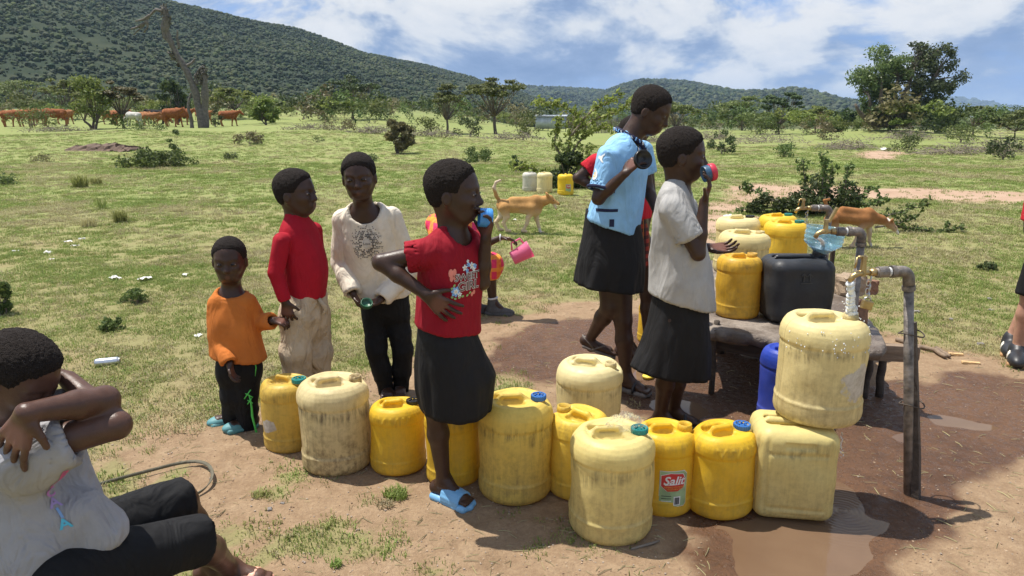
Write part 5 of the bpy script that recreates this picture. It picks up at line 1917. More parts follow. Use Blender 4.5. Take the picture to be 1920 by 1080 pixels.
def cloth(name, col, rough=.85, stain=0.0, stain_col=(.2, .15, .1), weave=520, wr=.5, wscale=9.0, melange=0.0, checks=None, sheen=.0):
    m, t, b = newmat(name)
    co = t.new('ShaderNodeTexCoord').outputs['Object']
    n1 = t.noise(co, 11, 5, .6); n2 = t.noise(co, weave, 2, .6); n3 = t.noise(t.mapping(co, (1.0, 1.0, .45), (0, 0, 0), (.35, .5, .2)), wscale, 3, .5, .9)
    c = t.ramp(n1, [(.3, tuple(k * .86 for k in col)), (.7, tuple(min(1, k * 1.10) for k in col))])
    if checks:
        sp = t.new('ShaderNodeSeparateXYZ'); t.l.new(co, sp.inputs[0])
        for ax, f, cc, wd in checks:
            s_ = t.math('FRACT', t.math('MULTIPLY', sp.outputs[ax], f))
            c = t.mix(t.rng(s_, wd, wd + .03, .75, 0), c, cc)
    if melange:
        c = t.mix(t.rng(t.noise(t.mapping(co, (90, 90, 300)), 2.5, 3, .7), .52, .7, 0, melange), c, tuple(k * .55 for k in col))
    if stain:
        st = t.rng(t.noise(co, 6.5, 6, .68), .50, .70, 0, stain)
        c = t.mix(st, c, stain_col)
    t.set(b.inputs['Base Color'], c)
    b.inputs['Roughness'].default_value = rough
    b.inputs['Specular IOR Level'].default_value = .25
    b.inputs['Sheen Weight'].default_value = sheen
    h = t.math('ADD', t.math('MULTIPLY', n3, 1.0), t.math('MULTIPLY', n2, .03))
    t.set(b.inputs['Normal'], t.bump(h, min(1, wr * 1.5), .04))
    return m


def displace(me, amp, freq, seed=0, aniso=(1, 1, .5), ridge=True):
    """sink folds into a cloth surface along its normals"""
    n = len(me.vertices)
    V = np.empty(n * 3, np.float32); me.vertices.foreach_get('co', V); V = V.reshape(-1, 3)
    N = np.empty(n * 3, np.float32); me.vertex_normals.foreach_get('vector', N); N = N.reshape(-1, 3)
    q = V * np.array(aniso) * freq
    w_ = fbm(q[:, 0] * .6 + 5, q[:, 1] * .6, q[:, 2] * .6, seed + 3, 2)
    f = fbm(q[:, 0] + w_ * 1.5, q[:, 1] + w_ * 1.5, q[:, 2] + w_, seed, 2)
    if ridge:
        f = 1 - np.abs(f - .5) * 4
    else:
        f = (f - .5) * 2
    V = V + N * (f * amp)[:, None]
    me.vertices.foreach_set('co', V.astype(np.float32).ravel()); me.update()


class Person:
    def __init__(s, label, ground, Y0, skin=SKIN, vox=.005, group='people at the water point'):
        s.o = Vector((ground.x, ground.y, -.004)); s.Y0 = Y0; s.vox = vox; s.skin = skin
        s.t = thing('person', s.o, label, 'person', group)
        s.f = Field(vox)
        s.tints = []
    def p(s, px, py, dy=0.0):
        v = at_depth(px, py, s.Y0 + dy) - s.o
        return np.array(v)
    # --- head ---------------------------------------------------------
    def head(s, c, h, yaw, pitch=0.0, roll=0.0, neck=None, neck_r=.040, hair=True, mouth='closed', hair_line=0.0, hair_t=.008, eyes=.46):
        """c: centre; h: chin to crown; yaw 0 looks at the camera, +90 to the right"""
        f = s.f
        y, pt = math.radians(yaw), math.radians(pitch)
        fw = np.array([math.sin(y) * math.cos(pt), -math.cos(y) * math.cos(pt), -math.sin(pt)])
        up0 = np.array([math.sin(y) * math.sin(pt), -math.cos(y) * math.sin(pt), math.cos(pt)])
        sd = np.cross(up0, fw)
        rl = math.radians(roll)
        up = up0 * math.cos(rl) + sd * math.sin(rl); sd = np.cross(up, fw)
        M = np.array([fw, sd, up])
        s.hM, s.hc, s.hh = M, np.array(c), h
        L = lambda a, b, z: np.array(c) + (fw * a + sd * b + up * z) * h
        s.hl = L
        E = lambda p, r, k=.02, mode='u': f.ell(L(*p), np.array(r) * h, M, k * h / .22, mode)
        f.ell(L(-.055, 0, .135), np.array((.425, .335, .352)) * h, M, .01)
        E((-.10, 0, -.12), (.25, .25, .20), .04)
        E((.085, 0, -.14), (.288, .282, .345), .03)
        E((.17, 0, -.35), (.165, .185, .130), .03)
        for q in (-1, 1):
            f.cone(L(-.03, q * .245, -.19), L(.15, q * .15, -.38), .078 * h, .065 * h, .02)       # jaw
            E((.235, q * .155, -.125), (.12, .11, .10), .02)                                       # cheek
            f.cone(L(.335, q * .05, .075), L(.27, q * .20, .085), .045 * h, .04 * h, .014)         # brow
            E((.375, q * .135, -.005), (.075, .082, .050), .012, 's')                              # socket
            E((.292, q * .135, -.008), (.082, .082, .066), .006)                                   # lids
            E((-.045, q * .352, -.075), (.082, .036, .118), .006)                                    # ear
            E((-.03, q * .395, -.07), (.045, .026, .075), .005, 's')
            E((.365, q * .052, -.165), (.045, .042, .036), .010)                                   # nostril wings
        f.cone(L(.345, 0, .03), L(.425, 0, -.135), .030 * h, .045 * h, .012)
        E((.418, 0, -.145), (.045, .050, .040), .008)
        f.cone(L(.30, -.085, -.285), L(.30, .085, -.285), .06 * h, .06 * h, .02)
        f.cone(L(.355, -.065, -.262), L(.355, .065, -.262), .034 * h, .034 * h, .008)
        f.cone(L(.350, -.055, -.312), L(.350, .055, -.312), .036 * h, .036 * h, .008)
        if mouth == 'closed':
            f.cone(L(.395, -.09, -.287), L(.395, .09, -.287), .009 * h, .009 * h, .004, 's')
        if mouth == 'pout':
            E((.385, 0, -.285), (.045, .06, .055), .008)
            f.cone(L(.44, -.05, -.287), L(.44, .05, -.287), .012 * h, .012 * h, .004, 's')
        s.tints.append((L(.385, 0, -.288), .065 * h, .45))
        if neck is not None:
            f.cone(L(-.15, 0, -.15), np.array(neck) - fw * .004, neck_r * 1.0, neck_r * 1.1, .03)
            f.cone(L(-.06, 0, -.26), np.array(neck) + fw * .008, neck_r * .92, neck_r, .03)
        # eyes
        for q in ((-1, 1) if eyes else ()):
            bm = bmesh.new(); bmesh.ops.create_uvsphere(bm, u_segments=14, v_segments=10, radius=.074 * h)
            me = bpy.data.meshes.new('eye'); bm.to_mesh(me); bm.free()
            me.polygons.foreach_set('use_smooth', np.ones(len(me.polygons), dtype=bool))
            e = link('eye', me, s.t, EYEW); e.location = L(.306, q * .135, -.012)
            e.scale = (1, 1, eyes)
            bm = bmesh.new(); bmesh.ops.create_uvsphere(bm, u_segments=12, v_segments=8, radius=.058 * h)
            me = bpy.data.meshes.new('iris'); bm.to_mesh(me); bm.free()
            i_ = link('iris', me, e, IRIS)
            i_.location = Vector(fw * .027 * h)
        if hair:
            g = Field(max(.004, s.vox))
            C = np.array(c); hl = hair_line; C0 = L(-.055, 0, .135); RR = np.array((.425, .335, .352)) * h
            def hfn(X, Y, Z):
                q = [((X - C0[0]) * M[i][0] + (Y - C0[1]) * M[i][1] + (Z - C0[2]) * M[i][2]) for i in range(3)]
                k0 = np.sqrt(sum((q[i] / RR[i]) ** 2 for i in range(3))) + 1e-9; k1 = np.sqrt(sum((q[i] / RR[i] ** 2) ** 2 for i in range(3))) + 1e-9
                d = k0 * (k0 - 1) / k1
                C1 = L(-.10, 0, -.12); R1 = np.array((.25, .25, .20)) * h
                q = [((X - C1[0]) * M[i][0] + (Y - C1[1]) * M[i][1] + (Z - C1[2]) * M[i][2]) for i in range(3)]
                k0 = np.sqrt(sum((q[i] / R1[i]) ** 2 for i in range(3))) + 1e-9; k1 = np.sqrt(sum((q[i] / R1[i] ** 2) ** 2 for i in range(3))) + 1e-9
                e = k0 * (k0 - 1) / k1; kk = .04 * h / .22
                d = np.minimum(d, e) - np.maximum(kk - np.abs(d - e), 0) ** 2 / kk * .25
                a = ((X - C[0]) * fw[0] + (Y - C[1]) * fw[1] + (Z - C[2]) * fw[2]) / h
                b = np.abs((X - C[0]) * sd[0] + (Y - C[1]) * sd[1] + (Z - C[2]) * sd[2]) / h
                z = ((X - C[0]) * up[0] + (Y - C[1]) * up[1] + (Z - C[2]) * up[2]) / h
                wob = (vnoise(X * 90, Y * 90, Z * 90, 8) - .5) * .028
                gl = np.interp(a, [-.6, -.22, -.08, .02, .11, .18, .30, .42], [-.36, -.32, -.16, -.02, -.03, .14 + hl * .3, .27 + hl * .4, .36 + hl * .4]) + wob
                d = d - hair_t * np.clip((z - gl) / .14, 0, 1) - .0006 + .004 * (vnoise(X * 160, Y * 160, Z * 160, 5) - .5) * np.clip(1 - (z - gl) / .10, 0, 1)
                return np.maximum(d, (gl - z) * h * .62)
            g.func(hfn, C0 - RR.max() - .03, C0 + RR.max() + .03, 0)
            me = g.mesh('hair')
            n = len(me.vertices)
            V = np.empty(n * 3, np.float32); me.vertices.foreach_get('co', V); V = V.reshape(-1, 3)
            N = np.empty(n * 3, np.float32); me.vertex_normals.foreach_get('vector', N); N = N.reshape(-1, 3)
            V += N * (np.random.default_rng(3).normal(0, .0010, n)[:, None]); me.vertices.foreach_set('co', V.ravel()); me.update()
            link('hair', me, s.t, HAIR)
        return s
    # --- limbs and trunk ----------------------------------------------
    def trunk(s, rows, f=None, grow=0.0, k=.03, lat=None):
        """rows: (centre, half width, depth radius); lat: sideways unit vector"""
        f = f or s.f
        lat = np.array([1, 0, 0]) if lat is None else nv(lat)
        n = len(rows)
        for i in range(n - 1):
            (c0, w0, r0), (c1, w1, r1) = rows[i], rows[i + 1]
            m = max(2, int(np.linalg.norm(np.array(c1) - np.array(c0)) / .03))
            for j in range(m + (1 if i == n - 2 else 0)):
                t = j / m
                c = np.array(c0) * (1 - t) + np.array(c1) * t; w_ = w0 + (w1 - w0) * t; r_ = r0 + (r1 - r0) * t + grow
                hw = max(.001, w_ - r_ + grow)
                f.cone(c - lat * hw, c + lat * hw, r_, r_, k)
        return s
    def arm(s, sh, el, wr, r=(.036, .028, .027, .018)):
        s.f.cone(sh, el, r[0], r[1], .02); s.f.cone(el, np.array(el) * .62 + np.array(wr) * .38, r[2] * .98, r[2] * .98, .012); s.f.cone(np.array(el) * .62 + np.array(wr) * .38, wr, r[2] * .98, r[3], .012)
        return s
    def leg(s, hip, kn, an, r=(.060, .042, .040, .025)):
        s.f.cone(hip, kn, r[0], r[1], .03)
        m = np.array(kn) * .66 + np.array(an) * .34
        bk = nv(np.cross(np.array(an) - np.array(kn), [1, 0, 0])) * 0
        s.f.cone(kn, m + bk, r[1] * .92, r[2], .02); s.f.cone(m + bk, an, r[2], r[3], .02)
        return s
    def hand(s, wr, d, n, side, size=.135, curl=(.3, .5, .4), spread=.12, thumb=.7, fr=.0066, tcurl=.3):
        """d finger direction, n palm normal, side +1 puts the thumb along n x d"""
        f = s.f
        d = nv(d); n = np.array(n, float); n = nv(n - d * (n @ d)); l = np.cross(n, d) * side
        wr = np.array(wr); pl = size * .50
        lens = (.43, .48, .45, .36)
        for i in range(4):
            o = (.5 - i / 3)
            kn = wr + d * pl * (.98 - .06 * abs(i - 1)) + l * o * size * .40
            f.cone(wr + l * o * size * .14, kn, size * .072, size * .066, .012)
            a = 0.0; p = kn; fd = nv(d + l * o * spread * 2)
            for j, (sg, cu) in enumerate(zip((.46, .31, .23), curl)):
                a += cu
                dd = fd * math.cos(a) + n * math.sin(a)
                q = p + dd * size * lens[i] * sg
                f.cone(p, q, fr * (1.06 - .09 * j), fr * (1.0 - .10 * j), .003)
                p = q
        b = wr + d * pl * .25 + l * size * .17
        td = nv(d * (1 - thumb * .6) + l * thumb + n * .25)
        q = b + td * size * .20
        f.cone(b, q, size * .080, fr * 1.15, .010)
        td2 = nv(td * (1 - tcurl) + d * tcurl + n * tcurl * .6)
        q2 = q + td2 * size * .17
        f.cone(q, q2, fr * 1.12, fr * .95, .003)
        s.tints.append((wr + d * pl * .75 + n * size * .10, size * .34, .75))
        return s
    def foot(s, an, d, length=.19, h=.0, z=.012):
        """bare foot on the level z, heel under the ankle"""
        f = s.f
        an = np.array(an); d = nv((d[0], d[1], d[2] if len(d) > 2 else 0)); l = nv(np.cross([0, 0, 1], d)); up = np.cross(d, l)
        base = np.array([an[0], an[1], an[2]]) if h else np.array([an[0], an[1], z])
        hl = base - d * length * .20 + up * .018
        bl = base + d * length * .48 + up * .013
        f.cone(an, hl + up * .006, .025, .024, .02)
        f.cone(an + d * .01, bl, .026, .020, .03)
        f.cone(hl, bl + l * .012, .022, .018, .02); f.cone(hl, bl - l * .014, .020, .016, .02)
        for i in range(5):
            o = (i - 2) * .0125
            q = bl + l * o
            f.cone(q, q + d * length * (.20 - .016 * abs(i - 1)) - up * .003, .0085, .0075 if i else .009, .005)
        return s
    # --- meshes --------------------------------------------------------
    def body(s):
        me = s.f.mesh('body')
        n = len(me.vertices)
        V = np.empty(n * 3, np.float32); me.vertices.foreach_get('co', V); V = V.reshape(-1, 3)
        T = np.zeros(n, np.float32)
        for c, r_, k in s.tints:
            T = np.maximum(T, k * (1 - sstep(.55, 1.0, np.linalg.norm(V - c, axis=1) / r_)))
        a = me.attributes.new('tint', 'FLOAT', 'POINT'); a.data.foreach_set('value', T.astype(np.float32))
        link('body', me, s.t, s.skin)
        return s
    def garment(s, name, mat, build, hem=None, cuts=(), neck=None, fold=(.004, 11, 1), thick=.011, vox=.006, aniso=(1, 1, .5), smooth=0):
        """cloth: build(field) adds the filled shape; hem and cuts open it; the shell is thin"""
        g = Field(vox)
        build(g)
        lo, hi = g.bounds()
        def post(D, X, Y, Z):
            D = np.maximum(D, -(D + thick))
            def half(p0, n_):
                n_ = nv(n_)
                return (X - p0[0]) * n_[0] + (Y - p0[1]) * n_[1] + (Z - p0[2]) * n_[2]
            if hem is not None:
                D = np.maximum(D, half(*hem))
            for (p0, n_, rad) in cuts:                # open end of a sleeve or leg: a short bore of that radius
                n_ = nv(n_)
                a = half(p0, n_)
                r2 = (X - p0[0]) ** 2 + (Y - p0[1]) ** 2 + (Z - p0[2]) ** 2 - a * a
                D = np.maximum(D, -np.maximum(np.abs(a + .012) - .028, np.sqrt(np.maximum(r2, 0)) - rad))
            if neck is not None:
                c, r_, M = neck
                q = [((X - c[0]) * M[i][0] + (Y - c[1]) * M[i][1] + (Z - c[2]) * M[i][2]) / r_[i] for i in range(3)]
                D = np.maximum(D, -(np.sqrt(q[0] ** 2 + q[1] ** 2 + q[2] ** 2) - 1) * min(r_))
            return D
        me = g.mesh(name, post=post)
        if fold:
            displace(me, fold[0] * .95, fold[1] * .62, fold[2], aniso)
            displace(me, fold[0] * .22, fold[1] * 1.7, fold[2] + 50, (1.2, 1.2, .5))
        return link(name, me, s.t, mat)
    def skirt(s, name, mat, rows, folds=9, amp=.12, seed=1, n=120, m=26, lat=(1, 0, 0)):
        """rows: (pxL, pxR, pyL, pyR, depth half, dy) from waist to hem"""
        rd = random.Random(seed)
        ph = [rd.random() * 6.28 for _ in range(4)]
        R = []
        for (a, b, ya, yb, dh, dy) in rows:
            pa = s.p(a, ya, dy); pb = s.p(b, yb, dy)
            R.append(np.concatenate([(pa + pb) / 2, (pb - pa) / 2, [dh]]))
        R = np.array(R); tt = np.linspace(0, len(R) - 1, m)
        aa = np.linspace(0, 2 * math.pi, n, endpoint=False)[None, :]; uu = np.linspace(0, 1, m)[:, None]; kf = folds / 3.2
        CX, UU = np.broadcast_arrays(np.cos(aa) * kf + ph[0], uu * .9 + ph[1]); SY, _ = np.broadcast_arrays(np.sin(aa) * kf + ph[2], uu)
        WN = (fbm(CX, SY, UU, seed, 3, .6) - .5) * 2.6
        V = []
        for i, t in enumerate(tt):
            q = np.array([np.interp(t, np.arange(len(R)), R[:, k]) for k in range(7)])
            u = i / (m - 1)
            for j in range(n):
                a = 2 * math.pi * j / n
                w_ = 1 + amp * u ** .7 * WN[i, j]
                V.append(q[:3] + q[3:6] * math.cos(a) * w_ + np.array([0, q[6] * math.sin(a) * w_, 0]))
        V = np.array(V)
        i = np.arange(n * m).reshape(m, n)
        F = np.stack([i[:-1], np.roll(i[:-1], -1, 1), np.roll(i[1:], -1, 1), i[1:]], -1).reshape(-1, 4)
        me = np_mesh(name, V, F)
        o = link(name, me, s.t, mat)
        md = o.modifiers.new('thick', 'SOLIDIFY'); md.thickness = .004; md.offset = -1
        return o
    def decal(s, target, flat, mat, c, ex, ey, name='print', lift=.002):
        """lay a flat mesh (x,y) on a garment: cast along the view normal of its plane"""
        dg = bpy.context.evaluated_depsgraph_get()
        bvh = BVHTree.FromPolygons([v.co for v in target.data.vertices], [p.vertices for p in target.data.polygons])
        ex = Vector(nv(ex)); ey = Vector(nv(ey)); nz = ex.cross(ey).normalized()
        c = Vector(c)
        split_long(flat, .012)
        ok = True
        bm = bmesh.new(); bm.from_mesh(flat)
        dead = []
        for v in bm.verts:
            p = c + ex * v.co.x + ey * v.co.y
            h = bvh.ray_cast(p + nz * .25, -nz, .6)
            if h[0] is None:
                dead.append(v); continue
            v.co = h[0] + nz * lift
        bmesh.ops.delete(bm, geom=dead, context='VERTS')
        bm.to_mesh(flat); bm.free()
        return link(name, flat, target, mat)


def axes_from(d, ref=(0, 0, 1)):
    d = nv(d); a = nv(np.cross(ref, d)); return np.array([a, np.cross(d, a), d])


def lid_thing(name, label, loc, R, r_, h, mat, rings=3, cat='lid'):
    """screw cap used as a cup: hollow, with ribs; R columns = axes, open along +z"""
    mb = MB()
    p = [(r_ * .92, 0), (r_, .003)]
    for k in range(rings):
        z0 = .006 + (h - .01) * k / rings
        p += [(r_ * .97, z0), (r_ * 1.03, z0 + (h - .01) / rings * .5), (r_ * .97, z0 + (h - .01) / rings * .95)]
    p += [(r_, h), (r_ * .86, h), (r_ * .84, .006), (r_ * .1, .005)]
    mb.lathe(p, 28)
    o = mb.build(name, mat, None, True)
    M = Matrix(((R[0][0], R[1][0], R[2][0]), (R[0][1], R[1][1], R[2][1]), (R[0][2], R[1][2], R[2][2]))).to_4x4()
    o.matrix_world = Matrix.Translation(Vector(loc)) @ M
    tag(o, label, cat)
    return o


def loft_foot_shape(field, base, d, length, width, z0, z1, k=.004):
    """sole-like slab from rounded boxes"""
    d = nv((d[0], d[1], 0)); l = np.cross([0, 0, 1], d)
    for t, w_ in ((-.36, .72), (-.2, .8), (0, .86), (.2, .98), (.36, .92)):
        c = np.array(base) + d * length * t
        field.cone(c - l * (width * w_ / 2 - (z1 - z0) / 2) + np.array([0, 0, (z0 + z1) / 2]), c + l * (width * w_ / 2 - (z1 - z0) / 2) + np.array([0, 0, (z0 + z1) / 2]), (z1 - z0) / 2, None, .03)
    for sgn in (-1, 1):
        a = np.array(base) - d * length * .36 + l * sgn * (width * .30) + np.array([0, 0, (z0 + z1) / 2]); b = np.array(base) + d * length * .36 + l * sgn * (width * .36) + np.array([0, 0, (z0 + z1) / 2])
        field.cone(a, b, (z1 - z0) / 2, None, .02)
    a = np.array(base) - d * length * .4 + np.array([0, 0, (z0 + z1) / 2]); b = np.array(base) + d * length * .42 + np.array([0, 0, (z0 + z1) / 2])
    field.cone(a, b, (z1 - z0) / 2, None, .02)
# materials of the clothes
ORANGE = cloth('orange_cotton', (.52, .155, .028), stain=.25, stain_col=(.30, .10, .03))
STRIPE = cloth('brown_stripe', (.11, .045, .035))
BLACKC = cloth('black_cloth', (.0085, .0085, .0095), .8, wr=.6)
BLACKS = cloth('black_skirt_cloth', (.012, .0115, .0125), .75, wr=.35, stain=.1, stain_col=(.03, .027, .025))
REDW = cloth('red_wool', (.36, .007, .020), wr=.35, weave=300)
KHAKI = cloth('dirty_khaki', (.50, .40, .28), stain=.55, stain_col=(.30, .22, .14), wr=.75, wscale=16)
CREAMC = cloth('cream_cotton', (.72, .64, .52), stain=.18, stain_col=(.52, .43, .32), wr=.6)
REDT = cloth('red_tshirt', (.285, .007, .018), wr=.5, stain=.15, stain_col=(.25, .01, .015))
SKYB = cloth('sky_blue_jersey', (.27, .52, .80), .7, wr=.55)
NAVY = cloth('navy_trim', (.018, .022, .06), .7)
GREYT = cloth('grey_melange', (.40, .39, .375), wr=.5, melange=.35)
GREYD = cloth('dusty_grey_tshirt', (.33, .325, .34), wr=.75, stain=.25, stain_col=(.26, .24, .22), wscale=12)
PINKO = cloth('pink_orange_shawl', (.75, .045, .13), checks=[(0, 14, (.85, .30, .03), .45), (2, 11, (.90, .36, .04), .3)])
PLAID = cloth('red_black_plaid', (.28, .03, .02), checks=[(0, 22, (.012, .012, .012), .5), (2, 22, (.012, .012, .012), .45), (0, 22, (.55, .22, .03), .06)])
REDS = cloth('scarlet_shirt', (.52, .015, .03))
WHITEP = simple('print_white', (.78, .78, .75), .6, var=.06); INK = simple('print_black', (.012, .012, .014), .5); OUTL = simple('print_brown', (.10, .035, .02), .6)
PPINK = simple('print_salmon', (.75, .24, .18), .6); PBLUE = simple('print_blue', (.22, .45, .78), .6); PGREEN = simple('print_green', (.28, .48, .16), .6); PYEL = simple('print_yellow', (.75, .50, .12), .6)
TEALS = simple('teal_rubber', (.085, .24, .255), .6, var=.2); BLUES = simple('blue_slide_foam', (.16, .38, .62), .45, var=.12, scale=12); LIME = simple('lime_lace', (.10, .60, .10), .6)
SOLE_G = simple('grey_sole', (.14, .12, .105), .75, var=.3); GREYSH = simple('grey_canvas_shoe', (.075, .072, .07), .8, var=.3); PINKS = simple('peach_foam', (.78, .40, .28), .5, var=.1)
GUM = simple('gum_sole', (.42, .24, .11), .6); LEATH = simple('black_leather', (.02, .02, .023), .45); SHOEW = simple('white_leather', (.66, .62, .54), .5); BEADS = simple('white_beads', (.6, .6, .6), .4)
LID_BLUE = simple('lid_blue', (.05, .25, .62), .4, var=.2); LID_RED = simple('lid_red', (.55, .03, .06), .4, var=.2); LID_GREEN = simple('lid_green', (.02, .10, .05), .4); LID_DARK = simple('lid_black', (.012, .013, .014), .35); LID_NAVY = simple('lid_slate', (.04, .10, .18), .4, var=.3)


def sole(P, name, mat, base, d, L, W, z0, z1, parent=None):
    g = Field(.0045); loft_foot_shape(g, base, d, L, W, z0, z1)
    return link(name, g.mesh(name), parent or P.t, mat)


def disc(n, r0, r1=None, ph=0.0, cx=0.0, cy=0.0):
    return flat_poly([(cx + r0 * math.cos(ph + 6.283 * i / n), cy + (r1 or r0) * math.sin(ph + 6.283 * i / n)) for i in range(n)])


def petals(n, r, w_, cx=0.0, cy=0.0, ph=0.0):
    V = []; F = []
    for k in range(n):
        a = ph + 6.283 * k / n; b = len(V)
        for j in range(8):
            q = 6.283 * j / 8
            x = r * .55 + r * .45 * math.cos(q); y = w_ * math.sin(q)
            V.append((cx + x * math.cos(a) - y * math.sin(a), cy + x * math.sin(a) + y * math.cos(a), 0))
        F.append(tuple(range(b, b + 8)))
    me = bpy.data.meshes.new('print'); me.from_pydata(V, [], F); return me


def joined(ms):
    bm = bmesh.new()
    for m_ in ms: bm.from_mesh(m_)
    me = bpy.data.meshes.new('print'); bm.to_mesh(me); bm.free(); return me


# ---------------------------------------------------------------- toddler in orange
def toddler():
    P = Person('toddler in an orange long-sleeved shirt and black trousers holding a bigger child by the hand', at_ground(445, 805), 3.27)
    p = P.p
    P.head(p(430, 487), 0.210, 10, 6, 0, neck=p(434, 550, .02), neck_r=.036, hair_line=.16, hair_t=.005)
    P.trunk([(p(434, 552, .02), .05, .04), (p(434, 575, .01), .085, .05), (p(440, 630), .080, .055), (p(448, 690), .078, .052)])
    shA, elA, wrA = p(405, 570), p(409, 630, -.02), p(431, 683, -.125)
    shB, elB, wrB = p(464, 566), p(484, 606, .03), p(511, 601, -.02)
    ar = (.030, .025, .023, .016)
    P.arm(shA, elA, wrA, ar); P.arm(shB, elB, wrB, ar)
    P.hand(wrA, (.15, -.1, -1), (1, 0, 0), -1, .105, (.35, .5, .4), fr=.0062)
    P.hand(wrB, (1, .05, -.15), (0, .4, -1), -1, .105, (.55, .7, .5), fr=.0062)
    hips = (p(436, 690), p(462, 688)); kn = (p(438, 740, -.01), p(462, 742, -.01)); an = (p(437, 790, .06), p(465, 798, .0))
    for a, b, c in zip(hips, kn, an): P.leg(a, b, c, (.052, .040, .036, .025))
    for a, d in zip(an, ((-.85, -.5), (-.8, -.6))): P.foot(a, d, .145, z=.016)
    P.body()
    sw = [(p(434, 553, .02), .062, .046), (p(434, 568, .01), .092, .055), (p(437, 605), .100, .078), (p(442, 640), .112, .084), (p(450, 684), .128, .095)]
    def b(g):
        P.trunk(sw, g, 0, .03)
        for a, e, w_ in ((shA, elA, wrA), (shB, elB, wrB)):
            g.cone(a, e, .038, .039, .012); g.sleeve(e, np.array(w_) - nv(np.array(w_) - e) * .006, .039, .035, .012)
    dA, dB = nv(wrA - elA), nv(wrB - elB)
    s_ = P.garment('shirt', ORANGE, b, (p(446, 668), (-.13, 0, -1)), [(wrA - dA * .006, dA, .026), (wrB - dB * .006, dB, .026)], (p(434, 545, .0), (.068, .075, .036), np.eye(3)), fold=(0.0059, 13, 2))
    for zz in (615, 623):                                     # two dark bands on the sleeve
        c = np.array(elA) + (np.array(shA) - np.array(elA)) * ((630 - zz) / 62 + .02)
        ax = nv(np.array(elA) - np.array(shA)); R = axes_from(ax)
        ring = [Vector(c + R[0] * .0435 * math.cos(q) + R[1] * .0435 * math.sin(q)) for q in [i * 6.2832 / 20 for i in range(21)]]
        MB().tube(ring, .005, 6, caps=False).build('sleeve_band', STRIPE, s_, True)
    def tr(g):
        P.trunk([(p(446, 660), .10, .072), (p(448, 692), .105, .078)], g, 0, .02)
        for a, k_, n_ in zip(hips, kn, an):
            g.cone(a, k_, .064, .054, .03); g.cone(k_, n_ + np.array([0, 0, -.015]), .053, .044, .02)
    P.garment('trousers', BLACKC, tr, (p(452, 812), (0, 0, -1)), fold=(0.0068, 12, 4))
    for a, d in zip(an, ((-.85, -.5), (-.8, -.6))):
        dd = nv((*d, 0)); bs = np.array([a[0], a[1], 0]) + dd * .03
        u = sole(P, 'slipper', TEALS, bs, d, .175, .075, .002, .022)
        g = Field(.0045); g.ell(bs + dd * .035 + np.array([0, 0, .022]), (.058, .038, .028), np.array([dd, np.cross([0, 0, 1], dd), [0, 0, 1]]), 0)
        link('slipper_upper', g.mesh('slipper_upper'), u, TEALS)
    L_ = [p(466, 738, -.06), p(470, 752, -.068), p(472, 765, -.07), p(473, 780, -.07), p(478, 800, -.07), p(482, 815, -.06), p(486, 832, -.05), p(484, 843, -.05)]
    lc = MB().tube(L_, [.003, .004, .005, .006, .005, .006, .004, .002], 6).build('lace', LIME, P.t, True)
    for (a, b_) in (((455, 735), (474, 745)), ((470, 731), (458, 748)), ((464, 750), (474, 756)), ((472, 747), (464, 758))):
        MB().tube([p(*a, -.066), p(*b_, -.072)], .003, 5).build('lace', LIME, P.t, True)
    MB().tube([p(477, 667, -.05), p(480, 690, -.05), p(478, 705, -.05)], .003, 5).build('lace', LIME, P.t, True)
    MB().tube([p(480, 810, -.06), p(490, 828, -.06), p(491, 838, -.06)], .003, 5).build('lace', LIME, P.t, True)


toddler()


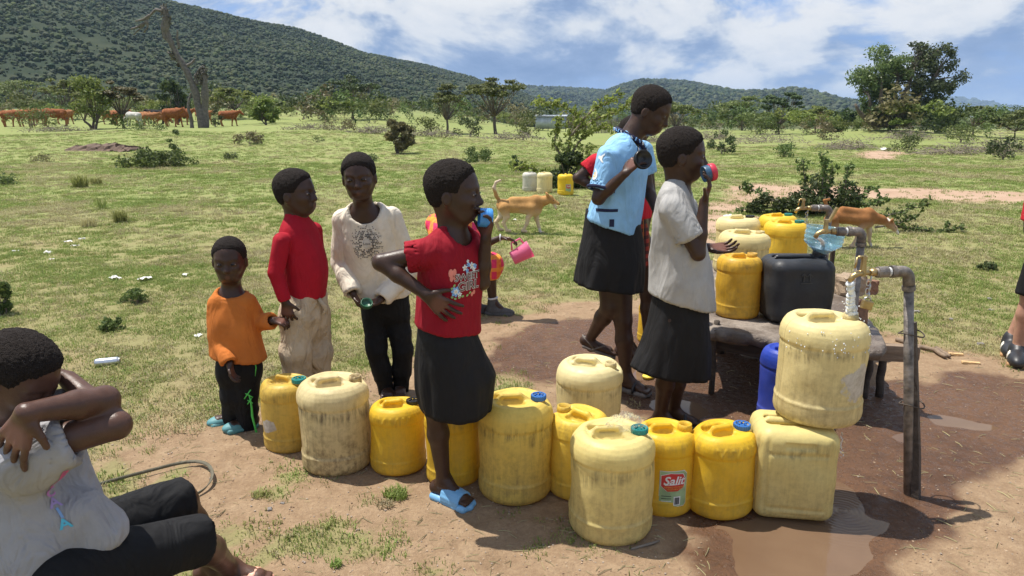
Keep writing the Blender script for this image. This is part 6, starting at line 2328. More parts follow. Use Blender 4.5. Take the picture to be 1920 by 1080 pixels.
# ---------------------------------------------------------------- child in the red turtleneck
def red_turtleneck():
    P = Person('child in a red turtleneck and dirty khaki trousers looking to the right', at_ground(575, 770), 3.45)
    p = P.p
    P.head(p(556, 361), 0.224, 78, -2, 0, neck=p(555, 415), neck_r=.040)
    lat = (.25, .97, 0)
    P.trunk([(p(556, 418), .05, .045), (p(560, 440), .10, .055), (p(568, 490), .095, .075), (p(572, 520), .095, .080), (p(568, 560), .09, .078), (p(568, 600), .10, .075)], lat=lat)
    shN, elN, wrN = p(529, 452, -.12), p(517, 512, -.15), p(535, 566, -.16)
    shF, elF, wrF = p(588, 432, .09), p(597, 500, .13), p(588, 560, .12)
    P.arm(shN, elN, wrN); P.arm(shF, elF, wrF)
    P.hand(wrN, (.12, 0, -1), (.2, 1, 0), -1, .13, (.35, .6, .5))
    P.hand(wrF, (0, 0, -1), (0, -1, 0), 1, .13)
    hip = (p(553, 590, -.07), p(590, 590, .06)); kn = (p(555, 660, -.09), p(594, 660, .03)); an = (p(562, 758, -.06), p(598, 745, .06))
    for a, b, c in zip(hip, kn, an): P.leg(a, b, c)
    for a in an: P.foot(a, (.9, -.4), .18, z=.012)
    P.body()
    def b(g):
        P.trunk([(p(556, 416), .055, .050), (p(560, 438), .105, .064), (p(567, 475), .105, .086), (p(574, 510), .105, .096), (p(572, 545), .10, .088), (p(570, 570), .095, .08)], g, 0, .03, lat)
        g.sleeve(p(555, 422), p(556, 401), .054, .050, .01)
        for a, e, w_ in ((shN, elN, wrN), (shF, elF, wrF)):
            g.cone(a, e, .040, .034, .003); g.sleeve(e, np.array(w_) - nv(np.array(w_) - e) * .006, .034, .027, .003)
    dN, dF = nv(wrN - elN), nv(wrF - elF)
    P.garment('turtleneck', REDW, b, (p(572, 552), (-.12, 0, -1)), [(wrN - dN * .006, dN, .021), (wrF, dF, .021), (p(556, 400), (0, 0, 1), .044)], None, fold=(0.0037, 10, 5), aniso=(1, 1, .8))
    def tr(g):
        P.trunk([(p(572, 552), .10, .082), (p(572, 585), .105, .088), (p(572, 605), .10, .088)], g, 0, .03, lat)
        for a, k_, n_ in zip(hip, kn, an):
            g.cone(a, k_, .072, .066, .03); g.cone(k_, n_, .066, .054, .03)
    t_ = P.garment('trousers', KHAKI, tr, (p(572, 775), (0, 0, -1)), [], fold=(0.0102, 15, 6), aniso=(1, 1, .8))
    kb = p(611, 578, -.04)
    MB().tube([p(598, 560, -.06), kb, p(613, 588, -.04)], [.008, .014, .004], 7).build('waist_tie', KHAKI, t_, True)
    MB().tube([kb, p(606, 590, -.05)], [.010, .004], 7).build('waist_tie', KHAKI, t_, True)


red_turtleneck()


# ---------------------------------------------------------------- child in the cream shirt
def cream_shirt():
    P = Person('child in a cream long-sleeved shirt with studs and tight black trousers leaning forward', at_ground(735, 745), 3.70)
    p = P.p
    P.head(p(673, 331, -.12), 0.228, 4, 6, -4, neck=p(682, 392, -.05), neck_r=.042, mouth='pout')
    lat = (1, .06, -.02)
    P.trunk([(p(684, 396, -.05), .05, .045), (p(688, 412, -.04), .115, .052), (p(696, 455, -.02), .112, .075), (p(708, 515), .10, .075), (p(724, 570, .03), .10, .078)], lat=lat)
    shA, elA, wrA = p(644, 410, -.04), p(641, 492, .0), p(662, 551, -.13)
    shB, elB, wrB = p(734, 408, -.04), p(768, 505, .02), p(714, 562, -.14)
    P.arm(shA, elA, wrA); P.arm(shB, elB, wrB)
    P.hand(wrA, (.45, -.1, -.75), (.85, 0, .5), -1, .135, (.45, .6, .4))
    P.hand(wrB, (-1, -.15, -.35), (.1, -.2, 1), 1, .135, (.35, .45, .4))
    hip = (p(703, 582, .03), p(742, 580, .04)); kn = (p(706, 655, -.01), p(755, 655, .02)); an = (p(728, 748, .02), p(752, 742, .06))
    for a, b, c in zip(hip, kn, an): P.leg(a, b, c, (.058, .043, .040, .026))
    for a in an: P.foot(a, (.1, -1), .19)
    P.body()
    rows = [(p(684, 394, -.05), .06, .05), (p(688, 408, -.04), .125, .062), (p(694, 445, -.03), .132, .088), (p(704, 500), .128, .09), (p(718, 550, .02), .132, .094), (p(726, 585, .03), .132, .094)]
    def b(g):
        P.trunk(rows, g, 0, .035, lat)
        for a, e, w_ in ((shA, elA, wrA), (shB, elB, wrB)):
            g.cone(a, e, .050, .052, .012); g.sleeve(e, np.array(w_) - nv(np.array(w_) - e) * .008, .052, .040, .012)
    dA, dB = nv(wrA - elA), nv(wrB - elB)
    s_ = P.garment('shirt', CREAMC, b, (p(722, 556, .02), (.12, 0, -1)), [(wrA - dA * .008, dA, .031), (wrB - dB * .008, dB, .031)], (p(681, 388, -.12), (.092, .115, .088), np.eye(3)), fold=(0.0085, 12, 7))
    def tr(g):
        P.trunk([(p(722, 540, .02), .11, .082), (p(724, 578, .03), .112, .086)], g, 0, .03, lat)
        for a, k_, n_ in zip(hip, kn, an):
            g.cone(a, k_, .068, .052, .03); g.cone(k_, np.array(k_) * .6 + n_ * .4, .05, .048, .02); g.cone(np.array(k_) * .6 + n_ * .4, n_, .048, .034, .02)
    P.garment('trousers', BLACKC, tr, (p(735, 768), (0, 0, -1)), fold=(0.0068, 14, 8), aniso=(1, 1, 1.2))
    # stud motif: rings of dark studs fading outwards round a small oval emblem
    rd = random.Random(5); studs = []
    for i in range(-11, 12):
        for j in range(-13, 14):
            x, y = i * .0078 + (j % 2) * .0039, j * .0078
            rr = math.hypot(x / .082, y / .098)
            if .33 < rr < 1 and rd.random() < 1.1 - rr * .8:
                q = .0037 * (1.2 - rr * .55)
                studs.append(disc(6, q, None, 0, x, y))
    c = p(690, 455, -.1)
    P.decal(s_, joined(studs), INK, c, (1, 0, 0), (-.06, 0, 1), 'studs', .004)['kind'] = 'stuff'
    P.decal(s_, disc(20, .020, .028), simple('emblem_grey', (.50, .46, .40), .5), c, (1, 0, 0), (-.06, 0, 1), 'emblem', .0018)
    P.decal(s_, text_mesh('Love', .018), INK, c, (1, 0, 0), (-.06, 0, 1), 'lettering', .0030)
    R = axes_from((.25, -.55, .8))
    lid_thing('green_lid', 'small dark green screw lid held by the cream-shirt child', Vector(p(687, 572, -.22)) + P.o, R, .030, .022, LID_GREEN)


cream_shirt()


# ---------------------------------------------------------------- girl in the red T-shirt, drinking
def red_girl():
    P = Person('girl in a red printed T-shirt drinking from a blue lid, hand on hip', at_ground(845, 940), 2.56, vox=.0045)
    p = P.p
    P.head(p(853, 360), 0.224, 80, 2, 0, neck=p(850, 446), neck_r=.041, hair_line=.10)
    lat = (.62, .78, 0)
    P.trunk([(p(850, 448), .05, .045), (p(848, 468), .105, .052), (p(848, 515), .10, .072), (p(842, 570), .092, .072), (p(838, 620), .10, .08), (p(842, 660), .11, .085)], lat=lat)
    shN, elN, wrN = p(806, 474, -.08), p(714, 492, -.10), p(800, 553, -.15)
    shF, elF, wrF = p(888, 458, .08), p(904, 530, .0), p(911, 448, -.03)
    P.arm(shN, elN, wrN, (.036, .030, .029, .020)); P.arm(shF, elF, wrF, (.036, .028, .027, .019))
    P.hand(wrN, (.80, -.02, -.62), (.1, 1, .1), -1, .145, (.12, .2, .2), .22, fr=.0072)
    P.hand(wrF, (.10, -.03, 1), (-.75, -.5, .1), 1, .14, (.45, .6, .5), .08, fr=.0070)
    hip = (p(828, 660, -.05), p(862, 660, .07)); kn = (p(816, 765, -.04), p(880, 765, .18)); an = (p(832, 902, .03), p(895, 850, .36))
    P.leg(hip[0], kn[0], an[0], (.06, .042, .040, .025)); P.leg(hip[1], kn[1], an[1], (.06, .042, .040, .025))
    P.foot(an[0], (.80, -.60), .20, z=.026); P.foot(an[1], (.9, -.3), .19, z=.012)
    P.body()
    rows = [(p(850, 446), .055, .048), (p(848, 466), .112, .064), (p(847, 505), .115, .088), (p(842, 560), .108, .088), (p(838, 605), .115, .096), (p(838, 640), .12, .10)]
    seN = np.array(shN) * .55 + np.array(elN) * .45; seF = np.array(shF) * .55 + np.array(elF) * .45
    def b(g):
        P.trunk(rows, g, 0, .035, lat)
        g.sleeve(shN, seN, .050, .054, .02); g.sleeve(shF, seF, .046, .046, .02)
    s_ = P.garment('tshirt', REDT, b, (p(836, 611), (-.20, 0, -1)), [(seN, elN - shN, .046), (seF, elF - shF, .034)], (p(862, 440, -.02), (.062, .062, .050), np.eye(3)), fold=(0.0076, 11, 11), vox=.005)
    P.skirt('skirt', BLACKS, [(786, 884, 598, 606, .10, 0), (784, 892, 630, 628, .12, 0), (781, 908, 680, 666, .14, .01), (783, 926, 722, 700, .155, .02), (792, 918, 760, 764, .165, .03)], 8, .12, 3)
    # print: flowers, butterfly and two words
    c = p(876, 525, -.10); ex = (.88, .47, 0); ey = (.03, 0, 1)
    D = lambda me, mat, lift, nm='print': P.decal(s_, me, mat, c, ex, ey, nm, lift)
    def mv(me, dx, dy):
        for v in me.vertices: v.co.x += dx; v.co.y += dy
        return me
    D(mv(text_mesh('SWEET', .036, .0016, 0, .98), .008, .008), WHITEP, .0022, 'lettering'); D(mv(text_mesh('SWEET', .036, .0), .008, .008), OUTL, .0034, 'lettering')
    D(mv(text_mesh('GIRL', .046, .0018), .014, -.026), WHITEP, .0022, 'lettering'); D(mv(text_mesh('GIRL', .046, .0), .014, -.026), OUTL, .0034, 'lettering')
    for (x, y, r_, n_, mt) in ((-.004, .042, .012, 5, WHITEP), (.014, .050, .010, 5, PBLUE), (.030, .044, .013, 5, WHITEP), (.044, .040, .010, 5, PBLUE), (.006, .030, .009, 5, PBLUE), (.038, .030, .009, 5, WHITEP), (-.040, -.040, .020, 7, PBLUE), (-.040, -.040, .011, 6, WHITEP), (-.024, -.052, .010, 5, WHITEP), (.012, .062, .007, 5, WHITEP)):
        D(petals(n_, r_, r_ * .30, x, y, .3), mt, .0028 if r_ < .012 else .0024, 'flower')
    for (x, y) in ((-.004, .042), (.030, .044), (-.040, -.040)):
        D(disc(8, .0028, None, 0, x, y), PYEL, .0040, 'flower_eye')
    for (x, y, a) in ((-.052, -.022, .8), (-.048, -.062, -.5), (-.018, -.062, .2), (.014, -.056, .6)):
        D(petals(2, .013, .0042, x, y, a), PGREEN, .0026, 'leaf')
    for (sx, sy, r_) in ((-.060, .028, .016), (-.046, .030, .014), (-.058, .010, .012), (-.046, .012, .010)):
        D(disc(10, r_ * .55, r_, 0, sx, sy), PPINK, .0026, 'butterfly_wing')
    for (x, y) in ((.030, -.060), (.040, -.054)):
        D(disc(8, .006, .009, 0, x, y), PPINK, .0026, 'butterfly_wing')
    # blue slide
    d = nv((.80, -.60, 0)); bs = np.array([an[0][0], an[0][1], 0]) + d * .042
    so = sole(P, 'slide_sole', BLUES, bs, d, .225, .082, .002, .026)
    g = Field(.0045)
    l = np.cross([0, 0, 1], d)
    for t in np.linspace(-.2, .16, 8):
        cc = bs + d * .225 * (t + .10)
        pts = [cc + l * .040 * math.cos(q) + np.array([0, 0, .022 + .052 * math.sin(q) * (1.06 - .75 * (t + .2))]) for q in np.linspace(0, math.pi, 10)]
        g.chain(pts, [.0055] * 10, .006)
    link('slide_strap', g.mesh('slide_strap'), so, BLUES)
    R = axes_from((-.96, -.2, .1))
    lid_thing('blue_lid_cup', 'blue ribbed screw lid at the mouth of the girl in the red T-shirt', Vector(p(922, 409, -.03)) + P.o, R, .034, .046, LID_BLUE, 4)


red_girl()


# ---------------------------------------------------------------- woman behind, with the pink jug
def woman():
    P = Person('seated woman in a pink and orange shawl mostly hidden behind the girl in red', at_ground(915, 588), 5.35, vox=.006)
    p = P.p
    P.head(p(862, 392, -.05), .21, 70, 20, neck=p(850, 422), neck_r=.045)
    lat = (.6, .8, 0)
    P.trunk([(p(848, 425), .06, .05), (p(846, 436), .14, .06), (p(842, 470), .13, .09), (p(838, 508), .14, .10)], lat=lat)
    sh, el, wr = p(878, 432, -.06), p(900, 462, -.08), p(938, 446, -.12)
    P.arm(sh, el, wr, (.042, .032, .030, .021)); P.arm(p(835, 430, .1), p(850, 470, .2), p(880, 480, .15))
    P.hand(wr, (1, -.1, -.12), (.1, -.35, -1), 1, .155, (.25, .5, .45), .14, fr=.0075)
    P.hand(p(880, 480, .15), (1, 0, -.3), (0, 0, -1), 1, .14)
    hip = (p(846, 512, .08), p(850, 512, -.08)); kn = (p(900, 498, .08), p(918, 494, -.05)); an = (p(892, 572, .05), p(924, 567, -.03))
    for a, b, c in zip(hip, kn, an): P.leg(a, b, c, (.065, .05, .044, .03))
    for a in an: P.foot(a, (.95, -.25), .22)
    P.body()
    def b(g):
        P.trunk([(p(846, 424), .08, .06), (p(842, 432), .17, .085), (p(850, 455), .17, .12), (p(848, 485), .165, .125), (p(842, 512), .17, .12), (p(842, 528), .17, .12)], g, 0, .04, lat); [g.cone(h_, np.array(k_) + np.array([.02, 0, -.01]), .10, .075, .05) for h_, k_ in zip(hip, kn)]; g.cone(kn[1], np.array(kn[1]) + np.array([.01, 0, -.07]), .072, .06, .03)
        g.cone(sh, np.array(sh) * .4 + np.array(el) * .6, .06, .07, .03); g.cone(p(815, 420, .05), p(830, 440, .05), .07, .08, .04)
    P.garment('shawl', PINKO, b, (p(893, 518), (.0, 0, -1)), [], None, fold=(0.0136, 9, 13), vox=.008)
    for a in an:
        ring = [Vector(a + np.array([0, 0, .035]) + np.array([math.cos(q), math.sin(q), .12 * math.cos(q)]) * .034) for q in [i * 6.2832 / 16 for i in range(17)]]
        MB().tube(ring, .009, 6, caps=False).build('anklet', BEADS, P.t, True)
        dd = nv((.95, -.25, 0)); bs = np.array([a[0], a[1], 0]) + dd * .05
        u = sole(P, 'shoe', GREYSH, bs, dd, .26, .09, .0, .03)
        g = Field(.006); g.ell(bs + np.array([0, 0, .03]), (.125, .042, .035), np.array([dd, np.cross([0, 0, 1], dd), [0, 0, 1]]), 0); g.cone(a + np.array([0, 0, -.04]), a + np.array([0, 0, .01]), .045, .04, .03)
        link('shoe_upper', g.mesh('shoe_upper'), u, GREYSH)
    MB().tube([Vector(wr + np.array([0, .0, 0])) + Vector((0, .024 * math.cos(q), .024 * math.sin(q))) for q in [i * 6.2832 / 14 for i in range(15)]], .006, 6, caps=False).build('bracelet', BEADS, P.t, True)
    st = rough_block('seat_log', P.o + Vector(p(840, 540, .02)), (.26, .34, .32), WOOD, None, .3, 93, .03); st.location.z = .16
    tag(st, 'short upright log under the seated woman in the shawl', 'log')
    # translucent pink jug hanging from the fingers
    m, t, bb = newmat('pink_plastic')
    bb.inputs['Base Color'].default_value = (.90, .30, .48, 1); bb.inputs['Roughness'].default_value = .25
    tr = t.new('ShaderNodeBsdfTranslucent'); tr.inputs[0].default_value = (.98, .25, .48, 1)
    mx = t.new('ShaderNodeMixShader'); mx.inputs[0].default_value = .5
    t.l.new(bb.outputs[0], mx.inputs[1]); t.l.new(tr.outputs[0], mx.inputs[2]); t.l.new(mx.outputs[0], t.n['Material Output'].inputs[0])
    pr = [(.044, 0), (.050, .004), (.058, .10), (.064, .150), (.066, .155), (.062, .153), (.055, .10), (.047, .006), (.01, .005)]
    jl = Vector(p(960, 485, -.16)) + P.o
    jug = thing('pink_jug', jl, 'translucent pink plastic jug held by the woman behind the girl in red', 'jug')
    M = Matrix.Rotation(math.radians(62), 3, 'Y') @ Matrix.Rotation(-.1, 3, 'X')
    MB().lathe(pr, 30, M=M).build('cup', m, jug, True)
    MB().tube([M @ Vector((-.060, 0, .13)), M @ Vector((-.105, 0, .12)), M @ Vector((-.105, 0, .05)), M @ Vector((-.056, 0, .03))], .007, 8).build('handle', m, jug, True)


woman()


# ---------------------------------------------------------------- girl in the light blue jersey
def blue_girl():
    P = Person('tall girl in a light blue football jersey and black skirt looking down at a lid', at_ground(1180, 738), 3.76)
    p = P.p
    P.head(p(1222, 207), 0.234, 68, 26, 0, neck=p(1178, 262), neck_r=.042, hair_line=.06, eyes=.2)
    lat = (.45, .89, 0)
    P.f.cone(p(1205, 228), p(1178, 264), .043, .046, .03)
    P.trunk([(p(1178, 266), .05, .045), (p(1170, 288), .14, .055), (p(1168, 330), .13, .082), (p(1160, 380), .115, .08), (p(1150, 430), .115, .08), (p(1148, 465), .12, .085)], lat=lat)
    shN, elN, wrN = p(1141, 296, -.12), p(1122, 372, -.17), p(1172, 325, -.25)
    shF, elF, wrF = p(1203, 284, .12), p(1214, 350, .13), p(1230, 395, .02)
    P.arm(shN, elN, wrN, (.042, .034, .031, .020)); P.arm(shF, elF, wrF, (.040, .032, .030, .020))
    P.hand(wrN, (.50, -.05, .62), (.75, .45, -.35), -1, .155, (.5, .55, .45), .10, fr=.0072)
    P.hand(wrF, (.35, -.1, -.9), (-.8, 0, -.2), 1, .15, (.3, .4, .3))
    hip = (p(1162, 478), p(1140, 478, .02)); kn = (p(1168, 600, -.01), p(1143, 575, .0)); an = (p(1174, 708, .0), p(1108, 632, .14))
    P.leg(hip[0], kn[0], an[0], (.072, .050, .047, .029)); P.leg(hip[1], kn[1], an[1], (.072, .050, .046, .028))
    P.foot(an[0], (.75, -.66), .225, z=.022)
    P.foot(an[1] - np.array([0, 0, .055]), (.93, -.2, -.30), .215, h=1)
    P.body()
    rows = [(p(1178, 264), .056, .05), (p(1171, 282), .145, .066), (p(1167, 315), .152, .095), (p(1160, 370), .142, .102), (p(1150, 420), .15, .115), (p(1146, 455), .155, .12)]
    seN = np.array(shN) * .18 + np.array(elN) * .82; seF = np.array(shF) * .4 + np.array(elF) * .6
    def b(g):
        P.trunk(rows, g, 0, .035, lat)
        g.sleeve(shN, seN, .056, .066, .02); g.sleeve(shF, seF, .052, .056, .02)
    s_ = P.garment('jersey', SKYB, b, (p(1148, 424), (-.36, 0, -1)), [(seN, elN - shN, .056), (seF, elF - shF, .046)], (p(1196, 258, -.04), (.058, .070, .060), np.eye(3)), fold=(0.0102, 10, 17))
    # patterned collar, trims, badges
    C0 = p(1180, 261, -.005)
    ring = [Vector(C0 + np.array([.070 * math.cos(q) + .012 * max(0, math.cos(q)), .066 * math.sin(q), .012 - .040 * math.cos(q) - .030 * max(0, math.cos(q)) ** 3])) for q in [i * 6.2832 / 28 for i in range(29)]]
    col = MB().tube(ring, .0125, 8, caps=False).build('collar', NAVY, s_, True)
    rd = random.Random(2)
    for k in range(0, 28):
        a = ring[k]; c_ = C0
        o_ = (a - Vector(c_)); o_.z = 0; o_.normalize()
        MB().box(a + o_ * .0118 + Vector((0, 0, .001)), (.005, .005, .012 + .006 * rd.random()), rz=math.atan2(o_.y, o_.x), rx=rd.uniform(-.6, .6)).build('collar_mark', PBLUE if k % 3 else WHITEP, col, False)
    ax = nv(elN - shN); R = axes_from(ax); ce = seN - ax * .010
    MB().tube([Vector(ce + R[0] * .0655 * math.cos(q) + R[1] * .0655 * math.sin(q)) for q in [i * 6.2832 / 24 for i in range(25)]], .009, 7, caps=False).build('cuff', NAVY, s_, True)
    ex, ey = (.95, -.3, 0), (0, 0, 1)
    P.decal(s_, flat_poly([(-.050, -.010), (.050, -.006), (.050, .009), (-.050, .006)]), NAVY, p(1138, 394, -.14), (1, .1, 0), ey, 'side_bar', .003)
    P.decal(s_, flat_poly([(-.012, -.019), (.012, -.019), (.012, .019), (-.012, .019)]), NAVY, p(1145, 417, -.14), (1, .1, 0), ey, 'hem_tag', .003)
    bc = p(1213, 285, -.12)
    P.decal(s_, disc(20, .026, .034), NAVY, bc, (.8, .6, 0), ey, 'crest', .003); P.decal(s_, disc(20, .021, .028), WHITEP, bc, (.8, .6, 0), ey, 'crest', .0042); P.decal(s_, disc(14, .013, .018), PBLUE, bc, (.8, .6, 0), ey, 'crest', .0054)
    # leaping-cat mark and the round competition patch on the sleeve
    catp = [(-.026, .020), (-.012, .012), (.004, .010), (.018, .018), (.026, .024), (.022, .014), (.014, .006), (.010, -.006), (.016, -.022), (.008, -.020), (.000, -.006), (-.012, .002), (-.022, .012)]
    P.decal(s_, flat_poly(catp), WHITEP, p(1124, 296, -.16), (1, .0, 0), ey, 'sleeve_mark', .003)
    P.decal(s_, disc(18, .021, .030), WHITEP, p(1112, 326, -.18), (1, -.1, 0), ey, 'sleeve_patch', .003); P.decal(s_, disc(14, .013, .020), PYEL, p(1112, 326, -.18), (1, -.1, 0), ey, 'sleeve_patch', .0042)
    P.skirt('skirt', BLACKS, [(1100, 1199, 392, 420, .125, 0), (1092, 1206, 445, 462, .145, 0), (1083, 1208, 487, 500, .165, 0), (1076, 1206, 528, 543, .175, 0)], 9, .12, 8)
    # sandals
    d = nv((.75, -.66, 0)); bs = np.array([an[0][0], an[0][1], 0]) + d * .045
    so = sole(P, 'sandal_sole', SOLE_G, bs, d, .245, .088, .001, .022)
    l = np.cross([0, 0, 1], d)
    for t in (.10, -.30):
        cc = bs + d * .245 * t
        MB().tube([Vector(cc + l * .044 * math.cos(q) + np.array([0, 0, .014 + (.055 if t > 0 else .075) * math.sin(q)])) for q in np.linspace(0, math.pi, 10)], .0075, 6).build('strap', LEATH, so, True)
    d2 = nv((.93, -.2, -.30)); l2 = nv(np.cross([0, 0, 1], d2)); up2 = np.cross(d2, l2)
    g = Field(.0045); c2 = an[1] - np.array([0, 0, .060]) + d2 * .045 - up2 * .004
    for sgn in (-1, 0, 1):
        g.cone(c2 - d2 * .085 + l2 * sgn * .026, c2 + d2 * .10 + l2 * sgn * .032, .009, .009, .02)
    so2 = link('flip_flop_sole', g.mesh('flip_flop_sole'), P.t, SOLE_G)
    toe = c2 + d2 * .07
    for sgn in (-1, 1):
        MB().tube([Vector(toe + up2 * .016), Vector(toe - d2 * .05 + l2 * sgn * .02 + up2 * .042), Vector(c2 - d2 * .03 + l2 * sgn * .038 + up2 * .006)], .005, 6).build('strap', SOLE_G, so2, True)
    MB().tube([Vector(c2 - d2 * .02 + l2 * .036 + up2 * .01), Vector(c2 - d2 * .10 + l2 * .02 + up2 * .05), Vector(c2 - d2 * .11 + up2 * .055), Vector(c2 - d2 * .10 - l2 * .02 + up2 * .05), Vector(c2 - d2 * .02 - l2 * .036 + up2 * .01)], .005, 6).build('strap', SOLE_G, so2, True)
    R = axes_from((.30, -.90, .25))
    lid_thing('black_lid_cup', 'black round lid in the raised hand of the girl in light blue', Vector(p(1203, 300, -.27)) + P.o, R, .046, .022, LID_DARK, 2)


blue_girl()


# ---------------------------------------------------------------- child in the grey T-shirt, drinking
def grey_child():
    P = Person('child in a grey T-shirt and long dark skirt drinking from a red and blue lid', at_ground(1248, 808), 3.20, vox=.0048)
    p = P.p
    P.head(p(1281, 290), 0.237, 82, 4, 0, neck=p(1270, 354), neck_r=.042)
    lat = (.28, .96, 0)
    P.trunk([(p(1270, 358), .05, .045), (p(1268, 378), .115, .055), (p(1272, 430), .11, .075), (p(1272, 500), .10, .078), (p(1274, 560), .11, .09), (p(1272, 600), .11, .09)], lat=lat)
    shN, elN, wrN = p(1262, 392, -.11), p(1309, 476, -.15), p(1320, 378, -.12)
    shF, elF, wrF = p(1285, 390, .11), p(1296, 470, .12), p(1327, 464, .05)
    P.arm(shN, elN, wrN, (.038, .031, .030, .020)); P.arm(shF, elF, wrF, (.036, .029, .028, .019))
    P.hand(wrN, (.30, -.02, 1), (-.85, .25, .2), -1, .145, (.40, .5, .4), .08, fr=.0070)
    P.hand(wrF, (1, -.12, -.02), (-.05, -.45, 1), -1, .15, (.25, .4, .35), .16, fr=.0072)
    hip = (p(1262, 600, -.06), p(1284, 600, .06)); kn = (p(1252, 690, -.05), p(1272, 690, .05)); an = (p(1238, 778, .02), p(1262, 772, .10))
    for a, b, c in zip(hip, kn, an): P.leg(a, b, c, (.062, .045, .042, .027))
    for a in an: P.foot(a, (.95, -.3), .20, z=.02)
    P.body()
    rows = [(p(1270, 354), .055, .048), (p(1267, 374), .12, .064), (p(1268, 410), .122, .090), (p(1272, 470), .118, .108), (p(1276, 530), .12, .125), (p(1278, 590), .125, .135)]
    seN = np.array(shN) * .36 + np.array(elN) * .64; seF = np.array(shF) * .35 + np.array(elF) * .65
    def b(g):
        P.trunk(rows, g, 0, .035, lat)
        g.sleeve(shN, seN, .054, .060, .02); g.sleeve(shF, seF, .050, .052, .02)
    s_ = P.garment('tshirt', GREYT, b, (p(1278, 563), (-.27, 0, -1)), [(seN, elN - shN, .050), (seF, elF - shF, .042)], (p(1282, 352), (.060, .062, .040), np.eye(3)), fold=(0.0102, 10, 23), vox=.0055)
    ax = nv(elN - shN); R = axes_from(ax); ce = seN - ax * .008
    MB().tube([Vector(ce + R[0] * .061 * math.cos(q) + R[1] * .061 * math.sin(q)) for q in [i * 6.2832 / 24 for i in range(25)]], .006, 7, caps=False).build('cuff', GREYT, s_, True)
    P.skirt('skirt', BLACKS, [(1226, 1326, 552, 566, .12, 0), (1216, 1327, 605, 612, .14, 0), (1202, 1330, 648, 652, .15, 0), (1183, 1329, 686, 704, .155, 0)], 8, .11, 12)
    for a in an:
        dd = nv((.95, -.3, 0)); bs = np.array([a[0], a[1], 0]) + dd * .04
        so = sole(P, 'sandal_sole', LEATH, bs, dd, .22, .082, .001, .020)
        l = np.cross([0, 0, 1], dd); cc = bs + dd * .02
        MB().tube([Vector(cc + l * .041 * math.cos(q) + np.array([0, 0, .012 + .055 * math.sin(q)])) for q in np.linspace(0, math.pi, 9)], .008, 6).build('strap', LEATH, so, True)
    R = axes_from((-.92, -.15, -.22))
    c = Vector(p(1338, 322, -.10)) + P.o
    lid = thing('red_blue_lid_cup', c, 'red and slate blue screw lid at the mouth of the child in grey', 'lid')
    M = Matrix(((R[0][0], R[1][0], R[2][0]), (R[0][1], R[1][1], R[2][1]), (R[0][2], R[1][2], R[2][2])))
    MB().lathe([(.036, -.004), (.038, 0), (.0385, .016), (.037, .020), (.03, .022)], 26, M=M).build('red_top', LID_RED, lid, True)
    MB().lathe([(.034, .020), (.036, .024), (.033, .027), (.036, .031), (.033, .034), (.036, .038), (.033, .041), (.035, .046), (.030, .046), (.029, .026)], 26, M=M).build('ribbed_ring', LID_NAVY, lid, True)


grey_child()


# ---------------------------------------------------------------- child hidden behind the girl in light blue
def hidden_child():
    P = Person('child in a red shirt and plaid skirt, mostly hidden behind the girl in light blue', at_ground(1195, 650), 4.35, vox=.006)
    p = P.p
    P.head(p(1190, 248), .185, 95, 0, neck=p(1182, 284), neck_r=.036)
    lat = (.85, .5, 0)
    P.trunk([(p(1178, 286), .05, .045), (p(1172, 302), .15, .055), (p(1172, 350), .13, .08), (p(1178, 410), .12, .09), (p(1180, 450), .12, .09)], lat=lat)
    sh, el, wr = p(1118, 306, -.03), p(1083, 334, -.03), p(1120, 352, -.06)
    P.arm(sh, el, wr, (.038, .030, .028, .02)); P.arm(p(1214, 310, .05), p(1222, 372, .05), p(1212, 425, .0))
    P.hand(wr, (1, 0, -.1), (0, 1, 0), 1, .13); P.hand(p(1212, 425), (0, 0, -1), (-1, 0, 0), 1, .13)
    hip = (p(1165, 460), p(1208, 460)); kn = (p(1168, 550), p(1212, 550)); an = (p(1172, 632), p(1214, 632))
    for a, b, c in zip(hip, kn, an): P.leg(a, b, c)
    for a in an: P.foot(a, (.8, -.5), .2)
    P.body()
    def b(g):
        P.trunk([(p(1178, 284), .06, .05), (p(1172, 300), .155, .065), (p(1172, 350), .15, .09), (p(1178, 410), .14, .1)], g, 0, .03, lat)
        g.sleeve(sh, (sh + el) / 2, .052, .054, .03)
    P.garment('shirt', REDS, b, (p(1178, 408), (0, 0, -1)), [((sh + el) / 2, el - sh, .044)], None, fold=(0.0068, 10, 27), vox=.007)
    P.skirt('skirt', PLAID, [(1130, 1208, 398, 398, .12, 0), (1122, 1218, 450, 450, .13, 0), (1118, 1222, 500, 496, .14, 0)], 8, .06, 15, n=80, m=16)


hidden_child()


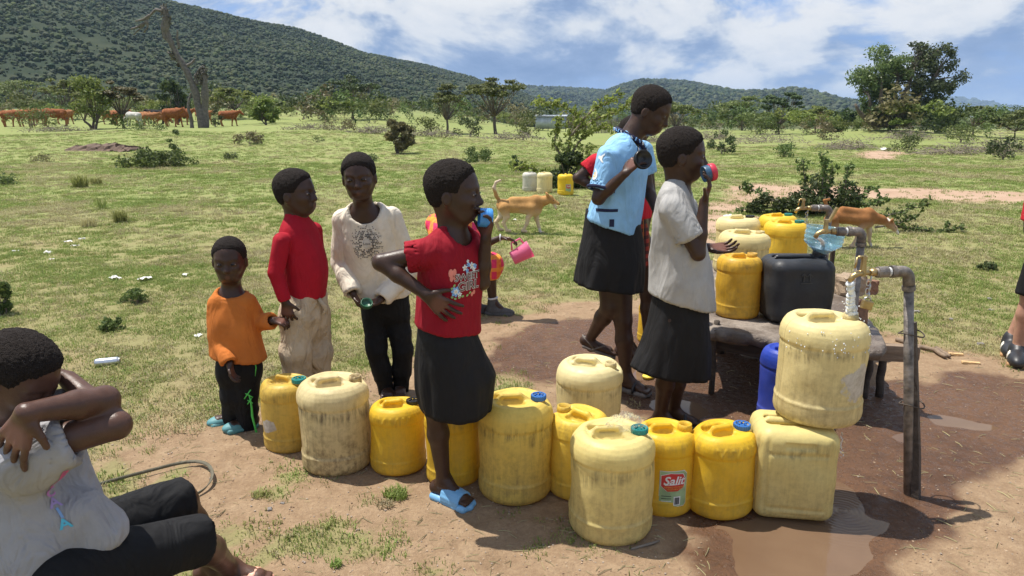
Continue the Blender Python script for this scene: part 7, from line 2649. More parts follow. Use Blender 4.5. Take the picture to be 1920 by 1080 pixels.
# ---------------------------------------------------------------- boy sitting in front, face in his arms
def sitter():
    P = Person('boy in dusty grey T-shirt sitting in front, face buried in his arms', at_ground(110, 1250), 1.55, SKIN2, vox=.004)
    p = P.p
    P.head(p(40, 703, .02), .198, 84, 36, 0, neck=p(22, 806, .05), neck_r=.043, hair_line=.04, eyes=0)
    lat = (.30, .95, 0)
    P.trunk([(p(22, 815, .05), .05, .045), (p(32, 850, .05), .13, .058), (p(62, 930, .04), .12, .082), (p(88, 1010, .03), .11, .085), (p(96, 1085, .04), .12, .095)], lat=lat)
    sh1, el1, wr1 = p(62, 838, -.08), p(218, 797, .0), p(128, 712, .10)
    sh2, el2, wr2 = p(66, 796, .18), p(196, 750, .02), p(50, 774, -.14)
    P.arm(sh1, el1, wr1, (.040, .034, .031, .022)); P.arm(sh2, el2, wr2, (.038, .033, .032, .022))
    P.hand(wr2, (-.45, -.05, -.85), (.1, 1, -.3), -1, .15, (.12, .2, .2), .10, fr=.0075)
    P.hand(wr1, (-.8, .3, .4), (0, -.5, -.6), 1, .145, (.4, .5, .4))
    hN, kN, aN = p(122, 1078, -.04), p(372, 1012, .24), p(430, 1064, .50)
    hF, kF, aF = p(160, 1010, .20), p(342, 938, .42), p(398, 1052, .52)
    P.leg(hN, kN, aN, (.060, .044, .042, .027)); P.leg(hF, kF, aF, (.060, .044, .042, .027))
    P.foot(aN, (.95, -.1), .20, z=.028); P.foot(aF, (.9, -.1), .20, z=.012)
    P.body()
    rows = [(p(22, 812, .05), .055, .05), (p(32, 845, .05), .135, .066), (p(54, 915, .04), .128, .092), (p(78, 990, .03), .128, .102), (p(98, 1060, .03), .14, .12), (p(108, 1110, .03), .145, .125)]
    se = np.array(sh1) * .58 + np.array(el1) * .42
    def b(g):
        P.trunk(rows, g, 0, .035, lat)
        g.sleeve(np.array(sh1) - np.array([.03, 0, .02]), se, .060, .060, .07); g.cone(p(20, 880, .0), p(58, 862, -.04), .06, .045, .08); g.cone(sh2, np.array(sh2) * .5 + np.array(el2) * .5, .055, .06, .03)
        g.cone(p(150, 960, .02), p(190, 995, .04), .05, .055, .05)
    s_ = P.garment('tshirt', GREYD, b, (p(150, 1050, .03), (.55, 0, -1)), [(se, el1 - sh1, .050)], None, fold=(0.0119, 12, 31), vox=.005)
    def sh(g):
        P.trunk([(p(110, 1040, .04), .13, .10), (p(110, 1095, .04), .14, .11)], g, 0, .03, lat)
        for a, k_ in ((hN, kN), (hF, kF)):
            g.sleeve(a, np.array(k_) + nv(np.array(k_) - a) * .01, .076, .060, .03)
    dN, dF = nv(np.array(kN) - hN), nv(np.array(kF) - hF)
    P.garment('shorts', BLACKC, sh, None, [(np.array(kN) + dN * .010, dN, .050), (np.array(kF) + dF * .010, dF, .050)], fold=(0.0102, 11, 33), vox=.005)
    # letters running down the shirt front, pink to blue
    cols = [(.62, .12, .30), (.58, .16, .36), (.45, .20, .46), (.32, .24, .50), (.18, .32, .58), (.08, .42, .58)]
    for k, (ch, cc) in enumerate(zip('BOCAIA', cols)):
        mt = simple('print_letter_%d' % k, cc, .7)
        py = 898 + k * 20; px = 160 + k * 5
        P.decal(s_, text_mesh(ch, .034, .001), mt, p(px, py, -.12), (.50, .85, 0), (-.2, 0, 1), 'lettering', .003)
    d = nv((.95, -.1, 0)); bs = np.array([aN[0], aN[1], 0]) + d * .04
    so = sole(P, 'slipper_sole', PINKS, bs, d, .22, .085, .002, .028)
    g = Field(.0045); l = np.cross([0, 0, 1], d)
    for t in np.linspace(-.1, .22, 7):
        cc = bs + d * .22 * t
        g.chain([cc + l * .040 * math.cos(q) + np.array([0, 0, .022 + .040 * math.sin(q)]) for q in np.linspace(0, math.pi, 9)], [.006] * 9, .006)
    link('slipper_upper', g.mesh('slipper_upper'), so, PINKS)
    st = rough_block('seat_stone', P.o + Vector(p(105, 1090, .08)) * 1 + Vector((0, 0, -.22)), (.34, .40, .26), LIMEST, None, .2, 91, .05)
    st.location.z = .13
    tag(st, 'pale rough stone on which the boy in the grey T-shirt sits', 'stone')


sitter()


# ---------------------------------------------------------------- person at the right edge
def edge_person():
    P = Person('person in a red top, black shorts and dark sneakers cut off by the right edge', at_ground(1917, 682), 4.30, SKIN3, vox=.006)
    p = lambda x, y, d=0.0: P.p(x + 12, y, d)
    P.head(p(1985, 150), .23, -80, 5, neck=p(1990, 215), neck_r=.055)
    lat = (.2, .98, 0)
    P.trunk([(p(1990, 220), .06, .06), (p(1990, 240), .18, .07), (p(1985, 300), .16, .11), (p(1975, 380), .14, .11), (p(1972, 430), .16, .12)], lat=lat)
    P.arm(p(1985, 245, -.15), p(1990, 325, -.18), p(1960, 380, -.2), (.05, .042, .04, .027)); P.hand(p(1960, 380, -.2), (-.5, 0, -.6), (0, 1, 0), 1, .17)
    P.arm(p(1990, 245, .15), p(1990, 325, .18), p(1965, 380, .16), (.05, .042, .04, .027)); P.hand(p(1965, 380, .16), (-.5, 0, -.6), (0, -1, 0), -1, .17)
    hip = (p(1966, 440, -.07), p(1972, 440, .08)); kn = (p(1924, 556, -.08), p(1936, 545, .10)); an = (p(1898, 652, -.04), p(1886, 632, .14))
    for a, b, c in zip(hip, kn, an): P.leg(a, b, c, (.085, .062, .058, .036))
    for a in an: P.foot(a, (-.55, -.8), .24)
    P.body()
    P.garment('top', REDS, lambda g: (P.trunk([(p(1990, 218), .07, .065), (p(1990, 238), .19, .085), (p(1985, 300), .18, .125), (p(1968, 380), .165, .135), (p(1962, 440), .18, .15)], g, 0, .03, lat), [g.cone(p(1985, 245, q * .15), p(1990, 300, q * .18), .07, .07, .03) for q in (-1, 1)]), (p(1962, 421), (-.1, 0, -1)), [], None, fold=(0.0102, 9, 41), vox=.008)
    def sh(g):
        P.trunk([(p(1966, 405), .165, .125), (p(1968, 440), .17, .13)], g, 0, .03, lat)
        for a, k_ in zip(hip, kn): g.sleeve(a, k_, .105, .080, .04)
    d0, d1 = nv(kn[0] - hip[0]), nv(kn[1] - hip[1])
    P.garment('shorts', BLACKC, sh, None, [(kn[0], d0, .068), (kn[1], d1, .068)], fold=(0.0102, 9, 43), vox=.008)
    for a in an:
        dd = nv((-.55, -.8, 0)); l = np.cross([0, 0, 1], dd); bs = np.array([a[0], a[1], 0]) + dd * .055
        so = sole(P, 'sneaker_sole', GUM, bs, dd, .29, .100, .0, .030)
        g = Field(.0055)
        g.ell(bs + dd * .06 + np.array([0, 0, .040]), (.105, .054, .050), np.array([dd, l, [0, 0, 1]]), 0)
        g.ell(bs - dd * .06 + np.array([0, 0, .055]), (.085, .052, .060), np.array([dd, l, [0, 0, 1]]), .02)
        g.cone(a + np.array([0, 0, -.05]), a + np.array([0, 0, -.005]), .054, .050, .02)
        up = link('sneaker_upper', g.mesh('sneaker_upper'), so, LEATH)
        for q in (-.010, .022, .052):
            for sg in (-1, 1):
                c0 = bs + dd * q + l * sg * .054 + np.array([0, 0, .036]); c1 = bs + dd * (q - .022) + l * sg * .042 + np.array([0, 0, .076])
                MB().tube([Vector(c0), Vector(c1)], .0045, 6).build('stripe', SHOEW, so, True)
        g = Field(.0055); g.ell(bs - dd * .13 + np.array([0, 0, .055]), (.022, .034, .034), np.array([dd, l, [0, 0, 1]]), 0); link('heel_tab', g.mesh('heel_tab'), so, SHOEW)


edge_person()
# ------------------------------------------------------------------ animals
def fur(name, c0, c1, belly, zb, white=None):
    m, t, b = newmat(name)
    co = t.new('ShaderNodeTexCoord').outputs['Object']
    sp = t.new('ShaderNodeSeparateXYZ'); t.l.new(co, sp.inputs[0])
    n = t.noise(co, 9, 5, .6); n2 = t.noise(t.mapping(co, (60, 60, 160)), 2, 4, .7)
    c = t.mix(t.rng(n2, .4, .65, 0, .45), t.ramp(n, [(.3, tuple(k * .7 for k in c0)), (.7, c1)]), tuple(k * .55 for k in c0))
    zz = t.math('ADD', sp.outputs[2], t.math('MULTIPLY', t.math('SUBTRACT', n, .5), .12))
    c = t.mix(t.rng(zz, zb - .05, zb + .07, .85, 0), c, belly)
    a = t.new('ShaderNodeAttribute'); a.attribute_name = 'mark'
    c = t.mix(a.outputs['Fac'], c, white or (.75, .70, .62))
    t.set(b.inputs['Base Color'], c)
    b.inputs['Roughness'].default_value = .85; b.inputs['Specular IOR Level'].default_value = .2
    t.set(b.inputs['Normal'], t.bump(n2, .4, .006))
    return m


def animal_mesh(field, name, marks=()):
    me = field.mesh(name)
    n = len(me.vertices); V = np.empty(n * 3, np.float32); me.vertices.foreach_get('co', V); V = V.reshape(-1, 3)
    T = np.zeros(n, np.float32)
    for c, r_, k in marks:
        T = np.maximum(T, k * (1 - sstep(.6, 1.0, np.linalg.norm(V - np.array(c), axis=1) / r_)))
    a = me.attributes.new('mark', 'FLOAT', 'POINT'); a.data.foreach_set('value', T.astype(np.float32))
    return me


def dog(label, base_px, Y, pts, mat, marks=(), tail=None, open_mouth=False, sc=1.0):
    """pts: named joints as photograph places (px, py, dy)"""
    g0 = at_ground(*base_px); o = Vector((g0.x, Y, 0))
    t_ = thing('dog', o, label, 'dog', 'two tan dogs on the grass')
    J = {k: np.array(at_depth(v[0], v[1], Y + (v[2] if len(v) > 2 else 0)) - o) for k, v in pts.items()}
    f = Field(.0075)
    S = sc
    f.cone(J['shoulder'], J['chest'], .075 * S, .095 * S, .03); f.cone(J['chest'], J['loin'], .098 * S, .070 * S, .05); f.cone(J['loin'], J['rump'], .072 * S, .080 * S, .04)
    f.cone(J['shoulder'], J['withers'], .075 * S, .055 * S, .04); f.cone(J['withers'], J['loin_top'], .05 * S, .05 * S, .04)
    f.cone(J['withers'], J['neck'], .068 * S, .052 * S, .04); f.cone(J['chest'], J['neck'], .06 * S, .045 * S, .04); f.cone(J['neck'], J['skull'], .05 * S, .052 * S, .03)
    f.cone(J['skull'], J['stop'], .052 * S, .036 * S, .015); f.cone(J['stop'], J['nose'], .030 * S, .020 * S, .015)
    if open_mouth:
        f.cone(J['stop'] + np.array([0, 0, -.02 * S]), J['jaw'], .022 * S, .011 * S, .008)
    for q in (-1, 1):
        e = J['skull'] + np.array([-.012, q * .036, .028]) * S
        tip = e + nv(J['ear'] - J['skull'] + np.array([0, q * .04, 0])) * .072 * S
        f.cone(e, (e + tip) / 2, .022 * S, .020 * S, .008); f.cone((e + tip) / 2, tip, .019 * S, .005 * S, .006)
    for L in ('fn', 'ff', 'hn', 'hf'):
        P = [J[L + str(i)] for i in range(4)]
        R = (.052, .030, .021, .019) if L[0] == 'f' else (.075, .042, .023, .019)
        f.chain(P, [r_ * S for r_ in R], .015)
        d = np.array([.045, 0, -.006]) * S
        f.cone(P[3], P[3] + d, .021 * S, .018 * S, .012)
    if tail:
        T = [np.array(at_depth(x, y, Y) - o) for x, y in tail]
        f.chain(T, [.026 * S * (1 - .5 * i / len(T)) for i in range(len(T))], .012)
    mk = [(J[k] if isinstance(k, str) else np.array(at_depth(*k, Y) - o), r_, v) for k, r_, v in marks]
    link('body', animal_mesh(f, 'body', mk), t_, mat)
    bm = bmesh.new(); bmesh.ops.create_icosphere(bm, subdivisions=2, radius=.013 * S); me = bpy.data.meshes.new('nose'); bm.to_mesh(me); bm.free()
    n_ = link('nose', me, t_, LEATH); n_.location = J['nose'] + nv(J['nose'] - J['stop']) * .014 * S
    for q in (-1, 1):
        bm = bmesh.new(); bmesh.ops.create_icosphere(bm, subdivisions=2, radius=.008 * S); me = bpy.data.meshes.new('eye'); bm.to_mesh(me); bm.free()
        e = link('eye', me, t_, IRIS); e.location = J['stop'] + np.array([-.008, q * .034, .018]) * S
    if open_mouth:
        g = Field(.004); g.cone(J['stop'] * .4 + J['jaw'] * .6 + np.array([0, 0, .006]), J['jaw'] + np.array([.004, 0, .004]), .010, .006, .004)
        link('tongue', g.mesh('tongue'), t_, simple('tongue_pink', (.55, .18, .17), .4))
    return t_


TAN = fur('tan_fur', (.50, .255, .085), (.62, .35, .13), (.66, .52, .36), .26)
RUST = fur('rust_fur', (.34, .14, .045), (.44, .20, .075), (.60, .46, .32), .24)
YD = at_ground(985, 437).y
dog('tan dog with curled tail and open mouth walking right on the far grass', (985, 437), YD, dict(
    shoulder=(1003, 392), chest=(1000, 390), loin=(962, 388), rump=(942, 385), withers=(1005, 376), loin_top=(960, 376), neck=(1022, 376), skull=(1030, 373), stop=(1038, 378), nose=(1047, 382), jaw=(1043, 392), ear=(1024, 362),
    fn0=(1003, 392, -.05), fn1=(990, 408, -.05), fn2=(988, 420, -.05), fn3=(980, 433, -.05), ff0=(1005, 392, .05), ff1=(1006, 410, .05), ff2=(1010, 424, .05), ff3=(1013, 436, .05),
    hn0=(945, 390, -.05), hn1=(950, 406, -.05), hn2=(944, 418, -.05), hn3=(950, 432, -.05), hf0=(942, 390, .05), hf1=(940, 405, .05), hf2=(930, 416, .05), hf3=(936, 430, .05)), TAN,
    [((1040, 386), .05, .6), ((1013, 433), .06, .6), ((980, 430), .05, .4), ((938, 400), .09, .45), ((932, 345), .10, .5)], [(938, 380), (930, 366), (926, 352), (930, 342), (938, 338)], True)
YD2 = at_ground(1620, 464).y
dog('rust brown dog with white neck sniffing along behind the standpipes', (1620, 464), YD2, dict(
    shoulder=(1625, 415), chest=(1622, 412), loin=(1580, 408), rump=(1562, 406), withers=(1628, 400), loin_top=(1580, 394), neck=(1652, 412), skull=(1668, 420), stop=(1677, 428), nose=(1683, 437), jaw=(1676, 438), ear=(1672, 410),
    fn0=(1622, 418, -.05), fn1=(1608, 436, -.05), fn2=(1606, 448, -.05), fn3=(1596, 462, -.05), ff0=(1628, 418, .05), ff1=(1630, 438, .05), ff2=(1630, 452, .05), ff3=(1634, 464, .05),
    hn0=(1560, 412, -.05), hn1=(1568, 430, -.05), hn2=(1556, 444, -.05), hn3=(1560, 462, -.05), hf0=(1556, 412, .05), hf1=(1558, 430, .05), hf2=(1546, 444, .05), hf3=(1548, 460, .05)), RUST,
    [((1666, 411), .055, .95), ((1683, 434), .045, .9), ((1596, 460), .06, .7), ((1634, 462), .06, .7), ((1640, 428), .07, .5), ((1653, 424), .05, .5)], [(1556, 398), (1550, 386), (1546, 376), (1555, 374)], False, .88)


# --- cattle
def cow_mesh(seed, graze):
    rd = random.Random(seed)
    f = Field(.028)
    f.cone((-.55, 0, 1.02), (.05, 0, .98), .27, .31, .10); f.cone((.05, 0, .98), (.52, 0, 1.02), .31, .27, .10)
    f.cone((-.72, 0, 1.08), (.55, 0, 1.12), .17, .17, .10)
    f.cone((.50, 0, 1.18), (.38, 0, 1.28), .13, .10, .08)                       # hump
    if graze:
        f.cone((.55, 0, 1.08), (.98, 0, .72), .20, .13, .1); h0, h1 = (1.0, 0, .68), (1.18, 0, .38)
    else:
        f.cone((.55, 0, 1.10), (.98, 0, 1.22), .20, .14, .1); h0, h1 = (1.0, 0, 1.24), (1.30, 0, 1.02)
    f.cone(h0, h1, .13, .075, .05)
    d = nv(np.array(h1) - h0)
    for q in (-1, 1):
        e = np.array(h0) + np.array([-.02, q * .12, .05])
        f.cone(e, e + np.array([-.03, q * .16, -.02]), .045, .02, .02)
        f.cone(np.array(h0) + np.array([0, q * .06, .10]), np.array(h0) + np.array([.02, q * .16, .26]), .028, .015, .02)
        sw = rd.uniform(-.14, .14)
        f.chain([(.46, q * .16, .88), (.46 + sw, q * .16, .48), (.46 + sw * 1.6, q * .16, .08)], [.14, .065, .05], .04)
        f.cone((.46 + sw * 1.6, q * .16, .05), (.52 + sw * 1.6, q * .16, .04), .055, .05, .02)
        sw = -sw * .8
        f.chain([(-.60, q * .16, .95), (-.52 + sw * .5, q * .17, .66), (-.70 + sw, q * .17, .44), (-.62 + sw * 1.4, q * .17, .06)], [.19, .10, .062, .05], .04)
        f.cone((-.62 + sw * 1.4, q * .17, .05), (-.56 + sw * 1.4, q * .17, .04), .055, .05, .02)
    f.cone((.10, 0, .72), (-.35, 0, .74), .10, .10, .08)
    f.cone((.62, 0, .95), (.70, 0, .80), .09, .06, .08)                         # dewlap
    me = animal_mesh(f, 'body')
    tl = MB().tube([(-.80, 0, 1.14), (-.92, .02, .9), (-.93, .03, .60), (-.92, .03, .42)], [.035, .022, .018, .03], 6)
    return me, tl


COWS = [cow_mesh(1, False), cow_mesh(2, True), cow_mesh(3, False)]
CB = [fur('red_brown_hide', (.26, .085, .030), (.36, .13, .048), (.34, .15, .07), .45), fur('light_brown_hide', (.34, .14, .055), (.44, .20, .085), (.42, .24, .13), .45),
      fur('white_hide', (.58, .55, .50), (.72, .69, .64), (.6, .56, .5), .45), fur('black_hide', (.012, .011, .012), (.03, .028, .028), (.03, .03, .03), .45)]
herd = [(22, 46, 0, 0, 1.0, 'red-brown cow at the left end of the herd'), (52, 45, 0, 2, 1.0, 'red-brown cow second from the left end of the herd'), (72, 48, 1, 0, .95, 'red-brown cow third from the left, half behind the second'),
        (104, 45, 0, 1, 1.0, 'red-brown cow with lowered head just left of the bright bushy tree'), (124, 49, 1, 0, .9, 'light brown cow showing left behind the bright bushy tree'),
        (208, 48, 1, 0, .85, 'brown cow just right of the bright bushy tree'), (228, 46, 0, 2, .9, 'red-brown cow behind the thin crooked trunk'), (252, 44, 2, 1, .8, 'white grazing cow right of the thin crooked trunk'),
        (268, 46, 1, 0, .8, 'light brown cow behind the grazing white cow'), (284, 45, 1, 0, .78, 'light brown calf-sized cow left of the black cow'), (295, 49, 3, 2, .9, 'black cow amid the brown cattle'), (306, 46, 1, 1, .7, 'small light brown calf right of the black cow'),
        (326, 44, 0, 0, 1.05, 'large red-brown cow close left of the dead tree'), (346, 47, 0, 2, .95, 'red-brown cow seen between the stems of the dead tree'), (384, 48, 1, 0, .85, 'brown cow right behind the dead tree trunk'), (430, 45, 0, 0, .9, 'last red-brown cow at the right end of the herd')]
rd = random.Random(8)
for px, dist, mt, ms, sc, lab in herd:
    pos = far_at(px, 235, dist); pos.z += .05
    t_ = thing('cow', pos, lab, 'cow', 'herd of cattle', rd.uniform(-.35, .35) + (math.pi if rd.random() < .25 else 0))
    t_.scale = (sc * .78,) * 3
    me = COWS[ms][0].copy(); me.materials.append(CB[mt]); link('body', me, t_)
    tl = COWS[ms][1]
    link('tail', np_mesh('tail', tl.V, tl.F), t_, CB[mt])
# ------------------------------------------------------------------ far buildings, fences, litter
def corrugated(name, w_, h_, mat, parent, loc, rz=0.0, pitch=.09, amp=.018, rx=0.0):
    n = int(w_ / pitch * 4); V = []; F = []
    for i in range(n + 1):
        x = -w_ / 2 + w_ * i / n; y = amp * math.sin(2 * math.pi * x / pitch)
        V += [(x, y, 0), (x, y, h_)]
    for i in range(n): F.append((2 * i, 2 * i + 2, 2 * i + 3, 2 * i + 1))
    o = link(name, np_mesh(name, V, F), parent, mat)
    o.location = loc; o.rotation_euler = (rx, 0, rz)
    md = o.modifiers.new('t', 'SOLIDIFY'); md.thickness = .004
    return o


TIN = simple('corrugated_iron', (.42, .46, .50), .5, metal=.3, var=.3, scale=2.5)
TINR = simple('rusty_iron', (.34, .30, .28), .6, var=.4, scale=2)
REDROOF = simple('red_roof_paint', (.42, .07, .05), .6, var=.2)
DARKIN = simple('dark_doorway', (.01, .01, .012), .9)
sb_ = far_at(1032, 243, 62)
shed = thing('tin_shed', sb_, 'small corrugated iron shed with open dark doorway beyond the thorn bush', 'shed', rz=-.12)
corrugated('wall_sheet', 1.75, 1.05, TIN, shed, (-.42, 0, .25)); corrugated('wall_sheet', .62, 1.05, TIN, shed, (.98, 0, .25))
corrugated('wall_sheet', 1.7, 1.05, TINR, shed, (-1.29, .87, .25), math.pi / 2); corrugated('wall_sheet', 1.7, 1.05, TINR, shed, (1.29, .87, .25), math.pi / 2); corrugated('wall_sheet', 2.6, 1.05, TINR, shed, (0, 1.74, .25))
corrugated('roof_sheet', 2.75, 2.0, TIN, shed, (0, -.12, 1.30), 0, rx=-math.pi / 2 + .06)
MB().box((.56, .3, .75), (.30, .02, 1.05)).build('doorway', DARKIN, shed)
for x in (-1.29, -.2, .45, .68, 1.29): MB().tube([(x, .03, 0), (x, .03, 1.30)], .03, 6).build('post', BARK, shed)
hb = far_at(1556, 240, 85); hb.z -= .7
house = thing('red_roofed_house', hb, 'small distant house with a red roof among the acacias', 'house', rz=.2)
hw_ = MB(); hw_.box((0, 0, .9), (2.6, 2.2, 1.8)).build('wall', simple('mud_wall', (.30, .22, .16), .9), house)
hr = MB(); hr.add([(-1.5, -1.35, 1.78), (1.5, -1.35, 1.78), (1.5, 1.35, 1.78), (-1.5, 1.35, 1.78), (-1.5, 0, 2.35), (1.5, 0, 2.35)], [(0, 1, 5, 4), (2, 3, 4, 5), (0, 4, 3), (1, 2, 5), (3, 2, 1, 0)]); hr.build('roof', REDROOF, house)
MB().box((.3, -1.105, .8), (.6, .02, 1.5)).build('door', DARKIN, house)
# stockade of upright poles
pf = far_at(1120, 243, 58)
fence = thing('stockade_fence', pf, 'stockade of upright grey poles behind the tall thorn bush', 'fence')
rd = random.Random(6)
for k in range(46):
    x = -1.9 + k * .085 + rd.uniform(-.02, .02)
    hh = rd.uniform(.95, 1.3)
    MB().tube([(x, rd.uniform(-.05, .05), 0), (x + rd.uniform(-.04, .04), 0, hh)], [.032, .022], 5).build('pole', TWIG, fence)

# --- things lying about
PAPER = simple('waste_paper', (.72, .70, .66), .8, var=.15)
PLAST = simple('plastic_scrap', (.62, .68, .70), .35, var=.2)
def scrap(px, py, wpx, label, seed, mat=PAPER, cat='litter', name='paper_scrap'):
    g = at_ground(px, py); s_ = wpx * g.y / FPX
    n = 9; V = []; rd = random.Random(seed)
    for i in range(n):
        for j in range(n):
            u, v = i / (n - 1) - .5, j / (n - 1) - .5
            V.append((u * s_ * rd.uniform(.88, 1.1), v * s_ * .6 * rd.uniform(.88, 1.1), .006 + s_ * .28 * vnoise(np.array([i * .55 + seed]), np.array([j * .55]), seed=seed)[0]))
    F = [(i * n + j, (i + 1) * n + j, (i + 1) * n + j + 1, i * n + j + 1) for i in range(n - 1) for j in range(n - 1)]
    o = link(name, np_mesh(name, V, F, False), None, mat)
    o.location = (g.x, g.y, gz(g.x, g.y) + .003); o.rotation_euler = (0, 0, rd.random() * 3)
    tag(o, label, cat, 'scraps of litter on the grass')


for k, (px, py, w_, lab) in enumerate([(90, 476, 20, 'crumpled white scrap, largest of the cluster near the left edge'), (30, 473, 12, 'small white scrap at the left edge of the grass'), (128, 455, 13, 'white scrap left in a pair above the largest scrap'), (154, 450, 11, 'white scrap right in a pair above the largest scrap'),
                                       (141, 463, 14, 'pale folded scrap just below the pair of scraps'), (97, 488, 9, 'tiny white scrap below the largest one'), (216, 524, 22, 'white flattened scrap alone on the grass left of the toddler'), (272, 526, 24, 'long white scrap nearer the toddler'), (347, 518, 14, 'thin slanting white scrap left of the toddler head'),
                                       (372, 632, 16, 'pale bluish scrap beside the toddler on bare ground'), (965, 414, 10, 'white scrap under the belly of the tan dog'), (1130, 291, 8, 'white scrap on the grass beside the tall thorn bush'), (1444, 417, 9, 'small white scrap left of the farthest standpipe')]):
    scrap(px, py, w_, lab, k)
scrap(1367, 410, 26, 'crumpled clear plastic bag on the bare patch behind the grey-shirt child', 40, PLAST, 'litter', 'plastic_scrap')
scrap(1660, 282, 22, 'white rag caught on the brush at the right', 41, PAPER, 'litter', 'white_rag')

# silver drink can lying on the grass
g = at_ground(202, 686)
cn = thing('drink_can', (g.x, g.y, gz(g.x, g.y) + .026), 'long silver can lying on thin grass at the left', 'can')
M = Matrix.Rotation(.35, 3, 'Z') @ Matrix.Rotation(math.pi / 2, 3, 'Y')
ALU = simple('aluminium', (.62, .63, .64), .28, metal=.9, var=.1)
MB().lathe([(.020, -.068), (.0245, -.060), (.026, -.052), (.026, .052), (.0245, .060), (.020, .066)], 24, M=M).build('body', ALU, cn, True)
MB().lathe([(.0215, .066), (.0225, .070), (.019, .068), (.004, .067)], 24, M=M).build('rim', ALU, cn, True)

# webbing strap lying in a loop
def strap():
    P = [at_ground(x, y) + Vector((0, 0, h)) for x, y, h in [(150, 925, .01), (215, 908, .012), (290, 888, .012), (350, 874, .016), (385, 876, .02), (400, 892, .022), (398, 912, .02), (380, 930, .014), (350, 942, .01)]]
    rd = random.Random(2); V = []; F = []; fine = []
    for i in range(len(P) - 1):
        for j in range(8): fine.append(P[i].lerp(P[i + 1], j / 8))
    fine = [sum((fine[max(0, min(len(fine) - 1, i + k))] for k in range(-4, 5)), Vector()) / 9 for i in range(len(fine))]
    n = len(fine)
    for i, p in enumerate(fine):
        t = (fine[min(n - 1, i + 1)] - fine[max(0, i - 1)]).normalized(); s_ = Vector((-t.y, t.x, 0))
        tw = .9 + .5 * math.sin(i * .12)
        a = s_ * math.cos(tw) * .007 + Vector((0, 0, math.sin(tw) * .007))
        V += [p + a + Vector((0, 0, .008)), p - a + Vector((0, 0, .008))]
    for i in range(n - 1): F.append((2 * i, 2 * i + 1, 2 * i + 3, 2 * i + 2))
    m = cloth('webbing', (.14, .125, .09), stain=.4, stain_col=(.07, .15, .12), weave=300)
    o = link('webbing_strap', np_mesh('webbing_strap', V, F), None, m)
    md = o.modifiers.new('t', 'SOLIDIFY'); md.thickness = .004
    tag(o, 'frayed webbing strap lying in a loop on the soil behind the sitting boy', 'strap')


strap()
def stick(label, pts, r_, mat=TWIG, name='stick', cat='stick', group='sticks and wood bits on the soil'):
    P = [at_ground(x, y) for x, y in pts]
    rd = random.Random(len(label)); fine = []; rr = []
    for i in range(len(P) - 1):
        for j in range(4): fine.append(P[i].lerp(P[i + 1], j / 4) + Vector((rd.uniform(-1, 1) * .004, rd.uniform(-1, 1) * .004, r_ * .9))); rr.append(r_ * rd.uniform(.8, 1.1))
    fine.append(P[-1] + Vector((0, 0, r_))); rr.append(r_ * .7)
    tag(MB().tube(fine, rr, 7).build(name, mat, None, True), label, cat, group)


stick('bent weathered branch lying right of the nearest standpipe', [(1680, 640), (1720, 653), (1752, 660), (1772, 673)], .016, WOOD)
stick('short thick stub beside the bent weathered branch', [(1755, 655), (1780, 672)], .014, WOOD)
stick('thin dark twig on the grass left of the toddler', [(311, 812), (342, 797)], .004)
stick('short pale twig next to the thin dark twig', [(346, 800), (362, 792)], .004)
stick('flat pale stick in the shadow of the nearest jerrycan', [(1183, 1033), (1236, 1016)], .005)
stick('twig on the grass right of the tan dog', [(1062, 457), (1085, 453)], .006)
stick('log lying by the eroded bank at the left', [(90, 263), (125, 265), (160, 262)], .05, DEADWOOD, 'fallen_log', 'log', 'fallen logs on the pasture')
stick('thin pale log below the eroded bank', [(185, 263), (215, 262)], .04, DEADWOOD, 'fallen_log', 'log', 'fallen logs on the pasture')
CHIP = simple('fresh_wood_chip', (.55, .36, .17), .8, var=.25)
for px, py, wd, lab in ((1792, 667, .085, 'yellow wood chip at the end of the bent branch'), (1820, 683, .10, 'larger yellow wood chip nearer the sneakers')):
    g = at_ground(px, py)
    o = rough_block('wood_chip', g + Vector((0, 0, .01)), (wd, .03, .014), CHIP, None, -.3, int(px), .12)
    tag(o, lab, 'wood chip', 'sticks and wood bits on the soil')
STN = concrete_mat('field_stone', (.20, .18, .165), (.34, .31, .285))
for k, (px, py, wd, lab) in enumerate([(1718, 587, .045, 'grey pebble on the grass edge behind the nearest standpipe'), (1855, 563, .045, 'grey pebble on the grass near the person at the right'), (1858, 583, .032, 'smaller grey pebble just below the grass pebble'), (1838, 648, .04, 'flat pebble on the soil left of the sneakers'), (1783, 600, .03, 'tiny pebble at the soil edge right of the standpipe'), (506, 957, .022, 'dark pebble on soil left of the grass tuft'), (530, 945, .015, 'very small dark pebble beside the dark pebble'), (1718, 468, .03, 'small black stone on the grass under the brown dog nose'), (210, 527, .02, 'pale pebble touching the flattened scrap')]):
    g = at_ground(px, py)
    o = rough_block('pebble', g + Vector((0, 0, wd * .2)), (wd, wd * .7, wd * .5), STN, None, k, k + 60, .14)
    tag(o, lab, 'pebble', 'pebbles lying about')
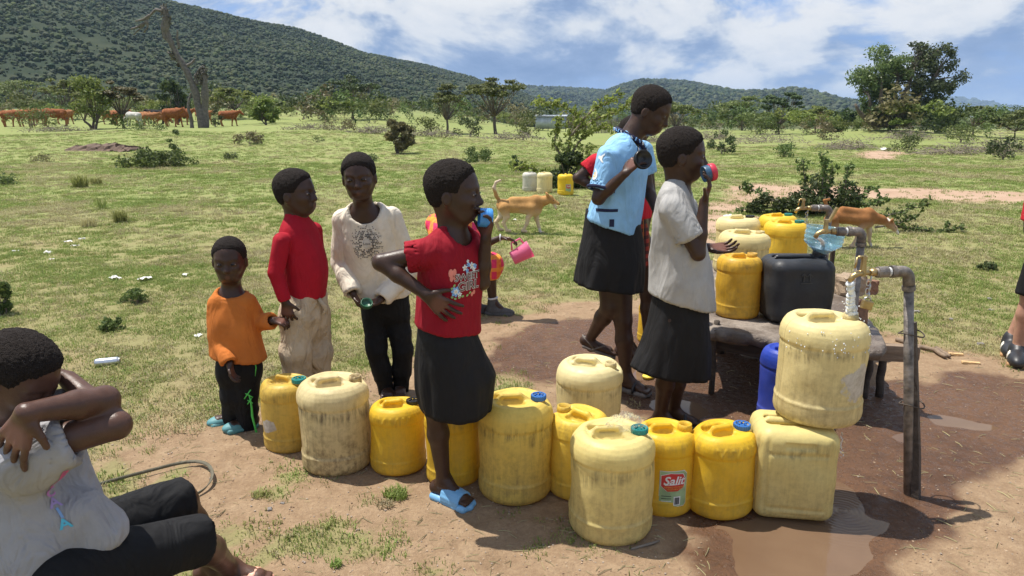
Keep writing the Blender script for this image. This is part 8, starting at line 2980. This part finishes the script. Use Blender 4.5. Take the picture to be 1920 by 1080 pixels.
# loose gravel and crumbs of soil on the trodden ground
r = np.random.default_rng(44)
cr = []
for k in range(3):
    bm = bmesh.new(); bmesh.ops.create_icosphere(bm, subdivisions=1, radius=.5)
    q = np.random.default_rng(k)
    for v in bm.verts: v.co *= 1 + (q.random() - .5) * .5
    me = bpy.data.meshes.new('crumb'); bm.to_mesh(me); bm.free(); me.materials.append((simple('grit', (.30, .24, .19), .95, var=.3), simple('soil_crumb', (.27, .18, .115), .95, var=.3), simple('soil_crumb_pale', (.42, .31, .21), .95, var=.2))[k]); cr.append(loose('crumb', me))
if 'masks' in globals():
    N = 26000
    y = 1.7 + 6 * r.random(N) ** 1.6; x = r.uniform(-.8, .8, N) * y
    g_, wt_, pa_, pud_ = masks(x, y)
    kp = (r.random(N) < (1 - g_) * (.35 + .65 * (1 - wt_))) & (pud_ > .04)
    x, y = x[kp], y[kp]
    o = scatter('gravel', np.stack([x, y, ground_h(x, y) + .001], -1), .002 + .008 * r.random(len(x)) ** 4, r.random(len(x)) * 6.28, cr)
    tag(o, 'loose gravel and crumbs of soil on the trodden ground', kind='stuff')
    # straw bits
    st = [loose('straw_bit', MB().tube([(-.5, 0, 0), (0, .04, .05), (.5, 0, 0)], [.03, .03, .02], 3).build('straw_bit', G_STRAW).data)]
    COL.objects.unlink(bpy.data.objects['straw_bit'])
    N = 5000
    y = 1.7 + 6 * r.random(N) ** 1.3; x = r.uniform(-.8, .8, N) * y
    g_, wt_, pa_, pud_ = masks(x, y)
    kp = pud_ > .04
    x, y = x[kp], y[kp]
    o = scatter('straw_litter', np.stack([x, y, ground_h(x, y) + .002], -1), .015 + .045 * r.random(len(x)) ** 2, r.random(len(x)) * 6.28, st)
    tag(o, 'scattered bits of straw on the soil', kind='stuff')
# yellow lid lying in the wet
gl = at_ground(1215, 708)
tag(MB().lathe([(.0, .004), (.030, .004), (.033, .0), (.034, .012), (.030, .015), (.006, .016)], 24, (gl.x, gl.y, .0)).build('yellow_lid', simple('lid_yellow', (.72, .55, .06), .4), None, True), 'yellow lid lying in the wet mud between the skirts', 'lid')

# eroded earth bank in the pasture
def earth_bank():
    P = [(128, 286), (150, 280), (178, 274), (205, 270), (232, 271), (246, 276)]
    a, b, c = _ray(190, 283)
    Y = 16.0
    while Y < 90 and EYE + c / b * Y > gz(a / b * Y, Y): Y += .1
    s_ = Y / FPX; n = 60; V = []; F = []
    for i in range(n + 1):
        u = i / n; px = 126 + 120 * u
        h = .62 * (.16 + .30 * math.sin(math.pi * u) ** .6 * (.55 + .45 * u)) * (.7 + .6 * float(vnoise(np.array([u * 14]), np.array([.5]), seed=6)[0]))
        x = (px - 190) * s_
        for j, (yy, zz) in enumerate(((-.30, -.06), (-.14, .25), (-.02, .8), (.12, 1.0), (.9, .55), (2.2, -.1))):
            k = float(vnoise(np.array([u * 30]), np.array([j * 1.7]), seed=16)[0]) - .5
            V.append((x + k * .14, yy + k * .4, zz * h + k * .13))
    for i in range(n):
        for j in range(5):
            F.append((i * 6 + j, (i + 1) * 6 + j, (i + 1) * 6 + j + 1, i * 6 + j + 1))
    x0 = a / b * Y
    o = link('earth_bank', np_mesh('earth_bank', V, F, False), None, concrete_mat('bare_earth', (.085, .052, .034), (.19, .12, .08)))
    o.location = (x0, Y, gz(x0, Y))
    tag(o, 'eroded bank of dark bare earth in the grass below the cattle', 'earth bank')


earth_bank()
# ------------------------------------------------------------------ air
hz = MB().box((0, 2500, 68), (9400, 7400, 154)).build('haze')
tag(hz, 'thin blue air between the pasture and the hills', kind='stuff')
hm = bpy.data.materials.new('haze_air'); hm.use_nodes = True
ht = NT(hm.node_tree); ht.n.clear()
vol = ht.new('ShaderNodeVolumePrincipled')
vol.inputs['Color'].default_value = (.50, .70, 1.0, 1)
vol.inputs['Density'].default_value = .00022
vol.inputs['Anisotropy'].default_value = 0.0
ho = ht.new('ShaderNodeOutputMaterial')
ht.l.new(vol.outputs[0], ho.inputs['Volume'])
hz.data.materials.append(hm)
